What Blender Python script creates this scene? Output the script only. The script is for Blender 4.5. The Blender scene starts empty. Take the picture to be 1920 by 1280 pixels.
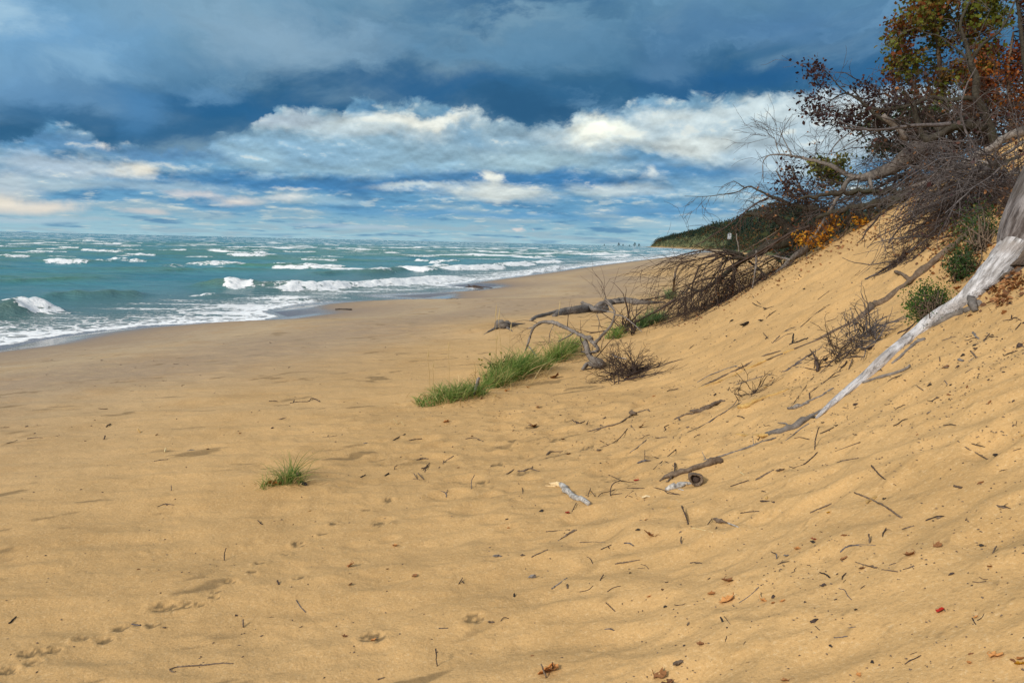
import bpy, math, random
import numpy as np
from mathutils import Vector, Matrix
R = math.radians
scene = bpy.context.scene
COL = scene.collection

# ------------------------------------------------------------------ camera
F_PX = 1493.0            # focal length in photo pixels (1920 wide)
CAM_Z = 3.2
PITCH, ROLL = R(7.04), R(1.29)
HZ = lambda px: 434.0 + px * 0.0225
cam_d = bpy.data.cameras.new('camera')
cam = bpy.data.objects.new('camera', cam_d)
COL.objects.link(cam)
cam_d.sensor_width = 36.0
cam_d.lens = F_PX / 1920.0 * 36.0
cam_d.clip_start = 0.05
cam_d.clip_end = 60000.0
_F = np.array([0, math.cos(PITCH), -math.sin(PITCH)])
_R0 = np.array([1.0, 0, 0]); _U0 = np.array([0, math.sin(PITCH), math.cos(PITCH)])
_Rv = math.cos(ROLL) * _R0 + math.sin(ROLL) * _U0
_Uv = -math.sin(ROLL) * _R0 + math.cos(ROLL) * _U0
m = Matrix(((_Rv[0], _Uv[0], -_F[0], 0), (_Rv[1], _Uv[1], -_F[1], 0), (_Rv[2], _Uv[2], -_F[2], CAM_Z), (0, 0, 0, 1)))
cam.matrix_world = m
scene.camera = cam
CAMP = np.array([0, 0, CAM_Z])
def ray(px, py):
    d = _F * F_PX + _Rv * (px - 960.0) + _Uv * (640.0 - py)
    return d / np.linalg.norm(d)
def at(px, py, Y):       # point at forward distance Y seen towards that pixel
    d = ray(px, py)
    return CAMP + d * (Y / d[1])

# ------------------------------------------------------------------ colour
def lin(c):
    c = c / 255.0
    return c / 12.92 if c <= 0.04045 else ((c + 0.055) / 1.055) ** 2.4
def L3(r, g, b, k=1.0):
    return (lin(r) * k, lin(g) * k, lin(b) * k, 1.0)
scene.view_settings.view_transform = 'Standard'
scene.view_settings.look = 'None'
scene.view_settings.gamma = 1.0
EXPO = 0.55
scene.view_settings.exposure = EXPO
scene.render.engine = 'CYCLES'
KX = 2.0 ** (-EXPO)

# ------------------------------------------------------------------ node helper
class NT:
    def __init__(s, tree):
        s.t = tree; s.n = tree.nodes; s.l = tree.links
    def put(s, sock, v):
        if v is None: return
        if isinstance(v, bpy.types.NodeSocket): s.l.new(v, sock)
        else: sock.default_value = v
    def math(s, op, a, b=None, c=None, clamp=False):
        n = s.n.new('ShaderNodeMath'); n.operation = op; n.use_clamp = clamp
        s.put(n.inputs[0], a); s.put(n.inputs[1], b); s.put(n.inputs[2], c)
        return n.outputs[0]
    def vmath(s, op, a, b=None, c=None):
        n = s.n.new('ShaderNodeVectorMath'); n.operation = op
        s.put(n.inputs[0], a); s.put(n.inputs[1], b)
        if c is not None: s.put(n.inputs[2], c)
        return n.outputs['Value'] if op in ('LENGTH', 'DOT_PRODUCT', 'DISTANCE') else n.outputs[0]
    def scale(s, a, f):
        n = s.n.new('ShaderNodeVectorMath'); n.operation = 'SCALE'
        s.put(n.inputs[0], a); s.put(n.inputs['Scale'], f)
        return n.outputs[0]
    def xyz(s, x, y, z):
        n = s.n.new('ShaderNodeCombineXYZ')
        s.put(n.inputs[0], x); s.put(n.inputs[1], y); s.put(n.inputs[2], z)
        return n.outputs[0]
    def sep(s, v):
        n = s.n.new('ShaderNodeSeparateXYZ'); s.put(n.inputs[0], v)
        return n.outputs[0], n.outputs[1], n.outputs[2]
    def noise(s, v, scale, detail=4, rough=0.55, dist=0.0, col=False):
        n = s.n.new('ShaderNodeTexNoise')
        s.put(n.inputs['Vector'], v)
        n.inputs['Scale'].default_value = scale; n.inputs['Detail'].default_value = detail
        n.inputs['Roughness'].default_value = rough; n.inputs['Distortion'].default_value = dist
        return n.outputs['Color'] if col else n.outputs['Fac']
    def voro(s, v, scale, feature='F1', rnd=1.0):
        n = s.n.new('ShaderNodeTexVoronoi'); n.feature = feature
        s.put(n.inputs['Vector'], v); n.inputs['Scale'].default_value = scale
        n.inputs['Randomness'].default_value = rnd
        return n.outputs['Distance']
    def map(s, v, a, b, c=0.0, d=1.0, smooth=True):
        n = s.n.new('ShaderNodeMapRange'); n.interpolation_type = 'SMOOTHSTEP' if smooth else 'LINEAR'
        n.clamp = True
        s.put(n.inputs[0], v); s.put(n.inputs[1], a); s.put(n.inputs[2], b); s.put(n.inputs[3], c); s.put(n.inputs[4], d)
        return n.outputs[0]
    def mix(s, f, a, b, mode='MIX'):
        n = s.n.new('ShaderNodeMix'); n.data_type = 'RGBA'; n.blend_type = mode
        s.put(n.inputs[0], f); s.put(n.inputs[6], a); s.put(n.inputs[7], b)
        return n.outputs[2]
    def ramp(s, f, pts):
        n = s.n.new('ShaderNodeValToRGB'); s.put(n.inputs[0], f)
        e = n.color_ramp.elements
        while len(e) < len(pts): e.new(0.5)
        for i, (p, c) in enumerate(pts):
            e[i].position = p; e[i].color = c if len(c) == 4 else (*c, 1)
        return n.outputs[0]
    def attr(s, name, out='Fac'):
        n = s.n.new('ShaderNodeAttribute'); n.attribute_name = name
        return n.outputs[out]
    def bump(s, h, strength, dist, normal=None):
        n = s.n.new('ShaderNodeBump'); s.put(n.inputs['Height'], h)
        n.inputs['Strength'].default_value = strength; n.inputs['Distance'].default_value = dist
        if normal is not None: s.put(n.inputs['Normal'], normal)
        return n.outputs[0]

# ------------------------------------------------------------------ world: sky texture + broken storm clouds
SUN_AZ, SUN_EL = -132.0, 30.0     # degrees clockwise from +Y ; low light over the lake, left
world = bpy.data.worlds.new('World'); scene.world = world
world.use_nodes = True
def build_sky():
    t = world.node_tree; t.nodes.clear(); N = NT(t)
    out = t.nodes.new('ShaderNodeOutputWorld'); bg = t.nodes.new('ShaderNodeBackground')
    t.links.new(bg.outputs[0], out.inputs[0])
    sky = t.nodes.new('ShaderNodeTexSky'); sky.sky_type = 'NISHITA'; sky.sun_disc = False
    sky.sun_elevation = R(SUN_EL); sky.sun_rotation = R(SUN_AZ)
    clear = N.scale(sky.outputs[0], 0.07)
    tc = t.nodes.new('ShaderNodeTexCoord'); D = tc.outputs['Generated']
    dx, dy, dz = N.sep(D)
    az = N.math('MULTIPLY', N.math('ARCTAN2', dx, dy), 57.29578)
    el = N.math('MULTIPLY', N.math('ARCSINE', dz), 57.29578)
    def ang(px, py):
        r = ray(px, py)
        return math.degrees(math.atan2(r[0], r[1])), math.degrees(math.asin(r[2]))
    # warp of the cloud outlines: smaller near the horizon
    low = N.map(el, 0.0, 12.0, 0.12, 1.0, False)
    q0 = N.xyz(az, el, 0.0)
    qn = N.xyz(N.math('MULTIPLY', az, 0.14), N.math('MULTIPLY', el, 0.24), 0.0)
    w1 = N.vmath('SUBTRACT', N.noise(qn, 1.0, 9, 0.62, 0.3, True), (0.5, 0.5, 0.5))
    wx, wy, wz = N.sep(w1)
    q = N.vmath('ADD', q0, N.xyz(N.math('MULTIPLY', wx, 9.0), N.math('MULTIPLY', N.math('MULTIPLY', wy, 7.0), low), 0.0))
    qx, qy, _ = N.sep(q)
    # streaks : anisotropic noise, compressed near the horizon
    comp = N.math('DIVIDE', 30.0, N.math('ADD', el, 3.0))
    pc = N.xyz(N.math('MULTIPLY', az, 0.16), N.math('MULTIPLY', N.math('LOGARITHM', N.math('ADD', N.math('MAXIMUM', el, 0.0), 1.2), 2.718), 3.4), 0.0)
    st = N.noise(pc, 1.0, 8, 0.6, 0.5)
    billow = N.noise(N.xyz(N.math('MULTIPLY', qx, 0.30), N.math('MULTIPLY', qy, 0.5), 3.0), 1.0, 7, 0.6)
    # low sky (under the deck)
    base = N.ramp(N.map(qy, 0.0, 16.0, 0.0, 1.0, False), [
        (0.0, L3(168, 203, 226)), (0.06, L3(150, 190, 218)), (0.13, L3(104, 160, 208)), (0.25, L3(96, 152, 202)),
        (0.42, L3(92, 145, 192)), (0.60, L3(120, 160, 196)), (0.8, L3(110, 152, 192)), (1.0, L3(90, 135, 180))])
    lg = N.math('MULTIPLY', N.math('LOGARITHM', N.math('ADD', N.math('MAXIMUM', el, 0.0), 1.2), 2.718), 1.0)
    def puff(sx, sy, off, seed, det=8):
        v = lambda o: N.xyz(N.math('MULTIPLY', az, sx), N.math('ADD', N.math('MULTIPLY', lg, sy), o), seed)
        a_, b_ = N.noise(v(0.0), 1.0, det, 0.56, 0.0), N.noise(v(off), 1.0, det, 0.56, 0.0)
        return a_, N.math('SUBTRACT', a_, b_)
    p1, e1 = puff(0.22, 3.4, 0.20, 31.0)
    p2, e2 = puff(0.55, 8.0, 0.28, 47.0)
    base = N.mix(N.map(p1, 0.47, 0.62, 0.0, 0.85), base, L3(158, 184, 208))
    base = N.mix(N.map(p1, 0.47, 0.34, 0.0, 0.7), base, L3(70, 128, 182))
    base = N.mix(N.map(p2, 0.54, 0.66, 0.0, 0.55), base, L3(206, 214, 222))
    base = N.mix(N.map(st, 0.46, 0.34, 0.0, 0.45), base, L3(74, 132, 184))
    col = N.mix(0.06, base, clear)
    def blob(col, px, py, rx, ry, c, inner=0.35, op=1.0, rot=0.0, gain=1.0):
        a, e = ang(px, py)
        k = 57.29578 / F_PX
        v = N.vmath('SUBTRACT', q, (a, e, 0.0))
        if rot:
            n = t.nodes.new('ShaderNodeVectorRotate'); n.rotation_type = 'Z_AXIS'
            N.put(n.inputs['Vector'], v); n.inputs['Angle'].default_value = R(rot); v = n.outputs[0]
        v = N.vmath('MULTIPLY', v, (1.0 / (rx * k), 1.0 / (ry * k), 0.0))
        f = N.map(N.vmath('LENGTH', v), 1.35, inner, 0.0, op)
        return N.mix(f, col, L3(*c, gain))
    W, W2, G, B, DB = (240, 238, 238), (214, 222, 232), (165, 188, 210), (84, 138, 190), (56, 112, 168)
    for b in [
        (1000, 272, 620, 52, G, 0.3, 0.7), (1380, 255, 250, 62, (186, 202, 220), 0.3, 0.85),
        (700, 305, 330, 40, (150, 182, 210), 0.3, 0.9),
        (280, 275, 320, 22, (96, 140, 188), 0.2, 0.9),
        (690, 232, 190, 26, (200, 210, 222), 0.2, 0.95), (790, 222, 120, 16, W, 0.2, 0.95), (540, 222, 50, 18, (176, 190, 212), 0.3, 0.9),
        (620, 245, 60, 20, (190, 206, 224), 0.2, 0.8), (880, 255, 60, 24, (130, 168, 204), 0.1, 0.8),
        (1120, 248, 110, 34, W2, 0.1, 1.0), (1120, 238, 70, 24, (255, 252, 246), 0.1, 1.0),
        (1260, 212, 90, 22, W2, 0.1, 0.9), (1420, 205, 140, 18, (214, 224, 236), 0.2, 0.8),
        (1190, 296, 110, 18, (96, 146, 192), 0.2, 0.9), (1310, 268, 90, 26, (222, 228, 236), 0.45, 0.95), (1290, 322, 130, 16, B, 0.2, 0.9),
        (1190, 282, 22, 10, (200, 214, 228), 0.2, 0.7),
        (1010, 300, 130, 24, (170, 196, 216), 0.2, 0.8), (560, 288, 130, 24, (142, 178, 212), 0.4, 0.9), (470, 300, 70, 26, (160, 192, 220), 0.3, 0.9),
        (620, 345, 330, 15, (72, 128, 184), 0.3, 0.95), (1000, 340, 260, 18, (66, 122, 178), 0.3, 0.95),
        (200, 262, 24, 12, (236, 226, 226), 0.1, 0.9), (160, 312, 110, 18, (196, 206, 222), 0.2, 0.85), (265, 312, 42, 17, (240, 232, 228), 0.1, 0.95),
        (90, 308, 70, 22, (170, 188, 214), 0.2, 0.8), (30, 345, 60, 22, (196, 204, 220), 0.2, 0.8),
        (15, 375, 46, 17, (238, 226, 220), 0.1, 0.95), (85, 388, 60, 12, (236, 222, 218), 0.1, 0.9), (130, 345, 100, 12, (176, 196, 218), 0.2, 0.8),
        (300, 345, 120, 10, (160, 186, 214), 0.2, 0.8), (440, 372, 60, 10, (224, 214, 218), 0.1, 0.85), (350, 360, 40, 8, (214, 208, 218), 0.1, 0.8),
        (545, 370, 36, 9, (216, 218, 228), 0.1, 0.85), (260, 397, 46, 6, (220, 210, 214), 0.1, 0.8), (640, 375, 70, 10, (160, 192, 220), 0.1, 0.8),
        (930, 365, 110, 14, (220, 224, 230), 0.2, 0.95), (915, 340, 22, 18, (240, 238, 236), 0.2, 0.95), (790, 353, 90, 7, (206, 216, 228), 0.1, 0.85),
        (1160, 360, 90, 14, (204, 214, 226), 0.1, 0.85), (1200, 330, 22, 12, (222, 226, 234), 0.1, 0.8),
        (1350, 355, 140, 22, (150, 184, 214), 0.1, 0.8), (1230, 395, 160, 8, (104, 156, 206), 0.1, 0.8),
        (900, 402, 260, 7, (110, 162, 212), 0.1, 0.7), (960, 427, 18, 4, (226, 216, 222), 0.2, 0.9), (680, 425, 130, 5, (180, 198, 222), 0.1, 0.7),
        (1330, 420, 180, 12, (176, 204, 226), 0.1, 0.7), (60, 410, 120, 6, (180, 200, 222), 0.1, 0.7), (1500, 300, 110, 50, (190, 206, 226), 0.1, 0.8),
        (1680, 230, 170, 60, (206, 214, 228), 0.2, 0.9),
    ]:
        col = blob(col, *b)
    # the dark deck: its lower edge follows this line
    edge = [(-400, 200), (-200, 262), (0, 276), (100, 238), (170, 262), (250, 282), (340, 286), (430, 262), (500, 240), (520, 205), (600, 206), (645, 215), (656, 190), (760, 196), (880, 206), (925, 228),
            (1010, 240), (1060, 228), (1090, 212), (1170, 212), (1185, 190), (1300, 184), (1500, 178), (1650, 170), (1900, 150), (2300, 120)]
    fc = t.nodes.new('ShaderNodeFloatCurve')
    cm = fc.mapping; cv = cm.curves[0]
    cv.points[0].location = (0, 0.5); cv.points[1].location = (1, 0.3)
    for px, py in edge:
        a, e = ang(px, py)
        x = (a + 60) / 120.0
        cv.points.new(x, e / 20.0)
    cm.use_clip = False
    cm.update()
    N.put(fc.inputs['Value'], N.map(N.math('ADD', az, N.math('MULTIPLY', wx, 5.0)), -60.0, 60.0, 0.0, 1.0, False))
    fine = N.math('SUBTRACT', N.noise(N.xyz(N.math('MULTIPLY', az, 0.5), N.math('MULTIPLY', el, 0.7), 7.0), 1.0, 8, 0.65, 0.4), 0.5)
    ely = N.math('ADD', el, N.math('MULTIPLY', fine, 2.6))
    above = N.math('SUBTRACT', ely, N.math('MULTIPLY', fc.outputs[0], 20.0))
    big = N.noise(N.xyz(N.math('MULTIPLY', az, 0.055), N.math('MULTIPLY', el, 0.13), 11.0), 1.0, 6, 0.58, 0.6)
    med = N.noise(N.xyz(N.math('MULTIPLY', qx, 0.16), N.math('MULTIPLY', qy, 0.26), 21.0), 1.0, 7, 0.6, 0.2)
    deck = N.ramp(N.map(above, -0.3, 10.0, 0.0, 1.0, False), [
        (0.0, L3(66, 112, 154)), (0.10, L3(50, 98, 142)), (0.30, L3(62, 108, 150)), (0.5, L3(90, 132, 172)), (0.75, L3(108, 148, 184)), (1.0, L3(120, 158, 192))])
    deck = N.mix(N.map(big, 0.46, 0.66, 0.0, 0.6), deck, L3(140, 168, 194))
    deck = N.mix(N.map(big, 0.47, 0.30, 0.0, 0.7), deck, L3(56, 104, 148))
    deck = N.mix(N.map(med, 0.52, 0.75, 0.0, 0.5), deck, L3(128, 166, 204))
    deck = N.mix(N.map(med, 0.48, 0.28, 0.0, 0.4), deck, L3(58, 106, 148))
    dk = deck
    for b in [
        (60, 60, 220, 110, (122, 168, 216), 0.1, 0.8), (20, 10, 60, 40, (176, 206, 236), 0.1, 0.8), (150, 110, 50, 30, (140, 178, 216), 0.4, 0.6),
        (60, 175, 150, 45, (104, 148, 196), 0.1, 0.8), (430, 200, 230, 40, (44, 100, 152), 0.1, 0.9), (300, 235, 260, 22, (50, 102, 150), 0.2, 0.9),
        (520, 60, 260, 60, (142, 172, 204), 0.0, 0.9), (400, 165, 70, 16, (108, 152, 198), 0.1, 0.6), (250, 200, 60, 36, (84, 136, 190), 0.1, 0.7),
        (820, 160, 260, 40, (44, 98, 150), 0.0, 0.85), (900, 80, 170, 30, (100, 142, 182), 0.0, 0.8), (980, 12, 220, 26, (44, 98, 148), 0.0, 0.85),
        (1060, 80, 180, 34, (96, 138, 178), 0.0, 0.7), (1260, 110, 90, 40, (96, 136, 180), 0.0, 0.7), (980, 205, 150, 26, (46, 92, 136), 0.2, 0.9),
        (1400, 150, 220, 30, (40, 94, 148), 0.0, 0.9), (1450, 40, 220, 60, (84, 126, 174), 0.0, 0.8), (1650, 120, 150, 60, (52, 104, 156), 0.0, 0.7),
    ]:
        dk = blob(dk, *b)
    hor = N.map(el, 0.4, 5.0, 0.0, 1.0)
    emb = N.math('ADD', N.math('MULTIPLY', e1, 2.3), N.math('MULTIPLY', e2, 1.3))
    col = N.scale(col, N.math('MAXIMUM', 0.6, N.math('ADD', 1.0, N.math('MULTIPLY', emb, N.math('MULTIPLY', hor, 0.62)))))
    edge = N.math('MULTIPLY', N.map(emb, 0.12, 0.42), N.map(p1, 0.47, 0.62, 0.0, 0.55))
    col = N.mix(N.math('MULTIPLY', edge, N.map(el, 0.8, 2.5)), col, L3(232, 228, 226))
    dsh = N.math('ADD', 1.0, N.math('MULTIPLY', N.math('SUBTRACT', med, N.noise(N.xyz(N.math('MULTIPLY', qx, 0.16), N.math('ADD', N.math('MULTIPLY', qy, 0.26), 0.16), 21.0), 1.0, 7, 0.6, 0.2)), 0.35))
    dk = N.scale(dk, dsh)
    col = N.mix(N.map(above, -0.22, 0.42, 0.0, 1.0), col, dk)
    col = N.vmath('MULTIPLY', col, (0.95, 1.0, 0.91))
    col = N.scale(col, KX)
    # overhead and behind the camera the cloud is thinner and much brighter
    back = N.map(N.math('ADD', N.math('MULTIPLY', dy, -1.0), N.math('MULTIPLY', dz, 1.35)), -0.1, 0.75, 0.0, 1.0)
    backc = N.mix(N.map(N.noise(D, 2.2, 6, 0.6), 0.4, 0.65), (0.62 * BK, 0.76 * BK, 0.95 * BK, 1), (1.25 * BK, 1.2 * BK, 1.12 * BK, 1))
    col = N.mix(back, col, backc)
    N.put(bg.inputs[0], col); bg.inputs[1].default_value = 1.0
BK = 0.5
build_sky()
world.cycles.sampling_method = 'MANUAL'; world.cycles.sample_map_resolution = 1024

sun_d = bpy.data.lights.new('sun', 'SUN'); sun_d.energy = 2.35; sun_d.angle = R(9); sun_d.color = (1.0, 0.93, 0.82)
sun = bpy.data.objects.new('sun', sun_d); COL.objects.link(sun)
_sd = Vector((math.sin(R(SUN_AZ)) * math.cos(R(SUN_EL)), math.cos(R(SUN_AZ)) * math.cos(R(SUN_EL)), math.sin(R(SUN_EL))))
sun.rotation_euler = _sd.to_track_quat('Z', 'Y').to_euler()
sun.location = (-20, -5, 20)

# ------------------------------------------------------------------ numpy noise
def _hash(ix, iy, seed):
    h = (ix.astype(np.int64) * 374761393 + iy.astype(np.int64) * 668265263 + seed * 144269504) & 0xFFFFFFFF
    h = ((h ^ (h >> 13)) * 1274126177) & 0xFFFFFFFF
    h = (h ^ (h >> 16)) & 0xFFFFFFFF
    h = (h * 2246822519) & 0xFFFFFFFF
    return ((h ^ (h >> 15)) & 0xFFFFFF) / float(0x1000000)
def gn(x, y, seed=0):            # gradient noise, about -0.7..0.7
    x = np.asarray(x, float); y = np.asarray(y, float)
    ix = np.floor(x); iy = np.floor(y); fx = x - ix; fy = y - iy
    ux = fx * fx * fx * (fx * (fx * 6 - 15) + 10); uy = fy * fy * fy * (fy * (fy * 6 - 15) + 10)
    def g(i, j):
        a = _hash(ix + i, iy + j, seed) * 6.2831853
        return np.cos(a) * (fx - i) + np.sin(a) * (fy - j)
    return (g(0, 0) * (1 - ux) + g(1, 0) * ux) * (1 - uy) + (g(0, 1) * (1 - ux) + g(1, 1) * ux) * uy
def fbm(x, y, o=4, seed=0, gain=0.5):
    a, s = 1.0, 0.0
    for i in range(o):
        s = s + a * gn(x * 2 ** i, y * 2 ** i, seed + i * 17); a *= gain
    return s
def sst(a, b, x):
    t = np.clip((x - a) / (b - a), 0, 1)
    return t * t * (3 - 2 * t)
def seg_sd(x, y, pts, close=None):
    """distance to an open polyline; positive inside the polygon it makes with the closing points (or right of it)"""
    x = np.asarray(x, float); y = np.asarray(y, float)
    best = np.full(x.shape, 1e18); sgn = np.ones(x.shape)
    for (ax, ay), (bx, by) in zip(pts[:-1], pts[1:]):
        ex, ey = bx - ax, by - ay
        t = np.clip(((x - ax) * ex + (y - ay) * ey) / (ex * ex + ey * ey), 0, 1)
        qx, qy = x - (ax + t * ex), y - (ay + t * ey)
        d2 = qx * qx + qy * qy
        m = d2 < best - 1e-9
        best = np.where(m, d2, best)
        if close is None: sgn = np.where(m, np.where((x - ax) * ey - (y - ay) * ex >= 0, 1.0, -1.0), sgn)
    if close is not None:
        P = list(pts) + list(close); ins = np.zeros(x.shape, bool)
        for (ax, ay), (bx, by) in zip(P, P[1:] + P[:1]):
            if ay == by: continue
            c = ((ay > y) != (by > y)) & (x < (bx - ax) * (y - ay) / (by - ay) + ax)
            ins ^= c
        sgn = np.where(ins, 1.0, -1.0)
    return np.sqrt(best) * sgn
def zplane(px, py, z=0.0):
    d = ray(px, py); t = (z - CAM_Z) / d[2]
    return (d[0] * t, d[1] * t)

# ------------------------------------------------------------------ terrain function
SH_PX = [(0, 655), (100, 634), (200, 620), (370, 606), (500, 601), (540, 595), (508, 584), (560, 574), (640, 567.5), (785, 566.5), (796, 559),
         (720, 554.5), (840, 550), (905, 541), (838, 535), (900, 527), (1000, 514), (1100, 500), (1190, 489), (1250, 482)]
SHORE = [(-120, -300), (-60, -90), (-30, -22)] + [zplane(*p) for p in SH_PX] + [(81, 367), (148, 600), (167, 673), (190, 800), (240, 1090), (306, 1560), (358, 2150), (400, 2480), (600, 2800), (1500, 3300), (9000, 9000)]
BLUFF = [(9000, -20), (300, 0), (60, 24), (24, 32), (17, 40), (19, 52), (30, 78), (50, 140), (75, 230), (106, 370), (158, 590), (206, 800), (262, 1100), (328, 1600), (380, 2150), (425, 2500), (1500, 3200), (9000, 8700)]
SHORE_C = [(30000, 9000), (30000, -30000), (-120, -30000)]
BLUFF_C = []
BLUFF_W = 13.0
BLUFF_C = [(30000, 8700), (30000, -20)]
def smin(a, b, k):
    h = np.clip(0.5 + 0.5 * (b - a) / k, 0, 1)
    return b * (1 - h) + a * h - k * h * (1 - h)
XF = ([-40, 0, 5, 9, 13, 18.5, 60], [-6.0, 0.3, 1.1, 1.8, 2.4, 3.7, 13.0])
def dune_s(x, y):
    xf = np.interp(y, *XF)
    s1 = (x - xf) * 0.97 + 0.22 * gn(x / 5.0, y / 5.0, 5)
    s2 = ((x - 3.7) * 0.2 - (y - 18.5) * 0.98) + 0.25 * gn(x / 4.0 + 9, y / 4.0, 6)
    return smin(s1, s2, 0.7)
def base_h(x, y):
    d = seg_sd(x, y, SHORE, SHORE_C)
    r = np.hypot(x, y)
    d = d + 0.25 * gn(x / 3.0, y / 3.0, 2) * sst(60, 10, r)
    land = 1.5 * (1 - np.exp(-np.maximum(d, 0) / 12.0)) + 0.002 * np.clip(d, 0, 200)
    h = np.where(d > 0, land, np.maximum(0.10 * d, -3.5))
    s = dune_s(x, y)
    sp = 0.62 * np.logaddexp(0, s / 0.62)
    dn = 0.755 * sp
    dn = 16 * (1 - np.exp(-dn / 16.0))
    h = h + dn * sst(120, 60, r)
    b = seg_sd(x, y, BLUFF, BLUFF_C)
    hb = 30.0 * (1 - np.exp(-np.maximum(b, 0) / BLUFF_W)) * (1 + 0.35 * fbm(x / 160.0, y / 160.0, 3, 9)) * (0.05 + 0.95 * sst(130, 900, r) ** 0.8) * sst(30, 60, r)
    hb = hb * (1 - 0.30 * sst(1300, 2500, r))
    h = h + hb + 0.05 * fbm(x / 6.0, y / 6.0, 2, 31) * sst(0, 6, d) * sst(400, 100, r)
    return h, d, s, b
def dist_pits(x, y, cell, prob, seed, rmin, rmax, depth):
    """scattered shallow pits with a small rim"""
    out = np.zeros(x.shape)
    cx = np.floor(x / cell); cy = np.floor(y / cell)
    for i in (-1, 0, 1):
        for j in (-1, 0, 1):
            a = cx + i; b = cy + j
            px = (a + _hash(a, b, seed)) * cell; py = (b + _hash(a, b, seed + 1)) * cell
            on = _hash(a, b, seed + 2) < prob
            rr = rmin + (rmax - rmin) * _hash(a, b, seed + 3) ** 2
            al = _hash(a, b, seed + 4) * 0.9 - 0.1
            ex = (x - px) * np.cos(al) + (y - py) * np.sin(al); ey = -(x - px) * np.sin(al) + (y - py) * np.cos(al)
            q = np.sqrt((ex / 1.5) ** 2 + ey ** 2) / rr
            dd = depth * (rr / rmax)
            out = out + np.where(on, dd * (-np.exp(-q * q) + 0.55 * np.exp(-((q - 1.55) / 0.5) ** 2)), 0)
    return out
FOOT_PX = [(15, 1262, 1.0), (62, 1248, 0.8), (60, 1228, 1.2), (95, 1223, 1.0), (152, 1198, 0.8), (195, 1200, 0.9), (228, 1178, 1.0), (250, 1172, 0.7), (285, 1173, 0.7),
           (310, 1141, 1.5), (345, 1138, 0.9), (372, 1137, 0.6), (402, 1125, 0.6), (405, 1116, 0.5), (432, 1097, 0.9), (474, 1079, 0.6), (489, 1058, 0.8), (536, 1039, 0.6),
           (562, 1020, 1.0), (606, 1002, 0.7), (627, 985, 0.8), (686, 957, 0.8), (715, 985, 1.2), (730, 940, 1.0), (700, 1200, 1.3), (888, 1170, 1.1), (770, 858, 1.0), (560, 1090, 0.7),
           (215, 716, 0.8), (330, 690, 0.8), (250, 735, 0.9), (520, 760, 0.7), (1000, 800, 1.2), (1060, 790, 1.2), (1040, 830, 1.3), (1100, 842, 1.2), (960, 830, 1.0), (935, 872, 1.3), (980, 890, 1.2), (905, 905, 1.1), (1150, 900, 1.2)]
FOOT = []
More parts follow.
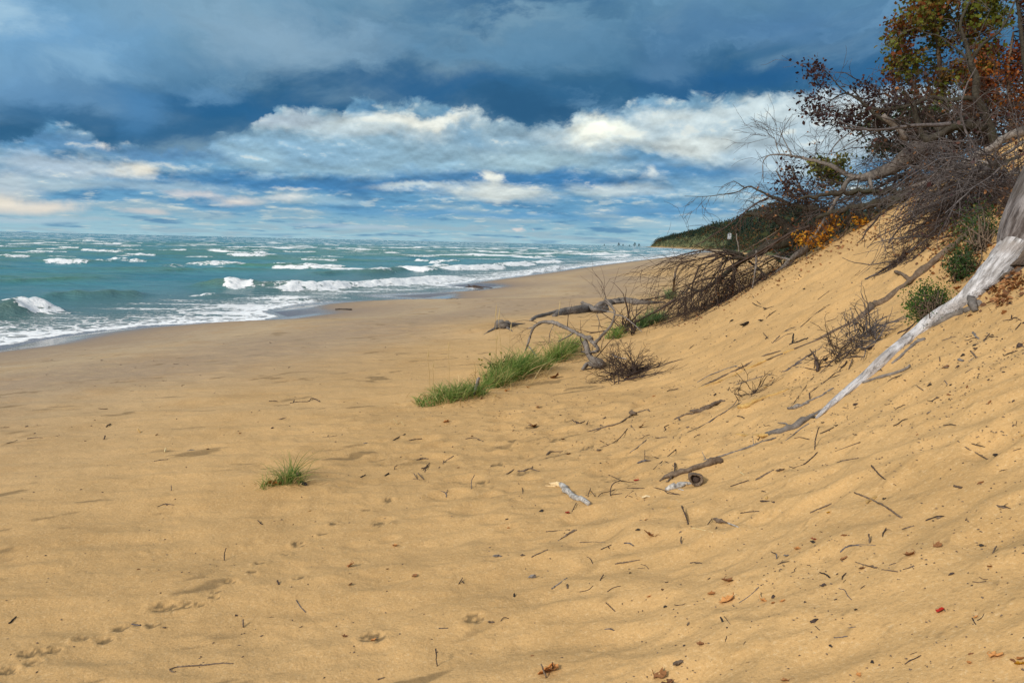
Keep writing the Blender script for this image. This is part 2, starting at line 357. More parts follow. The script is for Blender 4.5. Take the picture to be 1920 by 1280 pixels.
def micro_h(x, y, d, s, r):
    near = sst(45, 8, r)
    a = x * 0.82 + y * 0.57; b = -x * 0.57 + y * 0.82
    wx = gn(x / 1.6, y / 1.6, 41) * 0.35
    onsl = sst(-2.0, 1.2, s)
    mm_ = 1 / (1 + np.exp(-np.clip(s / 0.62, -30, 30)))          # 0 flat .. 1 full slope
    rip = 0; soft = 0; a = x * 0.98 + y * 0.2; b = -x * 0.2 + y * 0.98
    for i_, (ux, uy, m0, w0) in enumerate(((0.98, 0.2, 0.0, .30), (0.93, -0.36, 0.45, .24), (0.64, -0.77, 1.0, .34))):
        wq = np.clip(1 - np.abs(mm_ - m0) / (0.45 if i_ == 0 or mm_.size == 0 else 0.5), 0, 1)
        ai = x * ux + y * uy; bi = -x * uy + y * ux
        nn = gn(ai / 0.95 + wx, (bi + wx) / (0.30 + 0.04 * i_), 42 + i_)
        rip = rip + wq * (1 - np.abs(nn) * 2.4); soft = soft + wq * fbm(ai / 1.0, bi / 0.5, 3, 51 + i_)
    rip = rip * (0.010 + 0.040 * onsl) * sst(6, 9, d)
    soft = 0.046 * soft * (0.45 + 0.75 * onsl)
    tramp = np.exp(-(((x - 0.5) / 2.3) ** 2 + ((y - 7.4) / 3.0) ** 2)) + 0.35 * onsl + 0.10
    pits = dist_pits(x, y, 0.42, 0.8, 70, 0.045, 0.13, 0.036) * np.clip(tramp, 0, 1.2) \
        + dist_pits(x, y, 0.9, 0.55, 90, 0.08, 0.22, 0.046) * (0.3 + 0.9 * onsl)
    pits = pits + dist_pits(x, y, 0.35, 0.3, 120, 0.02, 0.05, 0.015) * sst(-6, -1, s)
    rough = 0.0075 * fbm(x / 0.13, y / 0.08, 3, 61) * (0.45 + tramp) * sst(-0.5, 0.4, gn(x / 0.9, y / 0.7, 63) + 0.2)
    h = near * sst(5, 8, d) * (rip + soft + pits + rough)
    # low wind-blown tongues on the flat beach
    h = h + 0.035 * fbm(a / 2.5, b / 0.7, 4, 77) * sst(90, 20, r) * sst(3, 8, d)
    # wheel tracks running along the beach
    trk = seg_sd(x, y, [(-3.5, 17.2), (2.5, 25.0), (7.5, 36.0), (14, 60)])
    for o in (-0.8, 0.0, 0.9, 2.1):
        h = h - 0.06 * np.exp(-((trk - o + 0.25 * gn(x / 3, y / 3, 8)) / 0.16) ** 2) * sst(15, 19, y) * sst(80, 50, y) * (0.6 + 0.8 * gn(x / 1.5, y / 1.5, 4))
    for fx, fy, k in FOOT:
        q = ((x - fx + 0.02 * gn(x / 0.06, y / 0.06, 3)) / (0.034 * k)) ** 2 + ((y - fy + 0.02 * gn(x / 0.06, y / 0.06, 4)) / (0.026 * k)) ** 2
        m = q < 14
        if np.any(m):
            wob = 1 + 0.9 * gn(x / 0.05, y / 0.05, int(fx * 100) & 255)
            h = h + np.where(m, 0.010 * k ** 0.5 * (-np.exp(-q) * (1 + 0.9 * gn(x / 0.025, y / 0.02, 6)) + 0.6 * np.exp(-((np.sqrt(q) - 1.9) / 0.6) ** 2) * wob), 0)
    for mx, my, mr, mh in MOUND:
        q = ((x - mx) ** 2 / (mr * 1.5) ** 2 + (y - my) ** 2 / mr ** 2)
        h = h + mh * np.exp(-q)
    return h
MOUND = []
def height(x, y, full=False):
    x = np.asarray(x, float); y = np.asarray(y, float)
    r = np.hypot(x, y)
    h, d, s, b = base_h(x, y)
    h = h + micro_h(x, y, d, s, r)
    return (h, d, s, b, r) if full else h
_T = np.concatenate([np.geomspace(1.5, 60, 420), np.geomspace(61, 3000, 160)])
def G(px, py, lift=0.0, coarse=False):        # where the ray through a photo pixel meets the sand
    d = ray(px, py)
    f = (lambda X, Y: base_h(X, Y)[0]) if coarse else height
    T = _T
    for it in range(3):
        P = CAMP[None, :] + d[None, :] * T[:, None]
        dz = P[:, 2] - f(P[:, 0], P[:, 1])
        k = np.argmax(dz < 0)
        if dz[k] >= 0 or k == 0: k = len(T) - 1
        T = np.linspace(T[k - 1], T[k], 9)
    p = CAMP + d * T[4]
    p[2] = float(f(p[0:1], p[1:2])[0]) + lift
    return p
for px, py, k in FOOT_PX:
    p = G(px, py, coarse=True); FOOT.append((p[0], p[1], k))
for px, py, mr, mh in [(535, 908, 0.24, 0.10), (850, 750, 0.45, 0.10), (960, 700, 0.5, 0.16), (1050, 660, 0.55, 0.14), (1210, 612, 0.8, 0.2), (1075, 602, 1.3, 0.12), (950, 622, 0.8, 0.10), (700, 930, 0.3, 0.02)]:
    p = G(px, py, coarse=True); MOUND.append((p[0], p[1], mr, mh))

# ------------------------------------------------------------------ object helpers
def link(name, me, mat=None, parent=None):
    o = bpy.data.objects.new(name, me); COL.objects.link(o)
    if mat is not None:
        for mm in (mat if isinstance(mat, (list, tuple)) else [mat]): me.materials.append(mm)
    if parent is not None: o.parent = parent; o.matrix_parent_inverse = parent.matrix_world.inverted()
    return o
def tag(o, label=None, cat=None, group=None, kind=None):
    if label: o['label'] = label
    if cat: o['category'] = cat
    if group: o['group'] = group
    if kind: o['kind'] = kind
    return o
def empty(name, loc, label, cat, group=None):
    o = bpy.data.objects.new(name, None); COL.objects.link(o)
    o.location = Vector(loc); o.empty_display_size = 0.1
    bpy.context.view_layer.update() if False else None
    o.matrix_world = Matrix.Translation(Vector(loc))
    return tag(o, label, cat, group)
def grid_mesh(name, X, Y, Z, wrap=False, attrs=None):
    nr, nc = X.shape
    co = np.stack([X, Y, Z], -1).reshape(-1, 3).astype(np.float32)
    i = np.arange(nr - 1)[:, None]; j = np.arange(nc - (0 if wrap else 1))[None, :]
    a = i * nc + j; b = i * nc + (j + 1) % nc
    q = np.stack([a, b, b + nc, a + nc], -1).reshape(-1, 4)
    me = bpy.data.meshes.new(name)
    me.vertices.add(len(co)); me.vertices.foreach_set('co', co.ravel())
    me.loops.add(q.size); me.loops.foreach_set('vertex_index', q.ravel().astype(np.int32))
    me.polygons.add(len(q)); me.polygons.foreach_set('loop_start', np.arange(0, q.size, 4, dtype=np.int32))
    me.polygons.foreach_set('use_smooth', np.ones(len(q), bool))
    me.update(calc_edges=True)
    for k, v in (attrs or {}).items():
        at_ = me.attributes.new(k, 'FLOAT', 'POINT'); at_.data.foreach_set('value', v.ravel().astype(np.float32))
    return me
class MB:
    """collects verts, faces and a per-vertex tint"""
    def __init__(s): s.v = []; s.f = []; s.t = []; s.n = 0; s.mi = []
    def add(s, v, f, tint=0.5, mi=0):
        v = np.asarray(v, float); s.v.append(v)
        s.f.extend([tuple(int(i) + s.n for i in q) for q in f]); s.mi.extend([mi] * len(f))
        s.t.append(np.full(len(v), tint) if np.isscalar(tint) else np.asarray(tint, float)); s.n += len(v)
    def build(s, name, mat, parent=None, smooth=True, origin=None):
        v = np.concatenate(s.v) if s.v else np.zeros((0, 3))
        loc = None
        if parent is None and origin is not None:
            loc = np.asarray(origin, float); v = v - loc
        elif parent is not None:
            v = v - np.array(parent.matrix_world.translation)
        me = bpy.data.meshes.new(name); me.from_pydata(v.tolist(), [], s.f)
        a = me.attributes.new('tint', 'FLOAT', 'POINT'); a.data.foreach_set('value', np.concatenate(s.t).astype(np.float32))
        me.polygons.foreach_set('use_smooth', np.full(len(s.f), smooth))
        if any(s.mi): me.polygons.foreach_set('material_index', np.array(s.mi, np.int32))
        me.update()
        o = bpy.data.objects.new(name, me); COL.objects.link(o)
        for mm in (mat if isinstance(mat, (list, tuple)) else [mat]): me.materials.append(mm)
        if parent is not None: o.parent = parent
        elif loc is not None: o.matrix_world = Matrix.Translation(Vector(loc))
        return o
def resample(P, W, n):
    """Catmull-Rom through the control points"""
    P = np.asarray(P, float); W = np.asarray(W, float)
    if len(P) < 3:
        t = np.linspace(0, 1, n)[:, None]
        return P[0] * (1 - t) + P[-1] * t, W[0] * (1 - t[:, 0]) + W[-1] * t[:, 0]
    Q = np.vstack([2 * P[0] - P[1], P, 2 * P[-1] - P[-2]]); m = len(P) - 1
    u = np.linspace(0, m - 1e-6, n); k = u.astype(int); t = (u - k)[:, None]
    p0, p1, p2, p3 = Q[k], Q[k + 1], Q[k + 2], Q[k + 3]
    out = 0.5 * ((2 * p1) + (-p0 + p2) * t + (2 * p0 - 5 * p1 + 4 * p2 - p3) * t ** 2 + (-p0 + 3 * p1 - 3 * p2 + p3) * t ** 3)
    return out, np.interp(u, np.arange(m + 1), W)
def tube(mb, P, W, sides=6, rough=0.0, rng=None, tint=0.5, cap=True, mi=0, squash=1.0):
    P = np.asarray(P, float); W = np.asarray(W, float); n = len(P)
    T = np.gradient(P, axis=0); T /= (np.linalg.norm(T, axis=1)[:, None] + 1e-9)
    up = np.array([0, 0, 1.0]) if abs(T[0][2]) < 0.9 else np.array([1.0, 0, 0])
    A = np.cross(T, up); A /= (np.linalg.norm(A, axis=1)[:, None] + 1e-9); B = np.cross(A, T)
    ang = np.arange(sides) * 2 * math.pi / sides
    rad = np.repeat(W[:, None], sides, 1)
    if rough and rng is not None and sides >= 12:
        L = np.r_[0, np.cumsum(np.linalg.norm(np.diff(P, axis=0), axis=1))] / (np.mean(W) + 1e-9)
        jj = np.arange(sides); cs = np.cos(ang) * 2.2; sn = np.sin(ang) * 2.2; o = rng.random() * 90
        LL, CC = np.meshgrid(L, cs, indexing='ij'); _, SS = np.meshgrid(L, sn, indexing='ij')
        rad = rad * (1 + rough * (1.1 * gn(CC + LL * .12 + o, SS + LL * .22, 3) + 0.9 * gn(CC * 2.3 + o, SS * 2.3 + LL * .18, 4)))
    elif rough and rng is not None:
        gr = 1 + rough * 0.8 * rng.standard_normal(sides)[None, :] * 0.6
        rad = rad * gr * (1 + rough * 0.5 * rng.standard_normal((n, sides)))
        rad = np.maximum(rad, W[:, None] * 0.35)
    V = P[:, None, :] + rad[..., None] * (np.cos(ang)[None, :, None] * A[:, None, :] + squash * np.sin(ang)[None, :, None] * B[:, None, :])
    V = V.reshape(-1, 3)
    F = []
    for i in range(n - 1):
        for j in range(sides):
            j2 = (j + 1) % sides
            F.append((i * sides + j, i * sides + j2, (i + 1) * sides + j2, (i + 1) * sides + j))
    if cap:
        F.append(tuple(range(sides - 1, -1, -1))); F.append(tuple((n - 1) * sides + j for j in range(sides)))
    mb.add(V, F, tint, mi)
def wood(mb, P, W, seed=0, sides=10, n=None, rough=0.12, wig=0.0, tint=0.5, mi=0, squash=1.0):
    rng = np.random.default_rng(seed)
    P = np.asarray(P, float)
    L = np.sum(np.linalg.norm(np.diff(P, axis=0), axis=1))
    if n is None: n = int(np.clip(L / max(np.mean(W) * 1.6, 0.004), 8, 46))
    p, w = resample(P, W, n)
    if wig: p = p + wig * rng.standard_normal(p.shape) * w[:, None]
    w = w * (1 + (0.08 if sides >= 12 else 0.5) * rough * rng.standard_normal(len(w)))
    tube(mb, p, w, sides, rough, rng, tint, mi=mi, squash=squash)
    return p, w
def grow(mb, p, d, L, r, depth, rng, tips, bend=0.25, grav=0.0, kids=(3, 5), spread=0.8, lratio=(0.4, 0.7), sides=5, seg=6, rmin=0.003, start=0.2, floor=True):
    d = np.asarray(d, float); d = d / np.linalg.norm(d); p = np.asarray(p, float)
    n = max(4, seg); pts = [p]; dirs = [d]
    for i in range(n):
        d = d + bend * rng.standard_normal(3) * 0.5; d[2] += grav / n; d /= np.linalg.norm(d)
        p = p + d * L / n; pts.append(p); dirs.append(d)
    pts = np.array(pts)
    if floor:
        g = height(pts[:, 0], pts[:, 1]) + r * 0.4
        pts[:, 2] = np.maximum(pts[:, 2], g)
    W = np.linspace(r, max(r * 0.35, rmin * 0.6), len(pts))
    tube(mb, pts, W, sides if r > 0.012 else 4 if r > 0.005 else 3, 0.08 if r > 0.01 else 0, rng, float(rng.random()), cap=False)
    if depth <= 0:
        tips.append((pts, dirs)); return
    k = rng.integers(kids[0], kids[1] + 1)
    for c in range(k):
        f = start + (1 - start) * (c + rng.random()) / k
        i = min(int(f * n), n - 1); fr = f * n - i
        q = pts[i] * (1 - fr) + pts[i + 1] * fr
        dd = dirs[i]; rv = rng.standard_normal(3); rv -= rv.dot(dd) * dd; rv /= np.linalg.norm(rv) + 1e-9
        nd = dd + rv * spread * (0.6 + 0.8 * rng.random())
        grow(mb, q, nd, L * rng.uniform(*lratio), max(W[i] * 0.6, rmin), depth - 1, rng, tips, bend, grav, kids, spread, lratio, max(4, sides - 1), max(4, seg - 1), rmin, start, floor)
    tips.append((pts[-3:], dirs[-3:]))
# leaf shapes: (outline in a unit square, stem at origin, pointing +Y)
LEAF_OVAL = np.array([(0, 0), (0.28, 0.3), (0.3, 0.6), (0, 1.0), (-0.3, 0.6), (-0.28, 0.3)])
LEAF_LOBED = np.array([(0, 0), (0.18, 0.12), (0.5, 0.1), (0.34, 0.32), (0.55, 0.55), (0.26, 0.55), (0.2, 0.78), (0, 1.0), (-0.2, 0.78), (-0.26, 0.55), (-0.55, 0.55), (-0.34, 0.32), (-0.5, 0.1), (-0.18, 0.12)])
def leaves(mb, C, size, rng, shape=LEAF_OVAL, curl=0.35, jitter=0.35, flat=None, tints=None):
    C = np.asarray(C, float); n = len(C)
    if n == 0: return
    k = len(shape)
    a = rng.standard_normal((n, 3)); 
    if flat is not None: a[:, 2] = np.abs(a[:, 2]) + flat
    a /= np.linalg.norm(a, axis=1)[:, None]              # normal
    b = rng.standard_normal((n, 3)); b -= (b * a).sum(1)[:, None] * a; b /= np.linalg.norm(b, axis=1)[:, None]
    c = np.cross(a, b)
    sz = size * (1 + jitter * rng.standard_normal(n)).clip(0.4, 2.0)
    sx = shape[:, 0][None, :, None] * sz[:, None, None]; sy = shape[:, 1][None, :, None] * sz[:, None, None]
    cz = (curl * (shape[:, 0] ** 2 * 2.2 + (shape[:, 1] - 0.5) ** 2 * 0.8))[None, :, None] * sz[:, None, None]
    V = C[:, None, :] + sx * b[:, None, :] + sy * c[:, None, :] + cz * a[:, None, :]
    t = rng.random(n) if tints is None else tints
    T = np.repeat(t[:, None], k, 1).ravel()
    F = [tuple(range(i * k, i * k + k)) for i in range(n)]
    mb.add(V.reshape(-1, 3), F, T)
# ------------------------------------------------------------------ materials
def new_mat(name):
    m = bpy.data.materials.new(name); m.use_nodes = True
    N = NT(m.node_tree); p = m.node_tree.nodes['Principled BSDF']
    return m, N, p
def sand_material():
    m, N, p = new_mat('sand')
    g = m.node_tree.nodes.new('ShaderNodeNewGeometry').outputs['Position']
    wet = N.attr('wet'); damp = N.attr('damp'); veg = N.attr('veg'); crust = N.attr('crust')
    big = N.noise(g, 0.35, 5, 0.6); mid = N.noise(g, 3.1, 6, 0.62); fine = N.noise(g, 60, 4, 0.7); grain = N.noise(g, 330, 2, 0.8)
    och = N.attr('ochre')
    dry = N.mix(N.map(big, 0.35, 0.65), N.mix(och, (0.42, 0.32, 0.20, 1), (0.475, 0.295, 0.122, 1)), N.mix(och, (0.46, 0.355, 0.225, 1), (0.535, 0.335, 0.142, 1)))
    dry = N.mix(N.map(N.noise(g, 0.9, 5, 0.65), 0.46, 0.66, 0.0, 0.55), dry, (0.41, 0.25, 0.10, 1))
    dry = N.mix(N.map(mid, 0.52, 0.75, 0.0, 0.5), dry, (0.39, 0.245, 0.10, 1))
    dry = N.mix(N.map(fine, 0.5, 0.68, 0.0, 0.6), dry, (0.36, 0.225, 0.10, 1))
    dry = N.mix(N.map(fine, 0.46, 0.32, 0.0, 0.45), dry, (0.66, 0.49, 0.28, 1))
    dry = N.mix(N.map(grain, 0.62, 0.7, 0.0, 0.55), dry, (0.20, 0.12, 0.06, 1))
    dry = N.mix(N.map(grain, 0.40, 0.3, 0.0, 0.4), dry, (0.78, 0.63, 0.42, 1))
    col = N.mix(N.math('MULTIPLY', damp, N.map(mid, 0.25, 0.6, 0.6, 1.0)), dry, (0.285, 0.212, 0.15, 1))
    col = N.mix(crust, col, (0.17, 0.115, 0.055, 1))
    wetc = N.mix(N.map(mid, 0.3, 0.7), (0.16, 0.115, 0.085, 1), (0.20, 0.145, 0.11, 1))
    col = N.mix(wet, col, wetc)
    vg = N.mix(N.map(N.noise(g, 0.07, 5, 0.6), 0.4, 0.6), (0.05, 0.07, 0.03, 1), (0.15, 0.15, 0.06, 1))
    vg = N.mix(N.map(N.noise(g, 0.25, 4, 0.6), 0.5, 0.6), vg, (0.06, 0.075, 0.03, 1))
    col = N.mix(veg, col, vg)
    N.put(p.inputs['Base Color'], col)
    N.put(p.inputs['Roughness'], N.map(wet, 0.35, 0.9, 0.92, 0.10))
    N.put(p.inputs['Specular IOR Level'], N.map(wet, 0.0, 1.0, 0.15, 0.7))
    h = N.math('ADD', N.math('MULTIPLY', fine, 1.0), N.math('MULTIPLY', grain, 0.3))
    dryf = N.map(wet, 0.0, 0.8, 1.0, 0.04)
    b = m.node_tree.nodes.new('ShaderNodeBump'); N.put(b.inputs['Height'], h); N.put(b.inputs['Strength'], N.math('MULTIPLY', dryf, 0.75)); b.inputs['Distance'].default_value = 0.006
    b2 = m.node_tree.nodes.new('ShaderNodeBump'); N.put(b2.inputs['Height'], N.math('ADD', mid, N.math('MULTIPLY', N.noise(g, 14, 4, 0.6), 0.45))); N.put(b2.inputs['Strength'], N.math('MULTIPLY', dryf, 0.5)); b2.inputs['Distance'].default_value = 0.035
    N.put(b2.inputs['Normal'], b.outputs[0])
    N.put(p.inputs['Normal'], b2.outputs[0])
    return m
def water_material():
    m, N, p = new_mat('lake_water')
    g = m.node_tree.nodes.new('ShaderNodeNewGeometry').outputs['Position']
    x, y, z = N.sep(g)
    foam = N.attr('foam'); sh = N.attr('shallow'); film = N.attr('film'); chop = N.attr('chop')
    ga = N.vmath('MULTIPLY', g, (0.45, 1.0, 1.0))
    n1 = N.noise(ga, 0.12, 5, 0.6); n2 = N.noise(ga, 1.2, 6, 0.65)
    deep = N.mix(N.map(n1, 0.35, 0.65), (0.032, 0.185, 0.235, 1), (0.065, 0.25, 0.285, 1))
    deep = N.mix(N.map(n2, 0.45, 0.7, 0.0, 0.5), deep, (0.008, 0.09, 0.115, 1))
    col = N.mix(N.map(z, 0.12, 0.5, 0.0, 0.8), deep, (0.075, 0.185, 0.10, 1))
    col = N.mix(sh, col, (0.085, 0.155, 0.15, 1))
    col = N.mix(film, col, (0.22, 0.165, 0.125, 1))
    gf = N.vmath('MULTIPLY', g, (0.7, 1.0, 1.0))
    lace = N.voro(N.vmath('ADD', gf, N.scale(N.noise(g, 1.4, 3, 0.6, 0, True), 0.9)), 2.1, 'DISTANCE_TO_EDGE')
    lace2 = N.noise(gf, 5.5, 6, 0.7)
    web = N.math('ADD', N.map(lace, 0.0, 0.24, 0.62, 0.0), N.math('MULTIPLY', N.math('SUBTRACT', lace2, 0.5), 1.1))
    fm = N.map(N.math('ADD', N.math('MULTIPLY', foam, 1.5), N.math('SUBTRACT', web, 0.66)), 0.12, 0.55)
    fcol = N.mix(N.map(lace2, 0.35, 0.6), (0.66, 0.71, 0.74, 1), (0.88, 0.89, 0.90, 1))
    N.put(p.inputs['Base Color'], N.mix(fm, col, fcol))
    N.put(p.inputs['Roughness'], N.mix(fm, N.map(film, 0, 1, 0.22, 0.08), (0.85, 0.85, 0.85, 1)))
    N.put(p.inputs['Specular IOR Level'], N.map(fm, 0, 1, 0.5, 0.1))
    p.inputs['IOR'].default_value = 1.33
    ripple = N.math('ADD', N.noise(N.vmath('MULTIPLY', g, (0.6, 1.3, 1)), 1.6, 7, 0.68), N.math('MULTIPLY', fm, 0.35))
    b = m.node_tree.nodes.new('ShaderNodeBump'); N.put(b.inputs['Height'], ripple); N.put(b.inputs['Strength'], N.map(film, 0, 1, 0.9, 0.05)); b.inputs['Distance'].default_value = 0.26
    N.put(p.inputs['Normal'], b.outputs[0])
    return m
def wood_mat(name, cols, axis=None, scale=9.0, stretch=0.12, bump=0.6, dist=0.01, rough=0.85, patch=None):
    """weathered wood: streaks along the axis, three tones"""
    m, N, p = new_mat(name)
    g = m.node_tree.nodes.new('ShaderNodeNewGeometry').outputs['Position']
    if axis is not None:
        a = np.array(axis, float); a /= np.linalg.norm(a); a = tuple(a)
        dt = N.vmath('DOT_PRODUCT', g, a)
        n = m.node_tree.nodes.new('ShaderNodeVectorMath'); n.operation = 'SCALE'; n.inputs[0].default_value = a
        N.put(n.inputs['Scale'], N.math('MULTIPLY', dt, 1 - stretch)); g2 = N.vmath('SUBTRACT', g, n.outputs[0])
    else: g2 = g
    s1 = N.noise(g2, scale * 3, 6, 0.65, 0.3); s2 = N.noise(g, scale * 0.35, 4, 0.6); s3 = N.noise(g2, scale * 9, 4, 0.6)
    c = N.mix(N.map(s1, 0.36, 0.64), cols[0], cols[1])
    c = N.mix(N.map(s2, 0.48, 0.68, 0, 0.75), c, cols[2])
    c = N.mix(N.map(s3, 0.56, 0.68, 0, 0.7), c, tuple(v * 0.35 for v in cols[0][:3]) + (1,))
    c = N.mix(N.math('MULTIPLY', N.attr('tint'), 0.45), c, tuple(v * 0.55 for v in cols[1][:3]) + (1,))
    if patch: c = N.mix(N.map(N.noise(g2, scale * 0.8, 3, 0.5), patch[1], patch[1] + 0.06, 0, 0.8), c, patch[0])
    N.put(p.inputs['Base Color'], c); p.inputs['Roughness'].default_value = rough; p.inputs['Specular IOR Level'].default_value = 0.2
    N.put(p.inputs['Normal'], N.bump(N.math('ADD', s1, N.math('MULTIPLY', s3, 0.5)), bump, dist))
    return m
def leaf_mat(name, pts, trans=0.35, rough=0.55):
    m, N, p = new_mat(name); t = N.attr('tint')
    g = m.node_tree.nodes.new('ShaderNodeNewGeometry').outputs['Position']
    v = N.math('ADD', t, N.math('MULTIPLY', N.math('SUBTRACT', N.noise(g, 1.6, 3, 0.5), 0.5), 0.9))
    c = N.ramp(v, pts)
    N.put(p.inputs['Base Color'], c); p.inputs['Roughness'].default_value = rough; p.inputs['Specular IOR Level'].default_value = 0.25
    tr = m.node_tree.nodes.new('ShaderNodeBsdfTranslucent'); N.put(tr.inputs[0], c)
    mx = m.node_tree.nodes.new('ShaderNodeMixShader'); mx.inputs[0].default_value = trans
    N.l.new(p.outputs[0], mx.inputs[1]); N.l.new(tr.outputs[0], mx.inputs[2])
    N.l.new(mx.outputs[0], m.node_tree.nodes['Material Output'].inputs[0])
    return m
MT = {}
MT['sand'] = sand_material(); MT['water'] = water_material()
c4 = lambda r, g, b: (r, g, b, 1)
MT['greywood'] = wood_mat('weathered_grey_wood', [c4(.13, .112, .10), c4(.25, .222, .20), c4(.095, .08, .066)])
MT['logbark'] = wood_mat('furrowed_grey_bark', [c4(.085, .07, .06), c4(.26, .23, .205), c4(.13, .108, .088)], axis=(0.95, 0.3, 0.05), scale=5, stretch=0.1, bump=1.0, dist=0.04)
MT['darkwood'] = wood_mat('dark_mossy_bark', [c4(.032, .027, .021), c4(.075, .065, .050), c4(.045, .047, .028)], scale=11, bump=0.9, dist=0.02)
MT['brownwood'] = wood_mat('brown_bark', [c4(.11, .075, .05), c4(.21, .155, .11), c4(.085, .058, .04)], scale=12, bump=0.8)
MT['twig'] = wood_mat('dry_twig', [c4(.040, .028, .023), c4(.10, .07, .057), c4(.03, .021, .019)], scale=20, bump=0.3)
MT['greytwig'] = wood_mat('grey_twig', [c4(.065, .054, .053), c4(.17, .15, .148), c4(.045, .037, .037)], scale=16, bump=0.3)
MT['black'] = wood_mat('charred_wood', [c4(.022, .018, .015), c4(.05, .043, .037), c4(.03, .025, .02)], scale=14)
MT['bleached'] = wood_mat('bleached_wood', [c4(.27, .255, .25), c4(.66, .65, .67), c4(.30, .26, .235)], axis=(0.72, 0.42, 0.55), scale=9, stretch=0.06, bump=1.0, dist=0.03)
MT['trunkbark'] = wood_mat('flaking_trunk_bark', [c4(.085, .06, .045), c4(.19, .145, .11), c4(.06, .045, .035)], axis=(0.72, 0.42, 0.55), scale=5, stretch=0.16, bump=1.0, dist=0.05)
MT['mixedbark'] = wood_mat('half_bleached_bark', [c4(.07, .055, .05), c4(.27, .245, .24), c4(.08, .065, .055)], axis=(0.5, 0.3, 0.8), scale=4.5, stretch=0.2, bump=1.0, dist=0.05)
MT['birch'] = wood_mat('pale_mottled_bark', [c4(.22, .20, .18), c4(.58, .56, .53), c4(.12, .095, .075)], scale=14, bump=0.8)
MT['fresh'] = wood_mat('fresh_split_wood', [c4(.70, .50, .26), c4(.86, .70, .44), c4(.58, .38, .17)], scale=20, bump=0.4)
MT['ochre'] = wood_mat('ochre_inner_wood', [c4(.42, .25, .08), c4(.60, .40, .15), c4(.30, .17, .06)], scale=18)
MT['straw'] = wood_mat('dry_straw', [c4(.62, .50, .25), c4(.74, .62, .36), c4(.50, .38, .18)], scale=20, bump=0.1)
MT['grass'] = leaf_mat('marram_grass', [(0.0, (.08, .15, .03)), (0.4, (.13, .23, .045)), (0.75, (.27, .33, .09)), (1.0, (.55, .47, .20))], 0.35)
MT['bluegrass'] = leaf_mat('blue_green_marram', [(0.0, (.07, .14, .06)), (0.5, (.14, .25, .09)), (0.85, (.25, .33, .12)), (1.0, (.48, .42, .20))], 0.3)
MT['drygrass'] = leaf_mat('dead_grass', [(0.0, (.30, .20, .08)), (0.5, (.48, .34, .14)), (1.0, (.60, .47, .24))], 0.2)
MT['shrub'] = leaf_mat('bright_shrub_leaves', [(0.0, (.02, .05, .010)), (0.45, (.055, .12, .018)), (0.8, (.13, .21, .03)), (1.0, (.30, .30, .06))], 0.35)
MT['darkshrub'] = leaf_mat('dark_shrub_leaves', [(0.0, (.016, .04, .012)), (0.5, (.035, .08, .02)), (0.85, (.08, .12, .03)), (1.0, (.15, .12, .03))], 0.3)
MT['autumn'] = leaf_mat('turning_maple_leaves', [(0.0, (.05, .016, .006)), (0.25, (.16, .04, .008)), (0.45, (.13, .065, .010)), (0.6, (.10, .10, .012)), (0.8, (.11, .14, .015)), (1.0, (.18, .18, .02))], 0.28)
MT['orange'] = leaf_mat('orange_leaves', [(0.0, (.09, .022, .005)), (0.4, (.26, .06, .008)), (0.8, (.36, .12, .010)), (1.0, (.28, .16, .02))], 0.28)
MT['yellow'] = leaf_mat('yellow_leaves', [(0.0, (.26, .09, .010)), (0.5, (.50, .21, .015)), (1.0, (.62, .38, .03))], 0.35)
MT['purple'] = leaf_mat('dark_wine_leaves', [(0.0, (.018, .008, .010)), (0.6, (.045, .016, .016)), (1.0, (.09, .035, .02))], 0.15)
MT['brownleaf'] = leaf_mat('dead_brown_leaf', [(0.0, (.10, .045, .02)), (0.5, (.22, .095, .035)), (1.0, (.34, .16, .06))], 0.1, 0.6)
MT['tanleaf'] = leaf_mat('tan_orange_leaf', [(0.0, (.34, .14, .04)), (0.5, (.52, .23, .07)), (1.0, (.62, .30, .10))], 0.15, 0.6)
MT['redleaf'] = leaf_mat('red_leaf', [(0.0, (.25, .012, .008)), (0.5, (.45, .02, .012)), (1.0, (.5, .05, .02))], 0.15, 0.5)
MT['olive'] = leaf_mat('olive_leaves', [(0.0, (.04, .06, .012)), (0.5, (.12, .14, .02)), (1.0, (.24, .21, .03))], 0.35)
MT['forest'] = leaf_mat('forest_canopy', [(0.0, (.006, .016, .014)), (0.35, (.010, .026, .018)), (0.6, (.022, .040, .016)), (0.8, (.050, .052, .018)), (0.93, (.10, .052, .018)), (1.0, (.14, .05, .018))], 0.1, 0.9)

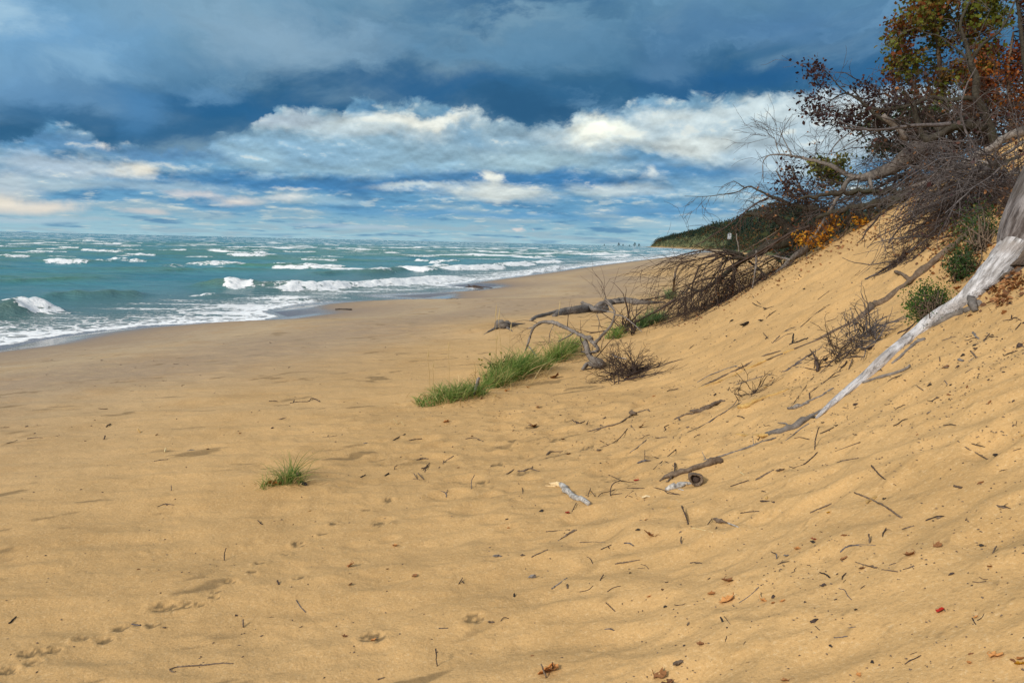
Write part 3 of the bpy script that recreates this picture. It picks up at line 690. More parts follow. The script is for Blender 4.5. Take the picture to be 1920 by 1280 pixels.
# ------------------------------------------------------------------ ground: one sheet to the horizon
def polar(r0, segs, half=43.0, step=0.10, coarse=4.0):
    rs = [r0]
    for rmax, k in segs:
        while rs[-1] < rmax: rs.append(rs[-1] * (1 + k))
    r = np.array(rs)
    a1 = np.arange(-half, half + 1e-6, step); a2 = np.arange(half + coarse, 360 - half - coarse / 2, coarse)
    a = np.radians(np.concatenate([a1, a2]))
    RR, AA = np.meshgrid(r, a, indexing='ij')
    return RR * np.sin(AA), RR * np.cos(AA), RR
QUAL = 0.9
GRID = {}
def build_ground():
    X, Y, RR = polar(0.8, [(26, 0.0042 / QUAL), (90, 0.009), (9000, 0.02), (24000, 0.3)], step=0.105 / QUAL)
    Z, d, s, b, r = height(X, Y, True)
    wob = 0.8 * fbm(X / 3.0, Y / 3.0, 3, 15) + 0.25 * gn(X / 0.5, Y / 0.5, 19)
    wet = sst(4.6, 0.5, d + wob * 0.9) * 0.95
    damp = sst(9.5, 3.0, d + wob) * 0.85
    band = np.exp(-((d - 9.5 - 2.0 * fbm(X / 7, Y / 7, 2, 23)) / 2.6) ** 2)
    damp = np.maximum(damp, 0.75 * band * sst(0.2, 1.0, 1 - s / 3))
    damp = np.maximum(damp, 0.42 * sst(0.05, 0.4, fbm(X * 0.5 + Y * 0.2, Y * 1.1 - X * 0.4, 4, 33)) * sst(9, 4, d) * sst(60, 30, r))
    a = X * 0.9 + Y * 0.42; c = -X * 0.42 + Y * 0.9
    crust = sst(0.30, 0.46, fbm(a / 0.7, c / 0.22, 4, 37)) * sst(4, 7, d) * sst(-0.05, 0.25, fbm(X / 2.2, Y / 1.3, 3, 39)) * 0.7 * sst(1, -1, s) * sst(60, 30, r)
    for fx, fy, k in FOOT:
        q = ((X - fx) / (0.05 * k)) ** 2 + ((Y - fy) / (0.035 * k)) ** 2
        mm = q < 9
        if np.any(mm): crust = np.maximum(crust, np.where(mm, 0.9 * sst(0.30, 0.55, np.exp(-q / 1.6) * (0.65 + 1.3 * gn(X / 0.035, Y / 0.02, 5))), 0))
    crust = np.maximum(crust, sst(0.42, 0.6, fbm(a / 0.12, c / 0.06, 3, 87)) * 0.75 * np.clip(np.exp(-(((X - 0.6) / 1.9) ** 2 + ((Y - 7.6) / 2.4) ** 2)) + 0.5 * sst(-0.5, 0.8, s) * sst(25, 14, r), 0, 1))
    veg = sst(-4, 1.0, b + 3 * gn(X / 30, Y / 30, 3))
    me = grid_mesh('sand_beach', X, Y, Z, True, dict(wet=wet, ochre=sst(5, 17, d + wob), damp=np.clip(damp, 0, 1), crust=np.clip(crust, 0, 1), veg=veg))
    GRID['Z'] = Z; GRID['r'] = RR[:, 0].copy(); GRID['n'] = int(round(86.0 / (0.105 / QUAL))) + 1; GRID['st'] = 0.105 / QUAL
    o = link('sand_beach', me, MT['sand']); tag(o, 'tan sand beach and dune slope beside the lake', None, None, 'structure')
build_ground()
_height_exact, _base_exact = height, base_h
def height(x, y, full=False):       # fast look-up in the sheet just built
    x = np.asarray(x, float); y = np.asarray(y, float)
    r = np.hypot(x, y); a = np.degrees(np.arctan2(x, y)); n = GRID['n']
    k = np.clip(np.searchsorted(GRID['r'], r) - 1, 0, len(GRID['r']) - 2)
    f = np.clip((r - GRID['r'][k]) / (GRID['r'][k + 1] - GRID['r'][k]), 0, 1)
    u = np.clip((a + 43.0) / GRID['st'], 0, n - 1.001); j = u.astype(int); g = u - j; Z = GRID['Z']
    z = (Z[k, j] * (1 - g) + Z[k, j + 1] * g) * (1 - f) + (Z[k + 1, j] * (1 - g) + Z[k + 1, j + 1] * g) * f
    bad = (np.abs(a) > 43.0) | (r < 1.0)
    if np.any(bad): z = np.where(bad, _base_exact(x, y)[0], z)
    return z
def G(px, py, lift=0.0, coarse=False):
    d = ray(px, py); T = _T
    for it in range(3):
        P = CAMP[None, :] + d[None, :] * T[:, None]
        dz = P[:, 2] - height(P[:, 0], P[:, 1])
        k = np.argmax(dz < 0)
        if dz[k] >= 0 or k == 0: k = len(T) - 1
        T = np.linspace(T[k - 1], T[k], 9)
    p = CAMP + d * T[4]
    p[2] = float(height(p[0:1], p[1:2])[0]) + lift
    return p

# ------------------------------------------------------------------ water
BREAK = [  # photo pixels of both ends of a breaking crest, height m, foam share start..end, foam strength
    ((0, 460), (84, 458), .35, .9), ((145, 460), (228, 458), .4, 1.), ((238, 463), (252, 464), .3, .6), ((0, 487), (55, 487), .5, 1.), ((85, 495), (168, 497), .55, 1.),
    ((92, 487), (140, 487), .35, .8), ((155, 473), (240, 476), .45, .9), ((228, 482), (292, 482), .5, 1.), ((348, 460), (384, 461), .4, 1.), ((276, 452), (300, 452), .3, .8),
    ((415, 467), (596, 466), .5, 1.), ((400, 473), (440, 476), .45, 1.), ((430, 483), (503, 485), .55, 1.), ((420, 452), (486, 454), .35, .9), ((490, 454), (584, 455), .35, .8),
    ((600, 484), (646, 485), .4, .9), ((545, 488), (590, 486), .3, .5), ((400, 503), (420, 503), .2, .5), ((505, 500), (538, 503), .5, .8), ((605, 468), (700, 469), .45, .9), ((666, 470), (745, 473), .5, 1.),
    ((690, 466), (800, 466), .45, .9), ((715, 478), (744, 477), .5, 1.), ((758, 455), (834, 457), .4, .8), ((804, 480), (908, 482), .5, 1.), ((780, 490), (804, 491), .4, .9),
    ((800, 465), (873, 466), .4, .9), ((890, 467), (1010, 466), .5, .9), ((912, 475), (950, 475), .4, .8), ((985, 480), (1030, 478), .5, .9), ((752, 509), (812, 512), .6, 1.), ((818, 509), (938, 503), .65, 1.), ((930, 500), (994, 497), .6, .9),
    ((992, 495), (1048, 492), .5, .9), ((1022, 476), (1070, 474), .4, .8), ((1040, 467), (1130, 468), .45, .9), ((1075, 480), (1130, 474), .4, .8), ((1120, 484), (1170, 477), .4, .8), ((1000, 470), (1040, 470), .4, .8),
    ((420, 543), (474, 543), .6, 1.), ((505, 548), (650, 540), .48, 1.), ((635, 541), (855, 523), .50, 1.), ((690, 516), (722, 513), .4, .7),
    ((14, 592), (86, 585), .62, 1.0), ((300, 502), (345, 500), .3, .3), ((392, 555), (404, 557), .2, .6),
]
GREEN = [((-160, 542), (200, 530), .38), ((90, 562), (160, 560), .35), ((175, 560), (260, 556), .4), ((380, 541), (425, 543), .55), ((474, 543), (560, 545), .5), ((270, 473), (345, 476), .5), ((440, 503), (560, 506), .55),
         ((-80, 600), (14, 592), .5), ((690, 518), (752, 510), .6), ((590, 520), (640, 516), .4), ((300, 515), (360, 512), .4), ((580, 563), (520, 560), .15), ((340, 475), (400, 475), .4), ((1000, 512), (1050, 500), .4)]
def build_water():
    X, Y, RR = polar(9.0, [(90, 0.006), (400, 0.011), (3000, 0.02), (26000, 0.08)], half=41, step=0.11, coarse=6)
    d = -seg_sd(X, Y, SHORE, SHORE_C)          # metres out from the water's edge
    far = sst(900, 150, RR)
    dep = sst(1, 30, d)
    # wind sea: crests lie across the view, steep side towards the shore
    wx = 2.5 * gn(X / 22, Y / 22, 201); 
    u = Y * 0.97 - X * 0.24 + wx; v = X * 0.97 + Y * 0.24
    n1 = gn(v / 16, u / 6.0, 202); n2 = gn(v / 7, u / 2.8, 203); n3 = gn(v / 30, u / 12, 204); n4 = gn(v / 2.2, u / 1.1, 205)
    def crest(n): return 1 - np.abs(n) * 2.2
    h = dep * (0.27 * crest(n1) + 0.26 * n3 * 2 + 0.16 * crest(n2)) + (0.25 + 0.75 * dep) * 0.065 * n4 * sst(200, 60, RR) * sst(0, 3, d)
    h = h * far
    foam = np.zeros(X.shape)
    def wave(p, q, ht, fs, sd):
        nonlocal h, foam
        A = np.array(zplane(*p)); B = np.array(zplane(*q)); e = B - A; L = np.linalg.norm(e) + 1e-6; e /= L
        nrm = np.array([e[1], -e[0]]);   # right-hand side of A->B : towards the viewer
        if nrm @ A > 0: nrm = -nrm
        s = (X - A[0]) * e[0] + (Y - A[1]) * e[1]
        t = (X - A[0]) * nrm[0] + (Y - A[1]) * nrm[1]     # + towards viewer
        Rm = (A[0] ** 2 + A[1] ** 2) ** .5
        wd = max(0.9, ht * 2.2) * (1 + Rm / 260.0)
        M = (np.abs(t) < wd * 6) & (s > -L * .8 - 3) & (s < L * 1.8 + 3)
        if not np.any(M): return
        ss, tt = s[M], t[M]
        tt = tt - 0.12 * L * np.sin(np.pi * np.clip(ss / L, 0, 1)) * (0.3 if L > 6 else 0.1) - 0.5 * wd * gn(ss / (1.2 * wd) + sd, ss * 0, sd)
        end = sst(-0.3 * L - 0.6, 0.3 * L, ss) * sst(1.3 * L + 0.6, 0.7 * L, ss) * (0.85 + 0.4 * gn(ss / (0.2 * L + 0.5), ss * 0 + 7, sd))
        prof = np.where(tt < 0, np.exp(-(tt / (wd * 1.5)) ** 2), np.exp(-(tt / (wd * 0.55)) ** 2))
        h[M] = h[M] * (1 - 0.6 * prof * end) + ht * end * prof * (1 + 0.25 * gn(ss / 0.7, tt / 0.5, sd))
        if fs:
            sj = ss / L + 0.10 * gn(tt / (0.3 * wd), ss / (0.5 * wd), sd + 2)
            e2 = sst(-0.02, 0.05, sj) * sst(1.02, 0.95, sj); bell = np.clip(4 * sj * (1 - sj), 0, 1) ** 0.5
            run = wd * (0.25 + bell * (0.9 + 0.9 * gn(ss / (0.12 * L + 0.6), ss * 0 + 3, sd + 5)))
            f = (0.92 + 0.8 * gn(ss / (0.5 * wd), tt / (0.25 * wd), sd + 11)) * sst(-wd * 0.45, -wd * 0.05, tt) * sst(run + 0.5, run * 0.55, tt)
            back = 0.55 * sst(-wd * 3.2, -wd * 0.3, tt) * (tt < 0)
            ff = fs * e2 * np.maximum(f, back * (0.6 + gn(ss / 1.2, tt / 0.8, sd + 9)))
            foam[M] = np.maximum(foam[M], ff)
            h[M] += 0.10 * ff * np.clip(gn(ss / 0.35, tt / 0.35, sd + 3) + 0.2, -1, 1) * ht * 2
    for i, (p, q, ht) in enumerate(GREEN): wave(p, q, ht, 0, 300 + i)
    for i, (p, q, ht, fs) in enumerate(BREAK): wave(p, q, ht * 0.95, fs, 340 + i * 3)
    # more broken crests between the ones read off the photograph
    rb = np.random.default_rng(12)
    for i in range(70):
        dpy = 9 + 52 * rb.random() ** 1.5; x0 = rb.uniform(-60, 1200 - dpy * 7); L_ = rb.uniform(14, 60) * (.7 + dpy / 60)
        y0 = HZ(x0) + dpy; wave((x0, y0), (x0 + L_, HZ(x0 + L_) + dpy + rb.uniform(-.8, .6)), rb.uniform(.3, .5), rb.uniform(.6, 1.0), 700 + i * 3)
    # scattered far whitecaps
    fw = gn(v / 14 + 50, u / 7.0, 401) + 0.45 * gn(v / 5, u / 3.0, 402)
    wc = sst(0.19, 0.35, fw) * sst(120, 260, RR) * 0.85
    surf = sst(70, 25, d) * sst(120, 170, RR) * sst(0.10, 0.32, gn(v / 26 + 9, u / 6.5, 405) + 0.5 * gn(v / 8, u / 3.0, 406)) * 0.95
    foam = np.maximum(foam, np.maximum(wc, surf))
    # swash: lacy foam on the thin water near the edge
    dd = d + 0.8 * gn(X / 4, Y / 4, 411) + 0.3 * gn(X / 1.1, Y / 1.1, 412)
    sw = 0.46 * sst(-0.1, 0.5, dd) * sst(8, 1.0, dd) + 0.35 * sst(11, 5, dd) * sst(0.0, 0.3, gn(v / 5, u / 1.2, 413)) * (dd > 1)
    line = 0.85 * np.exp(-((dd - 0.55) / 0.28) ** 2) + 0.75 * np.exp(-((dd - 3.2 - gn(X / 3, Y / 3, 414)) / 0.35) ** 2) * sst(-0.2, 0.2, gn(v / 6, u / 6, 415))
    poolm = sst(33.5, 36, Y) * sst(-11.5, -9, X) * sst(60, 52, Y)
    foam = np.maximum(foam, np.maximum(sw, line) * (1 - 0.75 * poolm * sst(3.5, 2.0, d)))
    h = h + 0.03 * sst(0, 1, dd) * sst(4, 1, dd) * gn(X / 0.8, Y / 0.8, 420) + np.minimum(d, 3) * 0.006
    shallow = sst(20, 2, d); film = sst(2.6, 0.2, dd)
    h = h * sst(-0.3, 1.0, d) + 0.006
    me = grid_mesh('lake_water', X, Y, h, True, dict(foam=np.clip(foam, 0, 1), shallow=shallow, film=film, chop=n1))
    o = link('lake_water', me, MT['water']); tag(o, 'choppy teal lake with whitecaps and foam', None, None, 'structure')
build_water()

# ------------------------------------------------------------------ far shore: forest, house, tiny trees
def build_forest():
    rng = np.random.default_rng(11); mb = MB()
    t = np.array(BLUFF[5:16]); segL = np.linalg.norm(np.diff(t, axis=0), axis=1); cum = np.r_[0, np.cumsum(segL)]
    N = 3600
    # denser near, thinner far
    u = cum[-1] * rng.random(N) ** 1.9
    k = np.clip(np.searchsorted(cum, u) - 1, 0, len(segL) - 1); f = (u - cum[k]) / segL[k]
    P = t[k] * (1 - f)[:, None] + t[k + 1] * f[:, None]
    D = (t[k + 1] - t[k]) / segL[k][:, None]; nr = np.stack([D[:, 1], -D[:, 0]], 1)
    off = -1.0 + 50 * rng.random(N) ** 1.4; P = P + nr * off[:, None] + rng.normal(0, 3, (N, 2))
    near = P[:, 1] < 170
    keep = ~(near & (rng.random(N) < 0.5)); P = P[keep]; off = off[keep]
    Z, d, s, b = base_h(P[:, 0], P[:, 1])
    for i in range(len(P)):
        R_ = math.hypot(*P[i])
        if R_ < 60 or b[i] < -3: continue
        sc = rng.uniform(0.7, 1.25) * min(1.0, 0.34 + max(off[i], 0) / 26) * (5.2 if R_ > 350 else 4.4)
        nleaf = int(np.clip(30000 / R_, 26, 150))
        th = rng.random(nleaf) * 6.283; ph = np.arccos(1 - 1.25 * rng.random(nleaf)); rr = sc * (0.72 + 0.3 * rng.random(nleaf)) 
        lob = 1 + 0.28 * np.sin(th * 2 + rng.random() * 6) * np.sin(ph * 3 + rng.random() * 6)
        C = np.stack([rr * lob * np.sin(ph) * np.cos(th), rr * lob * np.sin(ph) * np.sin(th), rr * lob * np.cos(ph) * 0.95 + sc * 0.75], 1) + [P[i, 0], P[i, 1], Z[i]]
        base = rng.random() ** 1.3 * 0.85 + (0.35 if off[i] < 14 and rng.random() < 0.5 else 0)
        leaves(mb, C, sc * (0.22 if R_ < 500 else 0.36), rng, LEAF_OVAL[[0, 1, 3, 5]], tints=np.clip(base + 0.12 * rng.standard_normal(nleaf), 0, 1))
    o = mb.build('bluff_forest', MT['forest'], smooth=False, origin=(120, 400, 5))
    tag(o, 'dark green and rust wooded bluff along the far shore', 'forest', None, 'stuff')
build_forest()
def plain_mat(name, c, rough=0.7):
    m, N, p = new_mat(name)
    g = m.node_tree.nodes.new('ShaderNodeNewGeometry').outputs['Position']
    N.put(p.inputs['Base Color'], N.mix(N.noise(g, 2.0, 4, 0.6), tuple(v * 0.85 for v in c) + (1,), tuple(min(1, v * 1.1) for v in c) + (1,)))
    p.inputs['Roughness'].default_value = rough
    return m
def boxm(mb, c, s, tint=0.5):
    c = np.array(c, float); s = np.array(s, float) / 2
    v = [c + s * np.array(q) for q in [(-1, -1, -1), (1, -1, -1), (1, 1, -1), (-1, 1, -1), (-1, -1, 1), (1, -1, 1), (1, 1, 1), (-1, 1, 1)]]
    mb.add(v, [(0, 3, 2, 1), (4, 5, 6, 7), (0, 1, 5, 4), (1, 2, 6, 5), (2, 3, 7, 6), (3, 0, 4, 7)], tint)
def build_house():
    x, y, z = at(1368, 441, 600); h = 0.30
    e = empty('house', (x, y, z - 3), 'small white house among the trees on the far bluff', 'house')
    S_ = lambda v: np.array(v, float) * h + [x, y, z]
    mb = MB(); boxm(mb, (x, y, z - 1), (7 * h, 7 * h, 6 * h + 2)); mb.add(S_([(-3.5, -3.5, 3), (3.5, -3.5, 3), (0, -3.5, 5.6), (-3.5, 3.5, 3), (3.5, 3.5, 3), (0, 3.5, 5.6)]), [(0, 1, 2), (3, 5, 4)])
    mb.build('wall', plain_mat('white_siding', (.5, .52, .55)), e, False)
    mb = MB()
    for sg in (-1, 1):
        a = S_([(0, -4.1, 5.75), (sg * 4.1, -4.1, 2.75), (sg * 4.1, 4.1, 2.75), (0, 4.1, 5.75)])
        mb.add(np.vstack([a, a + [0, 0, .2]]), [(0, 1, 2, 3), (7, 6, 5, 4), (0, 4, 5, 1), (1, 5, 6, 2), (2, 6, 7, 3), (3, 7, 4, 0)])
    mb.build('roof', plain_mat('grey_shingle', (.2, .2, .22)), e, False)
    for dx_, dz_ in ((-1.8, 1.2), (1.8, 1.2), (-1.8, -1.6), (1.8, -1.6)):
        mb = MB(); boxm(mb, S_((dx_, -3.52, dz_)), (1.3 * h, .12, 1.5 * h)); mb.build('window', plain_mat('dark_glass', (.05, .07, .1), 0.1), e, False)
build_house()
def far_tree(px, h, Y, label, w=0.4):
    b = np.array([*at(px, HZ(px) + 2, Y)[:2], -1.0]); rng = np.random.default_rng(int(px))
    e = empty('pine_tree', b, label, 'tree', 'lone trees on the far point')
    mb = MB(); tube(mb, [b, b + [0, 0, h * .9]], [h * .04, h * .015], 6); mb.build('trunk', MT['darkwood'], e)
    mb = MB(); n = 160; f = rng.random(n) ** .8; r = h * w * (1 - f) ** .8 * (0.4 + rng.random(n)); a = rng.random(n) * 6.28
    leaves(mb, np.stack([b[0] + r * np.cos(a), b[1] + r * np.sin(a), b[2] + h * (.2 + .8 * f)], 1), h * .12, rng, LEAF_OVAL[[0, 1, 3, 5]], tints=rng.random(n) * .3)
    mb.build('crown', MT['forest'], e, False)
ft = [(1133, 9, 'tiny dark tree standing alone at the left end of the far point'), (1160, 15, 'taller tree of the two in the middle of the far point'), (1168, 10, 'low tree close right of the taller one on the far point'),
      (1190, 17, 'rounded dark tree just left of the wooded headland'), (1198, 13, 'smaller tree touching the headland tip on its left'), (1180, 8, 'lowest scrubby tree between two others on the far point')]
for px, h, l in ft: far_tree(px, h * 0.85, 2600, l)
# ------------------------------------------------------------------ placing things by where they touch the sand
crop = lambda ox, oy, k: (lambda x, y: (ox + x / k, oy + y / k))
CR = {'a': crop(700, 540, 3.2), 'c': crop(960, 740, 3.2), 'd': crop(0, 1000, 2.743), 'e': crop(640, 960, 3.0), 'f': crop(1240, 860, 2.8235), 'g': crop(640, 760, 3.2), 'h': crop(0, 700, 3.0),
      'i': crop(1400, 260, 3.556), 'j': crop(1380, 520, 3.556), 'k': crop(1400, 0, 3.692), 'l': crop(1180, 360, 4.924), 'p': crop(0, 0, 1.0), 't': crop(360, 780, 4.8), 'm': crop(600, 420, 2.4)}
KS = {'a': 3.2, 'c': 3.2, 'd': 2.743, 'e': 3.0, 'f': 2.8235, 'g': 3.2, 'h': 3.0, 'i': 3.556, 'j': 3.556, 'k': 3.692, 'l': 4.924, 'p': 1.0, 't': 4.8, 'm': 2.4}
def pt(c, s, lift=0.0):
    x, y = CR[c](s[0], s[1])
    if len(s) == 2: return G(x, y, lift)
    if len(s) == 3:                                   # raised: s[2] = height above its ground point, in source units
        g = G(x, y + s[2] / KS[c]); return at(x, y, g[1])
    return at(x, y, s[3])                             # explicit forward distance
def dist(p): return float(np.linalg.norm(np.asarray(p) - CAMP))
def path(c, P, w, lift=0.35):
    """control points -> world points + radii; w in source pixels (full width)"""
    ws = w if isinstance(w, (list, tuple)) else [w] * len(P)
    out, rad = [], []
    for s, wi in zip(P, ws):
        p = pt(c, s); r = wi / KS[c] / 2 * dist(p) / F_PX
        if len(s) == 2: p = p + np.array([0, 0, r * lift])
        out.append(p); rad.append(r)
    return np.array(out), np.array(rad)
SEED = [100]
def woody(name, label, cat, c, paths, mat, group=None, rough=0.12, sides=8, wig=0.15, parts=None, twigs=0, twigmat=None, lift=0.35, twiglen=0.3):
    """a stick, branch or log: first path is the stem, others are limbs of the same piece"""
    SEED[0] += 7; rng = np.random.default_rng(SEED[0]); mb = MB(); org = None; stems = []
    for k, (P, w) in enumerate(paths):
        pp, rr = path(c, P, w, lift)
        if org is None: org = pp.mean(0)
        p, w2 = wood(mb, pp, rr, SEED[0] + k, sides if np.max(rr) > 0.008 else 5, None, rough, wig, tint=float(rng.random()) * 0.6); stems.append((p, w2))
    if not parts and not twigs:
        o = mb.build(name, mat, origin=org); return tag(o, label, cat, group)
    e = empty(name, org, label, cat, group)
    mb.build('branch' if name != 'branch' else 'stem', mat, e)
    if twigs:
        tm = MB(); tips = []
        for i in range(twigs):
            p, w2 = stems[rng.integers(len(stems))]; k = rng.integers(len(p) // 5, len(p)); 
            d = p[min(k + 1, len(p) - 1)] - p[max(k - 1, 0)]; d = d / (np.linalg.norm(d) + 1e-9) + rng.standard_normal(3) * 0.7
            grow(tm, p[k], d, twiglen * rng.uniform(.5, 1.3), max(w2[k] * 0.3, 0.0025), 1, rng, tips, rmin=0.002, kids=(1, 3))
        tm.build('twigs', twigmat or MT['twig'], e)
    for nm, (PP, ww), mt in (parts or []):
        pb = MB(); pp, rr = path(c, PP, ww, lift); wood(pb, pp, rr, SEED[0] + 55, 7, None, 0.15, 0.1); pb.build(nm, mt, e)
    return e
LEAF_DEAD = np.array([(0, 0), (.16, .12), (.34, .22), (.26, .4), (.36, .58), (.2, .74), (.1, .95), (-.08, .9), (-.26, .78), (-.24, .55), (-.4, .42), (-.3, .2), (-.12, .1)])
def flake(name, label, cat, c, s, size, mat, shape=LEAF_DEAD, stem=True, group=None, n=1, curl=0.7):
    """a dead leaf or flat scrap lying on the sand, crumpled"""
    SEED[0] += 3; rng = np.random.default_rng(SEED[0]); mb = MB(); p = pt(c, s); sz = size / KS[c] * dist(p) / F_PX
    for q in range(n):
        o = p + np.array([rng.normal(0, sz * .35), rng.normal(0, sz * .35), sz * 0.05]) if n > 1 else p + np.array([0, 0, sz * 0.06])
        a = rng.random() * 6.28; m_ = 7
        outl = shape * 1.0; outl = np.column_stack([outl[:, 0], outl[:, 1] - 0.5]) * sz
        ca, sa = math.cos(a), math.sin(a)
        cen = np.array([[0, 0]]); pts = np.vstack([cen, outl, outl * 0.5])
        u = pts[:, 0] * ca - pts[:, 1] * sa; v = pts[:, 0] * sa + pts[:, 1] * ca
        z = curl * (pts[:, 0] ** 2 * 1.6 + 0.5 * pts[:, 1] ** 2) / sz + rng.standard_normal(len(pts)) * sz * 0.05
        tl = rng.normal(0.2, 0.35, 2)
        V = np.stack([o[0] + u, o[1] + v, o[2] + z + u * tl[0] - v * abs(tl[1]) * 0.6], 1)
        gh = height(V[:, 0], V[:, 1]); V[:, 2] += max(0, float(np.max(gh - V[:, 2]))) * 0.6 + 0.001
        k = len(shape); F = []
        for i in range(k):
            j = (i + 1) % k; F.append((1 + i, 1 + j, 1 + k + j, 1 + k + i)); F.append((0, 1 + k + i, 1 + k + j))
        V2 = V + np.array([0, 0, -0.0012]); 
        mb.add(np.vstack([V, V2]), F + [tuple(x + len(V) for x in f[::-1]) for f in F], rng.random())
        if stem:
            b = V[1]; e_ = b + np.array([rng.normal(0, .4), rng.normal(0, .4), 0.35]) * sz * 0.8
            tube(mb, np.array([b, (b + e_) / 2 + [0, 0, sz * .08], e_]), np.array([1, .8, .6]) * sz * 0.03, 4)
    o = mb.build(name, mat, smooth=False, origin=p); return tag(o, label, cat, group)
def chunk(name, label, cat, c, s, size, mat, asp=(1, .6, .45), group=None, rot=None):
    """irregular scrap of bark or wood"""
    SEED[0] += 3; rng = np.random.default_rng(SEED[0]); p = pt(c, s); sz = size / KS[c] * dist(p) / F_PX / 2
    a = rng.random() * 6.28 if rot is None else R(rot)
    d = np.array([math.cos(a), math.sin(a), rng.normal(0, .15)]); mb = MB()
    P = [p + d * sz * t + np.array([0, 0, sz * asp[2] * .5]) + rng.normal(0, .06, 3) * sz for t in np.linspace(-1, 1, 6)]
    tube(mb, P, np.array([.25, .8, 1, .9, .75, .2]) * sz * asp[1] * 0.6, 7, 0.5, rng, squash=asp[2] / asp[1])
    o = mb.build(name, mat, smooth=False, origin=p); return tag(o, label, cat, group)
def blades(mb, B, n_len, rng, width, wind=(0.25, 0.0), spread=0.55, droop=0.9, tints=(0, .8)):
    """B base points (n,3); strips curving outwards"""
    n = len(B); L = np.asarray(n_len); k = 6
    a = rng.random(n) * 6.283; s = spread * np.abs(rng.standard_normal(n)) * 0.8
    d = np.stack([np.cos(a) * s + wind[0], np.sin(a) * s + wind[1], np.ones(n)], 1); d /= np.linalg.norm(d, axis=1)[:, None]
    h = np.stack([np.cos(a) * .8 + wind[0], np.sin(a) * .8 + wind[1], np.zeros(n)], 1); h /= np.linalg.norm(h, axis=1)[:, None] + 1e-6
    dr = droop * (0.3 + 0.9 * rng.random(n)); t = np.linspace(0, 1, k)
    C = B[:, None, :] + L[:, None, None] * (t[None, :, None] * d[:, None, :] + (dr[:, None] * t[None, :] ** 2.4)[..., None] * (h * .75 + [0, 0, -.55])[:, None, :] * 0.75)
    W = width * (0.6 + 0.8 * rng.random(n))
    sd = np.cross(d, rng.standard_normal((n, 3))); sd /= np.linalg.norm(sd, axis=1)[:, None] + 1e-6
    wt = (1 - t ** 2.2) * 0.5 + 0.06
    V = np.stack([C - sd[:, None, :] * (W[:, None] * wt)[..., None], C + sd[:, None, :] * (W[:, None] * wt)[..., None]], 2).reshape(n, k * 2, 3)
    F = [(b * 2 * k + 2 * i, b * 2 * k + 2 * i + 1, b * 2 * k + 2 * i + 3, b * 2 * k + 2 * i + 2) for b in range(n) for i in range(k - 1)]
    tt = tints[0] + (tints[1] - tints[0]) * rng.random(n)
    T = np.clip(np.repeat(tt[:, None], k * 2, 1) + 0.18 * np.repeat(t, 2)[None, :], 0, 1).ravel()
    mb.add(V.reshape(-1, 3), F, T)
def tuft(name, label, spots, mat, seed, dry=0.12, width=0.006, wind=(0.2, 0.0), spread=0.5, droop=0.8, seedheads=0, stray=0.12):
    """spots: (px, py, radius px, blade length px, count)"""
    rng = np.random.default_rng(seed); mb = MB(); md = MB(); org = None
    for (px, py, rp, lp, n) in spots:
        g0 = G(px, py); k = dist(g0) / F_PX
        if org is None: org = g0
        aa = rng.random(n) * 6.28; rr = np.sqrt(rng.random(n)) * rp * k
        B = np.stack([g0[0] + rr * np.cos(aa), g0[1] + rr * np.sin(aa) * 1.1, np.zeros(n)], 1); B[:, 2] = height(B[:, 0], B[:, 1]) - 0.01; n = int(n * .8)
        B = B[:n]; rr = rr[:n]
        L = lp * k * (0.45 + 0.65 * rng.random(n)) * (1.1 - 0.35 * rr / (rp * k + 1e-6))
        ns = int(n * stray)      # sparse outliers and bent blades round the clump
        if ns:
            q2 = rr[:ns] * (1.6 + 1.2 * rng.random(ns)); B[:ns, 0] = g0[0] + q2 * np.cos(aa[:ns]) * 1.6; B[:ns, 1] = g0[1] + q2 * np.sin(aa[:ns]); B[:ns, 2] = height(B[:ns, 0], B[:ns, 1]) - .01; L[:ns] *= .75
        nd = int(n * dry)
        blades(mb, B[nd:], L[nd:], rng, width, wind, spread, droop)
        if nd: blades(md, B[:nd], L[:nd] * .8, rng, width, wind, spread * 1.5, droop * 1.3, (0, 1))
    for (px, py, hp) in (seedheads or []):
        b = G(px, py); k = dist(b) / F_PX; top = b + np.array([rng.normal(0, .1), 0, 1]) * hp * k
        tube(md, np.array([b, (b + top) / 2 + [0.01, 0, 0], top]), np.array([.003, .003, .002]), 4, tint=.6)
        tube(md, np.array([top - [0, 0, .02], top + [0.01, 0, hp * k * .1], top + [0.015, 0, hp * k * .25]]), np.array([.003, .009, .002]), 5, tint=.9)
    e = empty(name, org, label, 'grass tuft', 'marram grass tufts on the sand')
    mb.build('green_blades', mat, e, False)
    if md.n: md.build('dry_blades', MT['drygrass'], e, False)
    return e

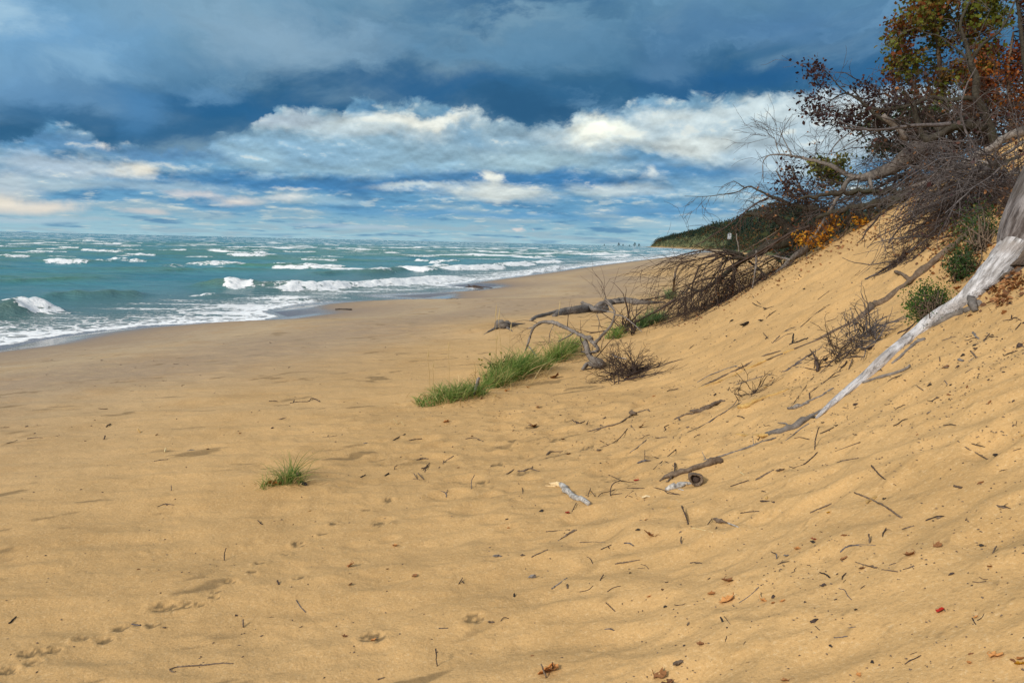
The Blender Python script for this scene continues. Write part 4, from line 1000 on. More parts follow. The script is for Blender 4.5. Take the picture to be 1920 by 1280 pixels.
# ------------------------------------------------------------------ grass
tuft('grass_tuft', 'small lone green grass tuft on a low mound on the open beach', [(541, 903, 15, 86, 150), (520, 906, 14, 60, 80), (497, 912, 12, 50, 60), (566, 906, 8, 74, 36)], MT["grass"], 1, 0.25, 0.0038, (0.18, 0), 0.75, 0.85, stray=0.08)
tuft('grass_tuft', 'low sprawling green grass tuft, leftmost in the row beside the driftwood', [(800, 757, 22, 30, 220), (835, 748, 24, 44, 380), (862, 742, 24, 50, 300), (884, 735, 20, 46, 200), (820, 738, 16, 34, 150), (895, 737, 20, 36, 180)], MT['grass'], 2, 0.25, 0.007, (0.0, 0), 0.8, 0.9, [(806, 730, 60), (842, 722, 66), (812, 728, 40)])
tuft('grass_tuft', 'tall green grass tuft in the middle of the row, hiding yellow stems', [(908, 728, 14, 46, 110), (925, 722, 26, 66, 480), (960, 706, 26, 78, 620), (985, 694, 18, 72, 360), (935, 700, 20, 60, 250)], MT['grass'], 3, 0.24, 0.007, (0.28, 0), 0.6, 0.75, [(930, 690, 95), (941, 690, 90), (952, 690, 70), (925, 700, 60)])
tuft('grass_tuft', 'tall green grass tuft under the arched dead branch', [(1015, 690, 16, 50, 220), (1040, 676, 20, 68, 480), (1062, 664, 16, 60, 360)], MT['grass'], 4, 0.22, 0.007, (0.3, 0), 0.55, 0.7, [(1035, 650, 70)])
tuft('grass_tuft', 'blue green grass tuft right of the dark broken roots', [(1205, 612, 14, 40, 260), (1222, 606, 12, 44, 260), (1240, 598, 12, 20, 120)], MT['bluegrass'], 5, 0.08, 0.012, (0.15, 0), 0.5, 0.7)
tuft('grass_tuft', 'thin green grass tuft left of the dark broken roots', [(1150, 634, 16, 36, 170), (1163, 626, 12, 40, 140)], MT['grass'], 6, 0.2, 0.010, (0.1, 0), 0.6, 0.8)
tuft('grass_tuft', 'small green grass tuft at the foot of the upright dead stem', [(1255, 560, 9, 32, 260)], MT['bluegrass'], 7, 0.05, 0.015, (0.1, 0), 0.45, 0.6)
woody('straw_stalk', 'pair of pale bleached grass stalks on the sand left of the twig heaps', 'stalk', 'p', [([(746, 795), (738, 785, 10)], 1.6), ([(758, 798), (752, 790, 8)], 1.4)], MT['straw'])
def weed():
    rng = np.random.default_rng(31); b = G(925, 700); e = empty('leafy_weed', b, 'brownish leafy weed growing out of the tall grass tuft', 'weed'); ms = MB(); ml = MB(); k = dist(b) / F_PX
    for i in range(9):
        t = at(905 + rng.random() * 46, 668 + rng.random() * 26, b[1]); p, _ = wood(ms, [b + rng.normal(0, .03, 3), (b + t) / 2 + rng.normal(0, .05, 3), t], [.006, .005, .003], i, 4, 8)
        leaves(ml, p[3:].repeat(2, 0) + rng.normal(0, .05, (10, 3)), .045, rng, LEAF_OVAL)
    ms.build('stems', MT['brownwood'], e); ml.build('leaves', MT['olive'], e, False)
weed()

# ------------------------------------------------------------------ driftwood half way down the beach
woody('driftwood_log', 'big weathered grey log half buried in sand, nearer of the two', 'log', 'a', [([(1085, 172), (1130, 160), (1200, 152), (1270, 142), (1330, 138), (1400, 128)], [26, 58, 66, 62, 44, 30]), ([(945, 198), (985, 178), (1050, 160), (1110, 150)], [22, 26, 22, 34])], MT['logbark'], rough=0.22, sides=16, wig=0.05,
      parts=[('bare_limb', ([(1252, 90, 40), (1300, 110, 30), (1330, 130, 20), (1400, 146), (1440, 150)], [20, 24, 26, 18, 8]), MT['greywood'])])
woody('driftwood_log', 'knotty grey log lying behind the big log, farther right', 'log', 'a', [([(1340, 118), (1400, 105), (1470, 92), (1550, 92), (1640, 96), (1750, 88)], [34, 52, 50, 46, 30, 10]), ([(1400, 100), (1420, 75, 20), (1455, 84, 12), (1500, 90)], [20, 24, 26, 14])], MT['logbark'], rough=0.3, sides=14, wig=0.1)
woody('dead_branch', 'thin dead branch lying along the end of the knotty log', 'branch', 'a', [([(1600, 76), (1660, 68), (1720, 56), (1750, 50)], [14, 12, 9, 6]), ([(1700, 60), (1715, 30, 28)], 5), ([(1620, 74), (1640, 84)], 10)], MT['brownwood'])
woody('tree_stump', 'gnarled grey root stump with spiky roots on the open sand', 'stump', 'a', [([(750, 222), (765, 235), (790, 238), (810, 230), (850, 222), (910, 213)], [44, 56, 50, 34, 22, 6]), ([(760, 235), (715, 252), (690, 264), (662, 280)], [26, 16, 9, 3]), ([(790, 235), (815, 248), (835, 262)], [20, 12, 4]), ([(752, 200, 30), (760, 222, 10)], [18, 26]), ([(800, 205, 18), (810, 225)], [26, 30])], MT['logbark'], rough=0.3, sides=12)
woody('stick', 'charred black log lying alone on the wet sand', 'log', 'm', [([(70, 386), (100, 385), (142, 387)], [9, 7, 9])], MT['black'], rough=0.2)
woody('stick', 'dark stick lying between the tide pools', 'stick', 'm', [([(570, 339), (595, 336), (620, 338)], [4, 5, 4])], MT['brownwood'])
woody('dead_branch', 'bare dark branch washed up at the water edge', 'branch', 'm', [([(655, 284), (690, 281), (775, 288)], [4, 5, 3]), ([(680, 282), (665, 272, 8)], 3), ([(700, 284), (690, 276, 5), (735, 284)], 3)], MT['twig'])
Yb = 12.2
def dead_arch():
    c = 'a'; Y = lambda x: 12.0 + (1370 - x) / 450 * 1.4
    q = lambda x, y: (x, y, 0, Y(x))
    main = [([(1385, 470), q(1330, 440), q(1300, 410), q(1282, 365), q(1266, 310), q(1285, 293), q(1308, 305)], [40, 44, 32, 30, 28, 24, 26]),
            ([q(1308, 310), q(1255, 288), q(1190, 255), q(1130, 228), q(1085, 210), q(1010, 205), q(962, 240), q(938, 300), q(922, 350), (905, 392, 30)], [24, 22, 19, 20, 24, 17, 17, 13, 11, 6]),
            ([q(1010, 205), q(965, 232), q(920, 245)], [15, 10, 5]), ([q(928, 345), q(960, 385), q(985, 415), (1000, 445)], [9, 8, 6, 4]),
            ([q(1305, 320), q(1330, 330), q(1370, 285), q(1425, 225), q(1447, 165), q(1436, 115), q(1410, 85), q(1390, 64)], [22, 24, 18, 15, 14, 13, 11, 16]),
            ([q(1440, 130), q(1390, 80), q(1395, 100), q(1340, 160)], [6, 6, 5, 3]), ([q(1445, 160), q(1500, 170), q(1560, 215), q(1612, 262)], [9, 7, 6, 4]),
            ([q(1325, 330), q(1350, 370), q(1310, 385), (1250, 385)], [22, 20, 16, 12]), ([(1255, 492), q(1290, 455), q(1370, 462)], [22, 26, 34]),
            ([q(1200, 270), q(1150, 300), q(1110, 320)], [9, 8, 5]), ([q(1085, 215), q(1060, 270), q(1055, 330)], [5, 4, 3]), ([q(1340, 160), q(1355, 200), q(1352, 250)], [6, 5, 3])]
    woody('dead_branch', 'large arched dead branch standing over the grass tufts', 'branch', c, main, MT['greywood'], rough=0.18, sides=10, twigs=34, twigmat=MT['twig'], twiglen=0.5)
dead_arch()
def root_mass(name, label, base, n, L, r, mat, seed, dirs=None, depth=2, cat='roots', spread=0.7, grav=-0.1, bend=0.35):
    rng = np.random.default_rng(seed); mb = MB(); tips = []
    for i in range(n):
        b = base[rng.integers(len(base))] + rng.normal(0, .05, 3)
        d = dirs(rng) if dirs else np.array([rng.normal(0, .8), rng.normal(0, .5), abs(rng.normal(.6, .5))])
        grow(mb, b, d, L * rng.uniform(.5, 1.2), r * rng.uniform(.6, 1.3), depth, rng, tips, bend, grav, (2, 4), spread, rmin=0.003)
    o = mb.build(name, mat, origin=base[0]); return tag(o, label, cat)
root_mass('root_ball', 'bushy tangle of thin dark brown roots at the end of the arched branch', [G(1166, 714), G(1150, 705), G(1180, 705), G(1190, 700)], 60, 0.42, 0.008, MT['twig'], 41, depth=2)
woody('root', 'thick dark root sticking out of the bushy root tangle to the right', 'root', 'a', [([(1500, 560), (1540, 520, 20), (1590, 500, 14), (1630, 480, 6), (1690, 492)], [10, 13, 16, 10, 5]), ([(1590, 500, 12), (1580, 455, 50)], [12, 9]), ([(1620, 480, 10), (1700, 460, 20)], [7, 4])], MT['twig'])
woody('white_twig', 'short whitish twig caught in the bushy root tangle', 'twig', 'a', [([(1435, 400, 0, 11.4), (1465, 415, 0, 11.4), (1518, 424, 0, 11.4)], [6, 8, 5])], MT['bleached'])
root_mass('broken_roots', 'upright dark broken roots behind the arched branch', [G(1180, 628), G(1172, 626), G(1190, 622)], 12, 0.8, 0.022, MT['twig'], 43, depth=1, dirs=lambda r: np.array([r.normal(0, .35), r.normal(0, .3), 1.0]))
woody('stake', 'short grey weathered stake standing in the low grass', 'stake', 'p', [([(888, 742), (893, 725, 14), (898, 708, 32)], [6, 6.5, 5])], MT['greywood'])
woody('dead_branch', 'upright dark dead stem with a forked top on the beach', 'branch', 'l', [([(405, 930), (412, 850, 0, 22.4), (425, 750, 0, 22.4), (445, 690, 0, 22.4), (470, 660, 0, 22.4), (485, 620, 0, 22.4), (490, 578, 0, 22.4)], [22, 21, 20, 20, 17, 10, 4]), ([(465, 665, 0, 22.4), (490, 655, 0, 22.4), (505, 650, 0, 22.4)], [14, 12, 8])], MT['brownwood'])
woody('dead_branch', 'pale grey forked stick leaning at the twig tips beside the upright stem', 'branch', 'l', [([(490, 945), (515, 925, 20), (545, 890, 40)], [12, 16, 14]), ([(480, 915, 30), (515, 928, 14)], [7, 10])], MT['greywood'])

# ------------------------------------------------------------------ fallen trees on the dune nose
def tree_thing(name, label, cat, limbs, barkmat, seed, twig_n=0, twig_L=1.0, twig_r=.01, depth=2, twigmat=None, grav=-0.4, tdir=None, group=None, rough=0.14, sides=10, crown=None, from_=0.3, twkw=None):
    """limbs: list of (crop, points, widths); parts: trunk (first limb), limbs, twigs"""
    rng = np.random.default_rng(seed); e = None; stems = []; tips = []
    for i, (c, P, w) in enumerate(limbs):
        pp, rr = path(c, P, w)
        if e is None: e = empty(name, pp[0], label, cat, group)
        mb = MB(); p, w2 = wood(mb, pp, rr, seed + i, sides if np.max(rr) > .03 else 7, None, rough, .12, tint=rng.random() * .5)
        mb.build('trunk' if i == 0 else 'limb', barkmat, e); stems.append((p, w2))
    if twig_n:
        mb = MB()
        for i in range(twig_n):
            p, w2 = stems[rng.integers(len(stems))]; k = rng.integers(int(len(p) * from_), len(p)); k = min(k, len(p) - 2)
            d = p[k + 1] - p[k - 1]; d /= np.linalg.norm(d) + 1e-9
            d = d * .8 + rng.standard_normal(3) * 0.6 + (tdir if tdir is not None else 0)
            kw = dict(bend=.3, grav=grav, kids=(3, 5), spread=.75, rmin=.0035, lratio=(.35, .65)); kw.update(twkw or {})
            grow(mb, p[k], d, twig_L * rng.uniform(.5, 1.2), min(twig_r, w2[k] * .7), depth, rng, tips, **kw)
        mb.build('twigs', twigmat or MT['greytwig'], e)
    if crown:
        for nm, mt, size, nper, frac, tr in crown:
            mb = MB(); C = np.concatenate([t[0][-3:] for t in tips if rng.random() < frac] or [np.zeros((0, 3))]); C = C.repeat(nper, 0) + rng.normal(0, size * .8, (len(C) * nper, 3))
            leaves(mb, C, size, rng, tints=np.clip(tr[0] + (tr[1] - tr[0]) * rng.random(len(C)), 0, 1)); mb.build(nm, mt, e, False)
    return e, tips
q = lambda Y, *P: [(x, y, 0, Y) for x, y in P]
def qq(P):        # (x, y, Y) triples
    return [(x, y, 0, Y) for x, y, Y in P]
TD = np.array([-0.5, -.1, -0.25])
# big dark log pointing to the beach
tree_thing('fallen_tree', 'big dark mossy fallen tree pointing down toward the beach from the dune nose', 'fallen tree', [
    ('l', qq([(1640, 400, 15.2), (1530, 440, 15.2), (1400, 470, 15.3), (1300, 498, 15.5), (1180, 560, 15.8), (1090, 605, 16.0), (1000, 660, 16.4), (900, 745, 16.8), (800, 820, 17.2), (740, 870, 17.5), (650, 912, 17.8), (560, 895, 18.2), (520, 860, 18.4)]), [110, 112, 100, 92, 80, 56, 50, 46, 38, 30, 24, 14, 8]),
    ('l', qq([(1120, 590, 15.9), (1040, 605, 15.9), (960, 612, 15.9), (868, 616, 15.9)]), [60, 44, 30, 26]),
    ('l', qq([(1050, 592, 15.9), (1000, 570, 15.9), (930, 550, 15.9), (866, 532, 15.9)]), [44, 34, 32, 24]),
    ('l', qq([(1100, 640, 16.1), (1160, 680, 16.1), (1230, 740, 16.0), (1290, 780, 15.9)]), [22, 18, 14, 10]),
    ('l', qq([(980, 690, 16.4), (970, 760, 16.4), (950, 830, 16.4)]), [22, 16, 10])],
    MT['darkwood'], 51, 60, 1.5, .013, 2, MT['twig'], -0.5, np.array([-.5, 0, -.5]), from_=.35)
tree_thing('fallen_tree', 'broken dark limb jutting left toward the sky above the mossy fallen tree', 'fallen tree', [
    ('l', qq([(1560, 420, 14.9), (1500, 365, 14.9), (1430, 300, 15.0), (1340, 240, 15.1), (1230, 212, 15.2), (1120, 205, 15.3), (1050, 208, 15.3), (1015, 213, 15.3)]), [80, 76, 66, 58, 46, 32, 18, 6]),
    ('l', qq([(1075, 205, 15.3), (1040, 240, 15.3), (1010, 280, 15.3)]), [16, 11, 14])], MT['darkwood'], 52, 5, .5, .008, 1, MT['twig'], rough=.2)
tree_thing('dead_tree', 'slender dark dead tree reaching far left with fine drooping twigs against the sky', 'dead tree', [
    ('l', qq([(1750, 160, 14.4), (1640, 150, 14.5), (1500, 120, 14.7), (1400, 75, 14.8), (1300, 40, 14.9), (1200, -10, 15.0), (1100, -50, 15.1), (1000, -60 + 60, 15.3), (870, 22, 15.5), (700, 42, 15.7), (510, 38, 15.9)]), [46, 44, 36, 28, 20, 15, 12, 9, 8, 6, 3]),
    ('l', qq([(1480, 110, 14.7), (1380, 110, 14.7), (1270, 108, 14.8)]), [34, 26, 16]),
    ('l', qq([(1060, -40, 15.1), (1010, -75, 15.1), (960, -105, 15.2)]), [10, 7, 3]),
    ('l', qq([(1400, 75, 14.8), (1290, 170, 14.9), (1180, 120, 15.0), (1100, 80, 15.1), (1070, 98, 15.1)]), [12, 9, 8, 6, 3])],
    MT['darkwood'], 53, 26, .42, .005, 1, MT['greytwig'], -.5, np.array([-.35, 0, -.5]), from_=.4)
tree_thing('fallen_tree', 'grey bare log lying down the sand just left of the yellow leaves', 'fallen tree', [
    ('l', qq([(1700, 440, 14.4), (1640, 510, 14.7), (1560, 580, 15.0), (1500, 625, 15.2), (1440, 680, 15.4), (1380, 735, 15.6), (1318, 782, 15.8)]), [70, 66, 60, 52, 44, 38, 16]),
    ('l', qq([(1480, 630, 14.4), (1400, 605, 14.6), (1330, 592, 14.8)]), [26, 18, 12])], MT['greywood'], 54, 6, .5, .008, 1)
woody('stick', 'straight grey stick propped against the mossy fallen tree', 'stick', 'l', [(qq([(1175, 545, 15.5), (1170, 650, 15.4), (1160, 760, 15.3)]) + [(1135, 892)], [20, 20, 18, 14])], MT['greywood'])
woody('stick', 'crooked thin grey stick rising against the far wooded bluff', 'stick', 'l', [(qq([(1012, 555, 15.8), (1004, 480, 15.8), (990, 430, 15.8), (992, 385, 15.8)]), [12, 12, 10, 7])], MT['greywood'])
for i, (a, b, w, l) in enumerate([((1420, 330), (600, 800), 13, 'longest straight thin pole slanting under the mossy fallen tree'), ((1530, 500), (900, 850), 12, 'thin pole slanting just above the sand under the mossy fallen tree'), ((1390, 560), (760, 860), 9, 'thinnest slanting pole between the other two under the mossy tree')]):
    Ya, Yb2 = 15.2, 17.3
    woody('pole', l, 'pole', 'l', [(qq([(a[0], a[1], Ya), ((a[0] + b[0]) / 2, (a[1] + b[1]) / 2 + 12, 16.2), (b[0], b[1], Yb2)]), w)], MT['brownwood'], twigs=10, twigmat=MT['twig'], twiglen=.7)
# tangle above the yellow leaves
tree_thing('fallen_tree', 'large grey fallen tree curving down from the crest above the yellow leaves', 'fallen tree', [
    ('i', qq([(1230, 20, 13.6), (1130, 80, 13.6), (1050, 145, 13.6), (980, 195, 13.7), (860, 240, 13.8), (780, 262, 13.9), (710, 262, 14.0), (660, 300, 14.0), (620, 370, 14.0), (580, 440, 14.0), (520, 540, 14.0), (470, 620, 14.0), (430, 700, 14.0)]), [120, 118, 96, 76, 60, 48, 34, 28, 25, 22, 20, 17, 10]),
    ('i', qq([(760, 265, 13.9), (640, 225, 14.1), (560, 180, 14.2), (480, 155, 14.3), (400, 135, 14.4), (300, 115, 14.5), (220, 105, 14.6), (150, 112, 14.7), (112, 150, 14.8), (108, 220, 14.8), (112, 290, 14.8)]), [26, 26, 22, 19, 16, 12, 9, 7, 6, 5, 3]),
    ('i', qq([(300, 112, 14.5), (270, 50, 14.6), (240, -10, 14.6), (215, -80, 14.6)]), [8, 6, 5, 3]),
    ('i', qq([(220, 105, 14.6), (200, 50, 14.7), (185, 0, 14.7), (140, -30, 14.7)]), [6, 5, 4, 3]),
    ('i', qq([(820, 255, 13.8), (830, 330, 13.7), (850, 380, 13.7)]), [26, 20, 12]),
    ('i', qq([(1130, 90, 13.6), (1020, 60, 13.8), (900, 20, 14.0)]), [26, 16, 8])],
    MT['greywood'], 55, 44, .62, .006, 1, MT['greytwig'], -.1, np.array([-.25, 0, .2]), from_=.25)
def brush(label, base_pts, seed, n, L, r, mat, dirv, depth=2, name='brushwood', leaf=None, spread=.8, grav=-.35, kids=(3, 5)):
    rng = np.random.default_rng(seed); e = empty(name, base_pts[0], label, 'brushwood', 'dead brushwood heaped on the dune')
    mb = MB(); tips = []
    for i in range(n):
        k = rng.integers(len(base_pts) - 1) if len(base_pts) > 1 else 0; f = rng.random()
        b = base_pts[k] * (1 - f) + base_pts[min(k + 1, len(base_pts) - 1)] * f + rng.normal(0, .10, 3)
        grow(mb, b, np.array(dirv) + rng.standard_normal(3) * np.array([.55, .4, .45]), L * rng.uniform(.5, 1.3), r * rng.uniform(.5, 1.4), depth, rng, tips, .3, grav, kids, spread, (.35, .65), rmin=.0035)
    for i in range(0 if dirv[2] > .08 else max(2, n // 16)):
        b = base_pts[rng.integers(len(base_pts))] + rng.normal(0, .25, 3)
        dl = np.array(dirv) * 1.4 + rng.standard_normal(3) * np.array([.35, .3, .3]); dl[2] = -abs(dl[2]) - .1
        grow(mb, b, dl, L * rng.uniform(1.2, 2.1), r * rng.uniform(1.8, 3.6), 1, rng, tips, .22, grav * .5, (3, 5), .7, (.25, .5), rmin=.004, seg=9)
    mb.build('stems', mat, e)
    if leaf:
        for nm, mt, size, cnt in leaf:
            ml = MB(); C = np.concatenate([t[0] for t in tips]); C = C[rng.integers(len(C), size=cnt)] + rng.normal(0, .04, (cnt, 3)); leaves(ml, C, size, rng); ml.build(nm, mt, e, False)
    return e
def pts(c, Y, *P): return [at(*CR[c](x, y), Y) for x, y in P]
BR = [
    ('dense dark twigs spilling down the sand edge below the mossy fallen tree', pts('l', 16.2, (1500, 560), (1350, 690), (1200, 780), (1000, 900)), 61, 46, .75, .007, 'twig', (-.5, 0, -.3), [('dead_leaves', 'brownleaf', .035, 500)]),
    ('fan of thin twigs drooping onto the sand left of the dune nose', pts('l', 17.6, (1000, 780), (800, 860), (620, 930)), 62, 34, 1.25, .008, 'twig', (-.55, 0, -.75), None),
    ('low brown twigs and old leaves along the foot of the dune nose', pts('l', 16.6, (1100, 900), (950, 960), (800, 1040)), 63, 34, .5, .006, 'twig', (-.3, 0, .25), [('dead_leaves', 'brownleaf', .035, 420)]),
    ('thin twigs hanging at the leftmost end of the fallen timber', pts('l', 18.2, (640, 930), (520, 940), (460, 890)), 64, 22, 1.1, .008, 'twig', (-.45, 0, -.6), None),
    ('brown brushwood packed between the broken limb and the yellow leaves', pts('i', 14.6, (260, 400), (420, 440), (560, 430), (700, 400)), 65, 60, .9, .008, 'twig', (-.4, 0, .05), [('dead_leaves', 'brownleaf', .04, 300)]),
    ('grey brushwood under the large curved grey tree', pts('i', 14.1, (700, 320), (880, 310), (1040, 280), (1180, 220)), 66, 48, .9, .008, 'greytwig', (-.4, 0, -.05), [('dead_leaves', 'brownleaf', .04, 220)]),
    ('purple grey brushwood on the sand crest right of the large curved tree', pts('i', 13.8, (1000, 400), (1140, 300), (1280, 230), (1400, 160)), 67, 26, .8, .008, 'greytwig', (-.35, 0, -.1), None),
    ('dark thicket of stems at the crest below the tall autumn tree', pts('k', 13.8, (820, 960), (1080, 900), (1300, 860), (1560, 860)), 68, 70, 1.0, .010, 'twig', (-.2, 0, .3), [('dead_leaves', 'purple', .05, 500)]),
    ('twisted brown stems at the crest behind the leaning trunk', pts('k', 13.2, (1300, 1020), (1500, 980), (1700, 960), (1900, 900)), 69, 50, 1.0, .010, 'twig', (-.2, 0, .1), [('dead_leaves', 'brownleaf', .05, 300)]),
    ('tangled grey stems hanging over the sand in the upper right', pts('i', 11.5, (1500, 180), (1640, 160), (1800, 140)), 70, 20, .9, .008, 'greytwig', (-.45, -.05, -.4), None),
    ('dark tangled roots and stems above the thick bleached trunk', pts('i', 9.6, (1560, 330), (1680, 360), (1800, 330), (1900, 260)), 71, 48, .75, .008, 'twig', (-.35, 0, -.25), [('dead_leaves', 'brownleaf', .035, 260)]),
    ('thin red brown twigs hooked over the bare sand right of the crest', pts('i', 11.0, (1480, 380), (1560, 420), (1640, 460)), 72, 16, .8, .006, 'twig', (-.8, 0, -.5), None),
    ('fine root twigs trailing down the sand left of the long brown branch', [G(*CR['i'](x, y), .05) for x, y in ((1500, 520), (1300, 640), (1150, 730), (1000, 840))], 73, 30, .4, .005, 'twig', (-.9, -.5, -.7), None),
    ('bare brown twigs behind the green shrubs beside the bleached trunk', pts('i', 9.4, (1500, 520), (1620, 560), (1700, 480)), 74, 40, .6, .006, 'twig', (-.3, 0, .1), [('dead_leaves', 'brownleaf', .03, 200)]),
    ('dark debris packed between trunk base and right edge', pts('i', 8.2, (1760, 960), (1800, 860), (1849, 760), (1900, 640)), 75, 60, .5, .007, 'twig', (.1, 0, .2), [('dead_leaves', 'brownleaf', .04, 260)]),
    ('knotted dark branches crowding the slope above the long brown branch', pts('i', 10.2, (1440, 330), (1540, 420), (1640, 520), (1700, 440)), 76, 26, .8, .008, 'twig', (-.5, 0, -.35), [('dead_leaves', 'brownleaf', .035, 300)]),
    ('grey limbs and twigs crossing at the far right edge above the trunk', pts('p', 9.2, (1800, 300), (1850, 340), (1900, 330), (1950, 380)), 77, 60, 1.0, .010, 'greytwig', (-.45, 0, -.15), [('dead_leaves', 'purple', .04, 200)]),
    ('dark brown brush filling the gap between crest and right edge', pts('p', 13.7, (1780, 290), (1850, 270), (1920, 250), (1990, 260)), 78, 64, 1.0, .010, 'twig', (-.25, 0, .15), [('dead_leaves', 'brownleaf', .045, 500)]),
]
for (l, bp, sd, n, L, r, mt, dv, lf) in BR:
    brush(l, bp, sd, n, L, r, MT[mt], dv, 2, leaf=[(a, MT[b], s_, k) for a, b, s_, k in lf] if lf else None)
tree_thing('dead_branch', 'dark curved branch reaching down onto the bare sand below the crest', 'branch', [
    ('i', qq([(1560, 270, 11.3), (1480, 282, 11.4), (1400, 302, 11.5), (1300, 338, 11.6), (1240, 378, 11.7), (1190, 405, 11.7), (1150, 440, 11.7)]) + [(1110, 505, 20), (1072, 556)], [30, 30, 30, 34, 30, 28, 26, 22, 16]),
    ('i', qq([(1300, 338, 11.6), (1290, 290, 11.6), (1300, 200, 11.6)]), [14, 10, 6]),
    ('i', qq([(1400, 302, 11.5), (1330, 400, 11.5), (1340, 480, 11.4), (1290, 570, 11.3), (1265, 610, 11.3), (1300, 650, 11.2)]), [22, 18, 15, 12, 9, 6])], MT['darkwood'], 56, 16, .6, .006, 1, MT['twig'])
tree_thing('dead_branch', 'pale lichen grey crooked limbs crossing above the bleached trunk', 'branch', [
    ('i', qq([(1849, 20, 9.8), (1760, 80, 9.9), (1690, 120, 10.0), (1640, 180, 10.1), (1580, 230, 10.2), (1530, 300, 10.3), (1500, 370, 10.3), (1460, 440, 10.3)]), [18, 18, 20, 26, 36, 34, 22, 12]),
    ('i', qq([(1900, 240, 9.6), (1800, 230, 9.7), (1700, 250, 9.8), (1600, 300, 10.0), (1540, 340, 10.2)]), [14, 16, 18, 18, 12]),
    ('i', qq([(1640, 180, 10.1), (1560, 150, 10.3), (1450, 160, 10.6)]), [14, 11, 6]),
    ('i', qq([(1530, 300, 10.3), (1480, 330, 10.4), (1400, 340, 10.5), (1300, 380, 10.6)]), [18, 14, 10, 5])], MT['greywood'], 57, 46, .7, .006, 2, MT['greytwig'], -.3, np.array([-.3, 0, -.2]))
woody('dead_branch', 'long brown branch with a thick knot half way, trailing down the open slope', 'branch', 'i', [([(1460, 650), (1400, 710), (1300, 790), (1200, 870), (1110, 940), (1050, 990), (960, 1062), (900, 1100), (860, 1115), (828, 1132), (790, 1175), (700, 1230), (600, 1278), (470, 1345), (330, 1400), (200, 1450), (90, 1490)], [46, 44, 44, 42, 38, 34, 34, 40, 50, 56, 38, 28, 20, 15, 12, 10, 5]), ([(1085, 945), (1040, 905, 12), (990, 885, 16)], [24, 20, 18]), ([(830, 1135), (800, 1090, 10), (770, 1060, 10)], [10, 6, 3])], MT['brownwood'], rough=.2, wig=.1, sides=10)
woody('bark_strip', 'split ochre root strip running straight down the slope below the brown branch', 'bark strip', 'j', [([(410, 472), (340, 498), (220, 548), (100, 600), (0, 650), (-120, 700), (-250, 742)], [8, 12, 14, 12, 14, 12, 6])], MT['ochre'], rough=.3)
woody('dead_branch', 'dark thin root lying parallel above the ochre strip', 'branch', 'j', [([(300, 490), (200, 520), (80, 580), (0, 620), (-100, 668), (-230, 726)], [8, 12, 14, 14, 12, 8])], MT['brownwood'], rough=.25)
woody('root', 'pale curled root tip at the upper end of the low root strips', 'root', 'j', [([(20, 600), (0, 592), (-30, 600), (-90, 620), (-180, 655), (-260, 700)], [7, 9, 8, 8, 7, 4])], MT['greywood'])

# ------------------------------------------------------------------ the bleached trunk
def trunk():
    b = G(1860, 560); e = empty('bleached_log', b, 'thick bleached white fallen trunk tapering down the slope to a pointed end', 'fallen log')
    mb = MB()
    P = [(1916, 438, 0, 6.30), (1908, 450, 0, 6.28), (1899, 465, 0, 6.24), (1887, 483, 0, 6.2), (1862, 512, 0, 6.12), (1832, 542, 0, 6.08), (1798, 571, 0, 6.08)] + [(1752, 604), (1715, 632), (1662, 675), (1620, 712), (1580, 743), (1548, 769), (1530, 785)]
    W = [30, 42, 45, 47, 43, 38, 31, 25, 22, 20, 18, 14, 9, 4]
    pp, rr = path('p', P, W, .5); wood(mb, pp, rr, 5, 20, 60, .13, .015, tint=.1, squash=.9); mb.build('bleached_wood', MT['bleached'], e)
    mb = MB()
    P = [(2080, 345, 0, 6.5), (2042, 398, 0, 6.4), (2002, 448, 0, 6.3), (1962, 496, 0, 6.18), (1930, 530, 0, 6.05), (1903, 553, 0, 5.95), (1868, 568, 0, 5.92)]
    pp, rr = path('p', P, [110, 110, 110, 100, 84, 60, 24], .5); wood(mb, pp, rr, 6, 24, 50, .2, .05, tint=.3); mb.build('bark', MT['trunkbark'], e)
    mb = MB()
    P = [(2010, 275, 0, 6.7), (1978, 330, 0, 6.6), (1950, 380, 0, 6.5), (1926, 424, 0, 6.38), (1908, 456, 0, 6.30), (1896, 476, 0, 6.27)]
    pp, rr = path('p', P, [94, 90, 86, 78, 62, 44], .5); wood(mb, pp, rr, 7, 22, 26, .05, 0, tint=.1); mb.build('upper_bark', MT['mixedbark'], e)
    mb = MB()
    for P, w in [([(1830, 585), (1826, 574, 8), (1822, 560, 0, 6.0)], [9, 10, 14]), ([(1806, 586), (1780, 596), (1750, 612)], [10, 12, 8]), ([(1800, 583), (1815, 580, 3), (1840, 570)], [8, 10, 14]), ([(1735, 636), (1715, 645), (1690, 668), (1672, 682)], [5, 6, 5, 3])]:
        pp, rr = path('p', P, w); wood(mb, pp, rr, 9, 8, None, .25)
    mb.build('roots', MT['greywood'], e)
    mb = MB(); pp, rr = path('p', [(1618, 718), (1650, 708), (1680, 700), (1700, 690, 3), (1706, 684, 5)], [5, 6, 6, 5, 4]); wood(mb, pp, rr, 10, 8); mb.build('side_branch', MT['greywood'], e)
    mb = MB(); pp, rr = path('p', [(1627, 702), (1634, 688, 4), (1642, 680, 3)], [8, 9, 4]); wood(mb, pp, rr, 13, 7); mb.build('bark_flake', MT['trunkbark'], e)
trunk()
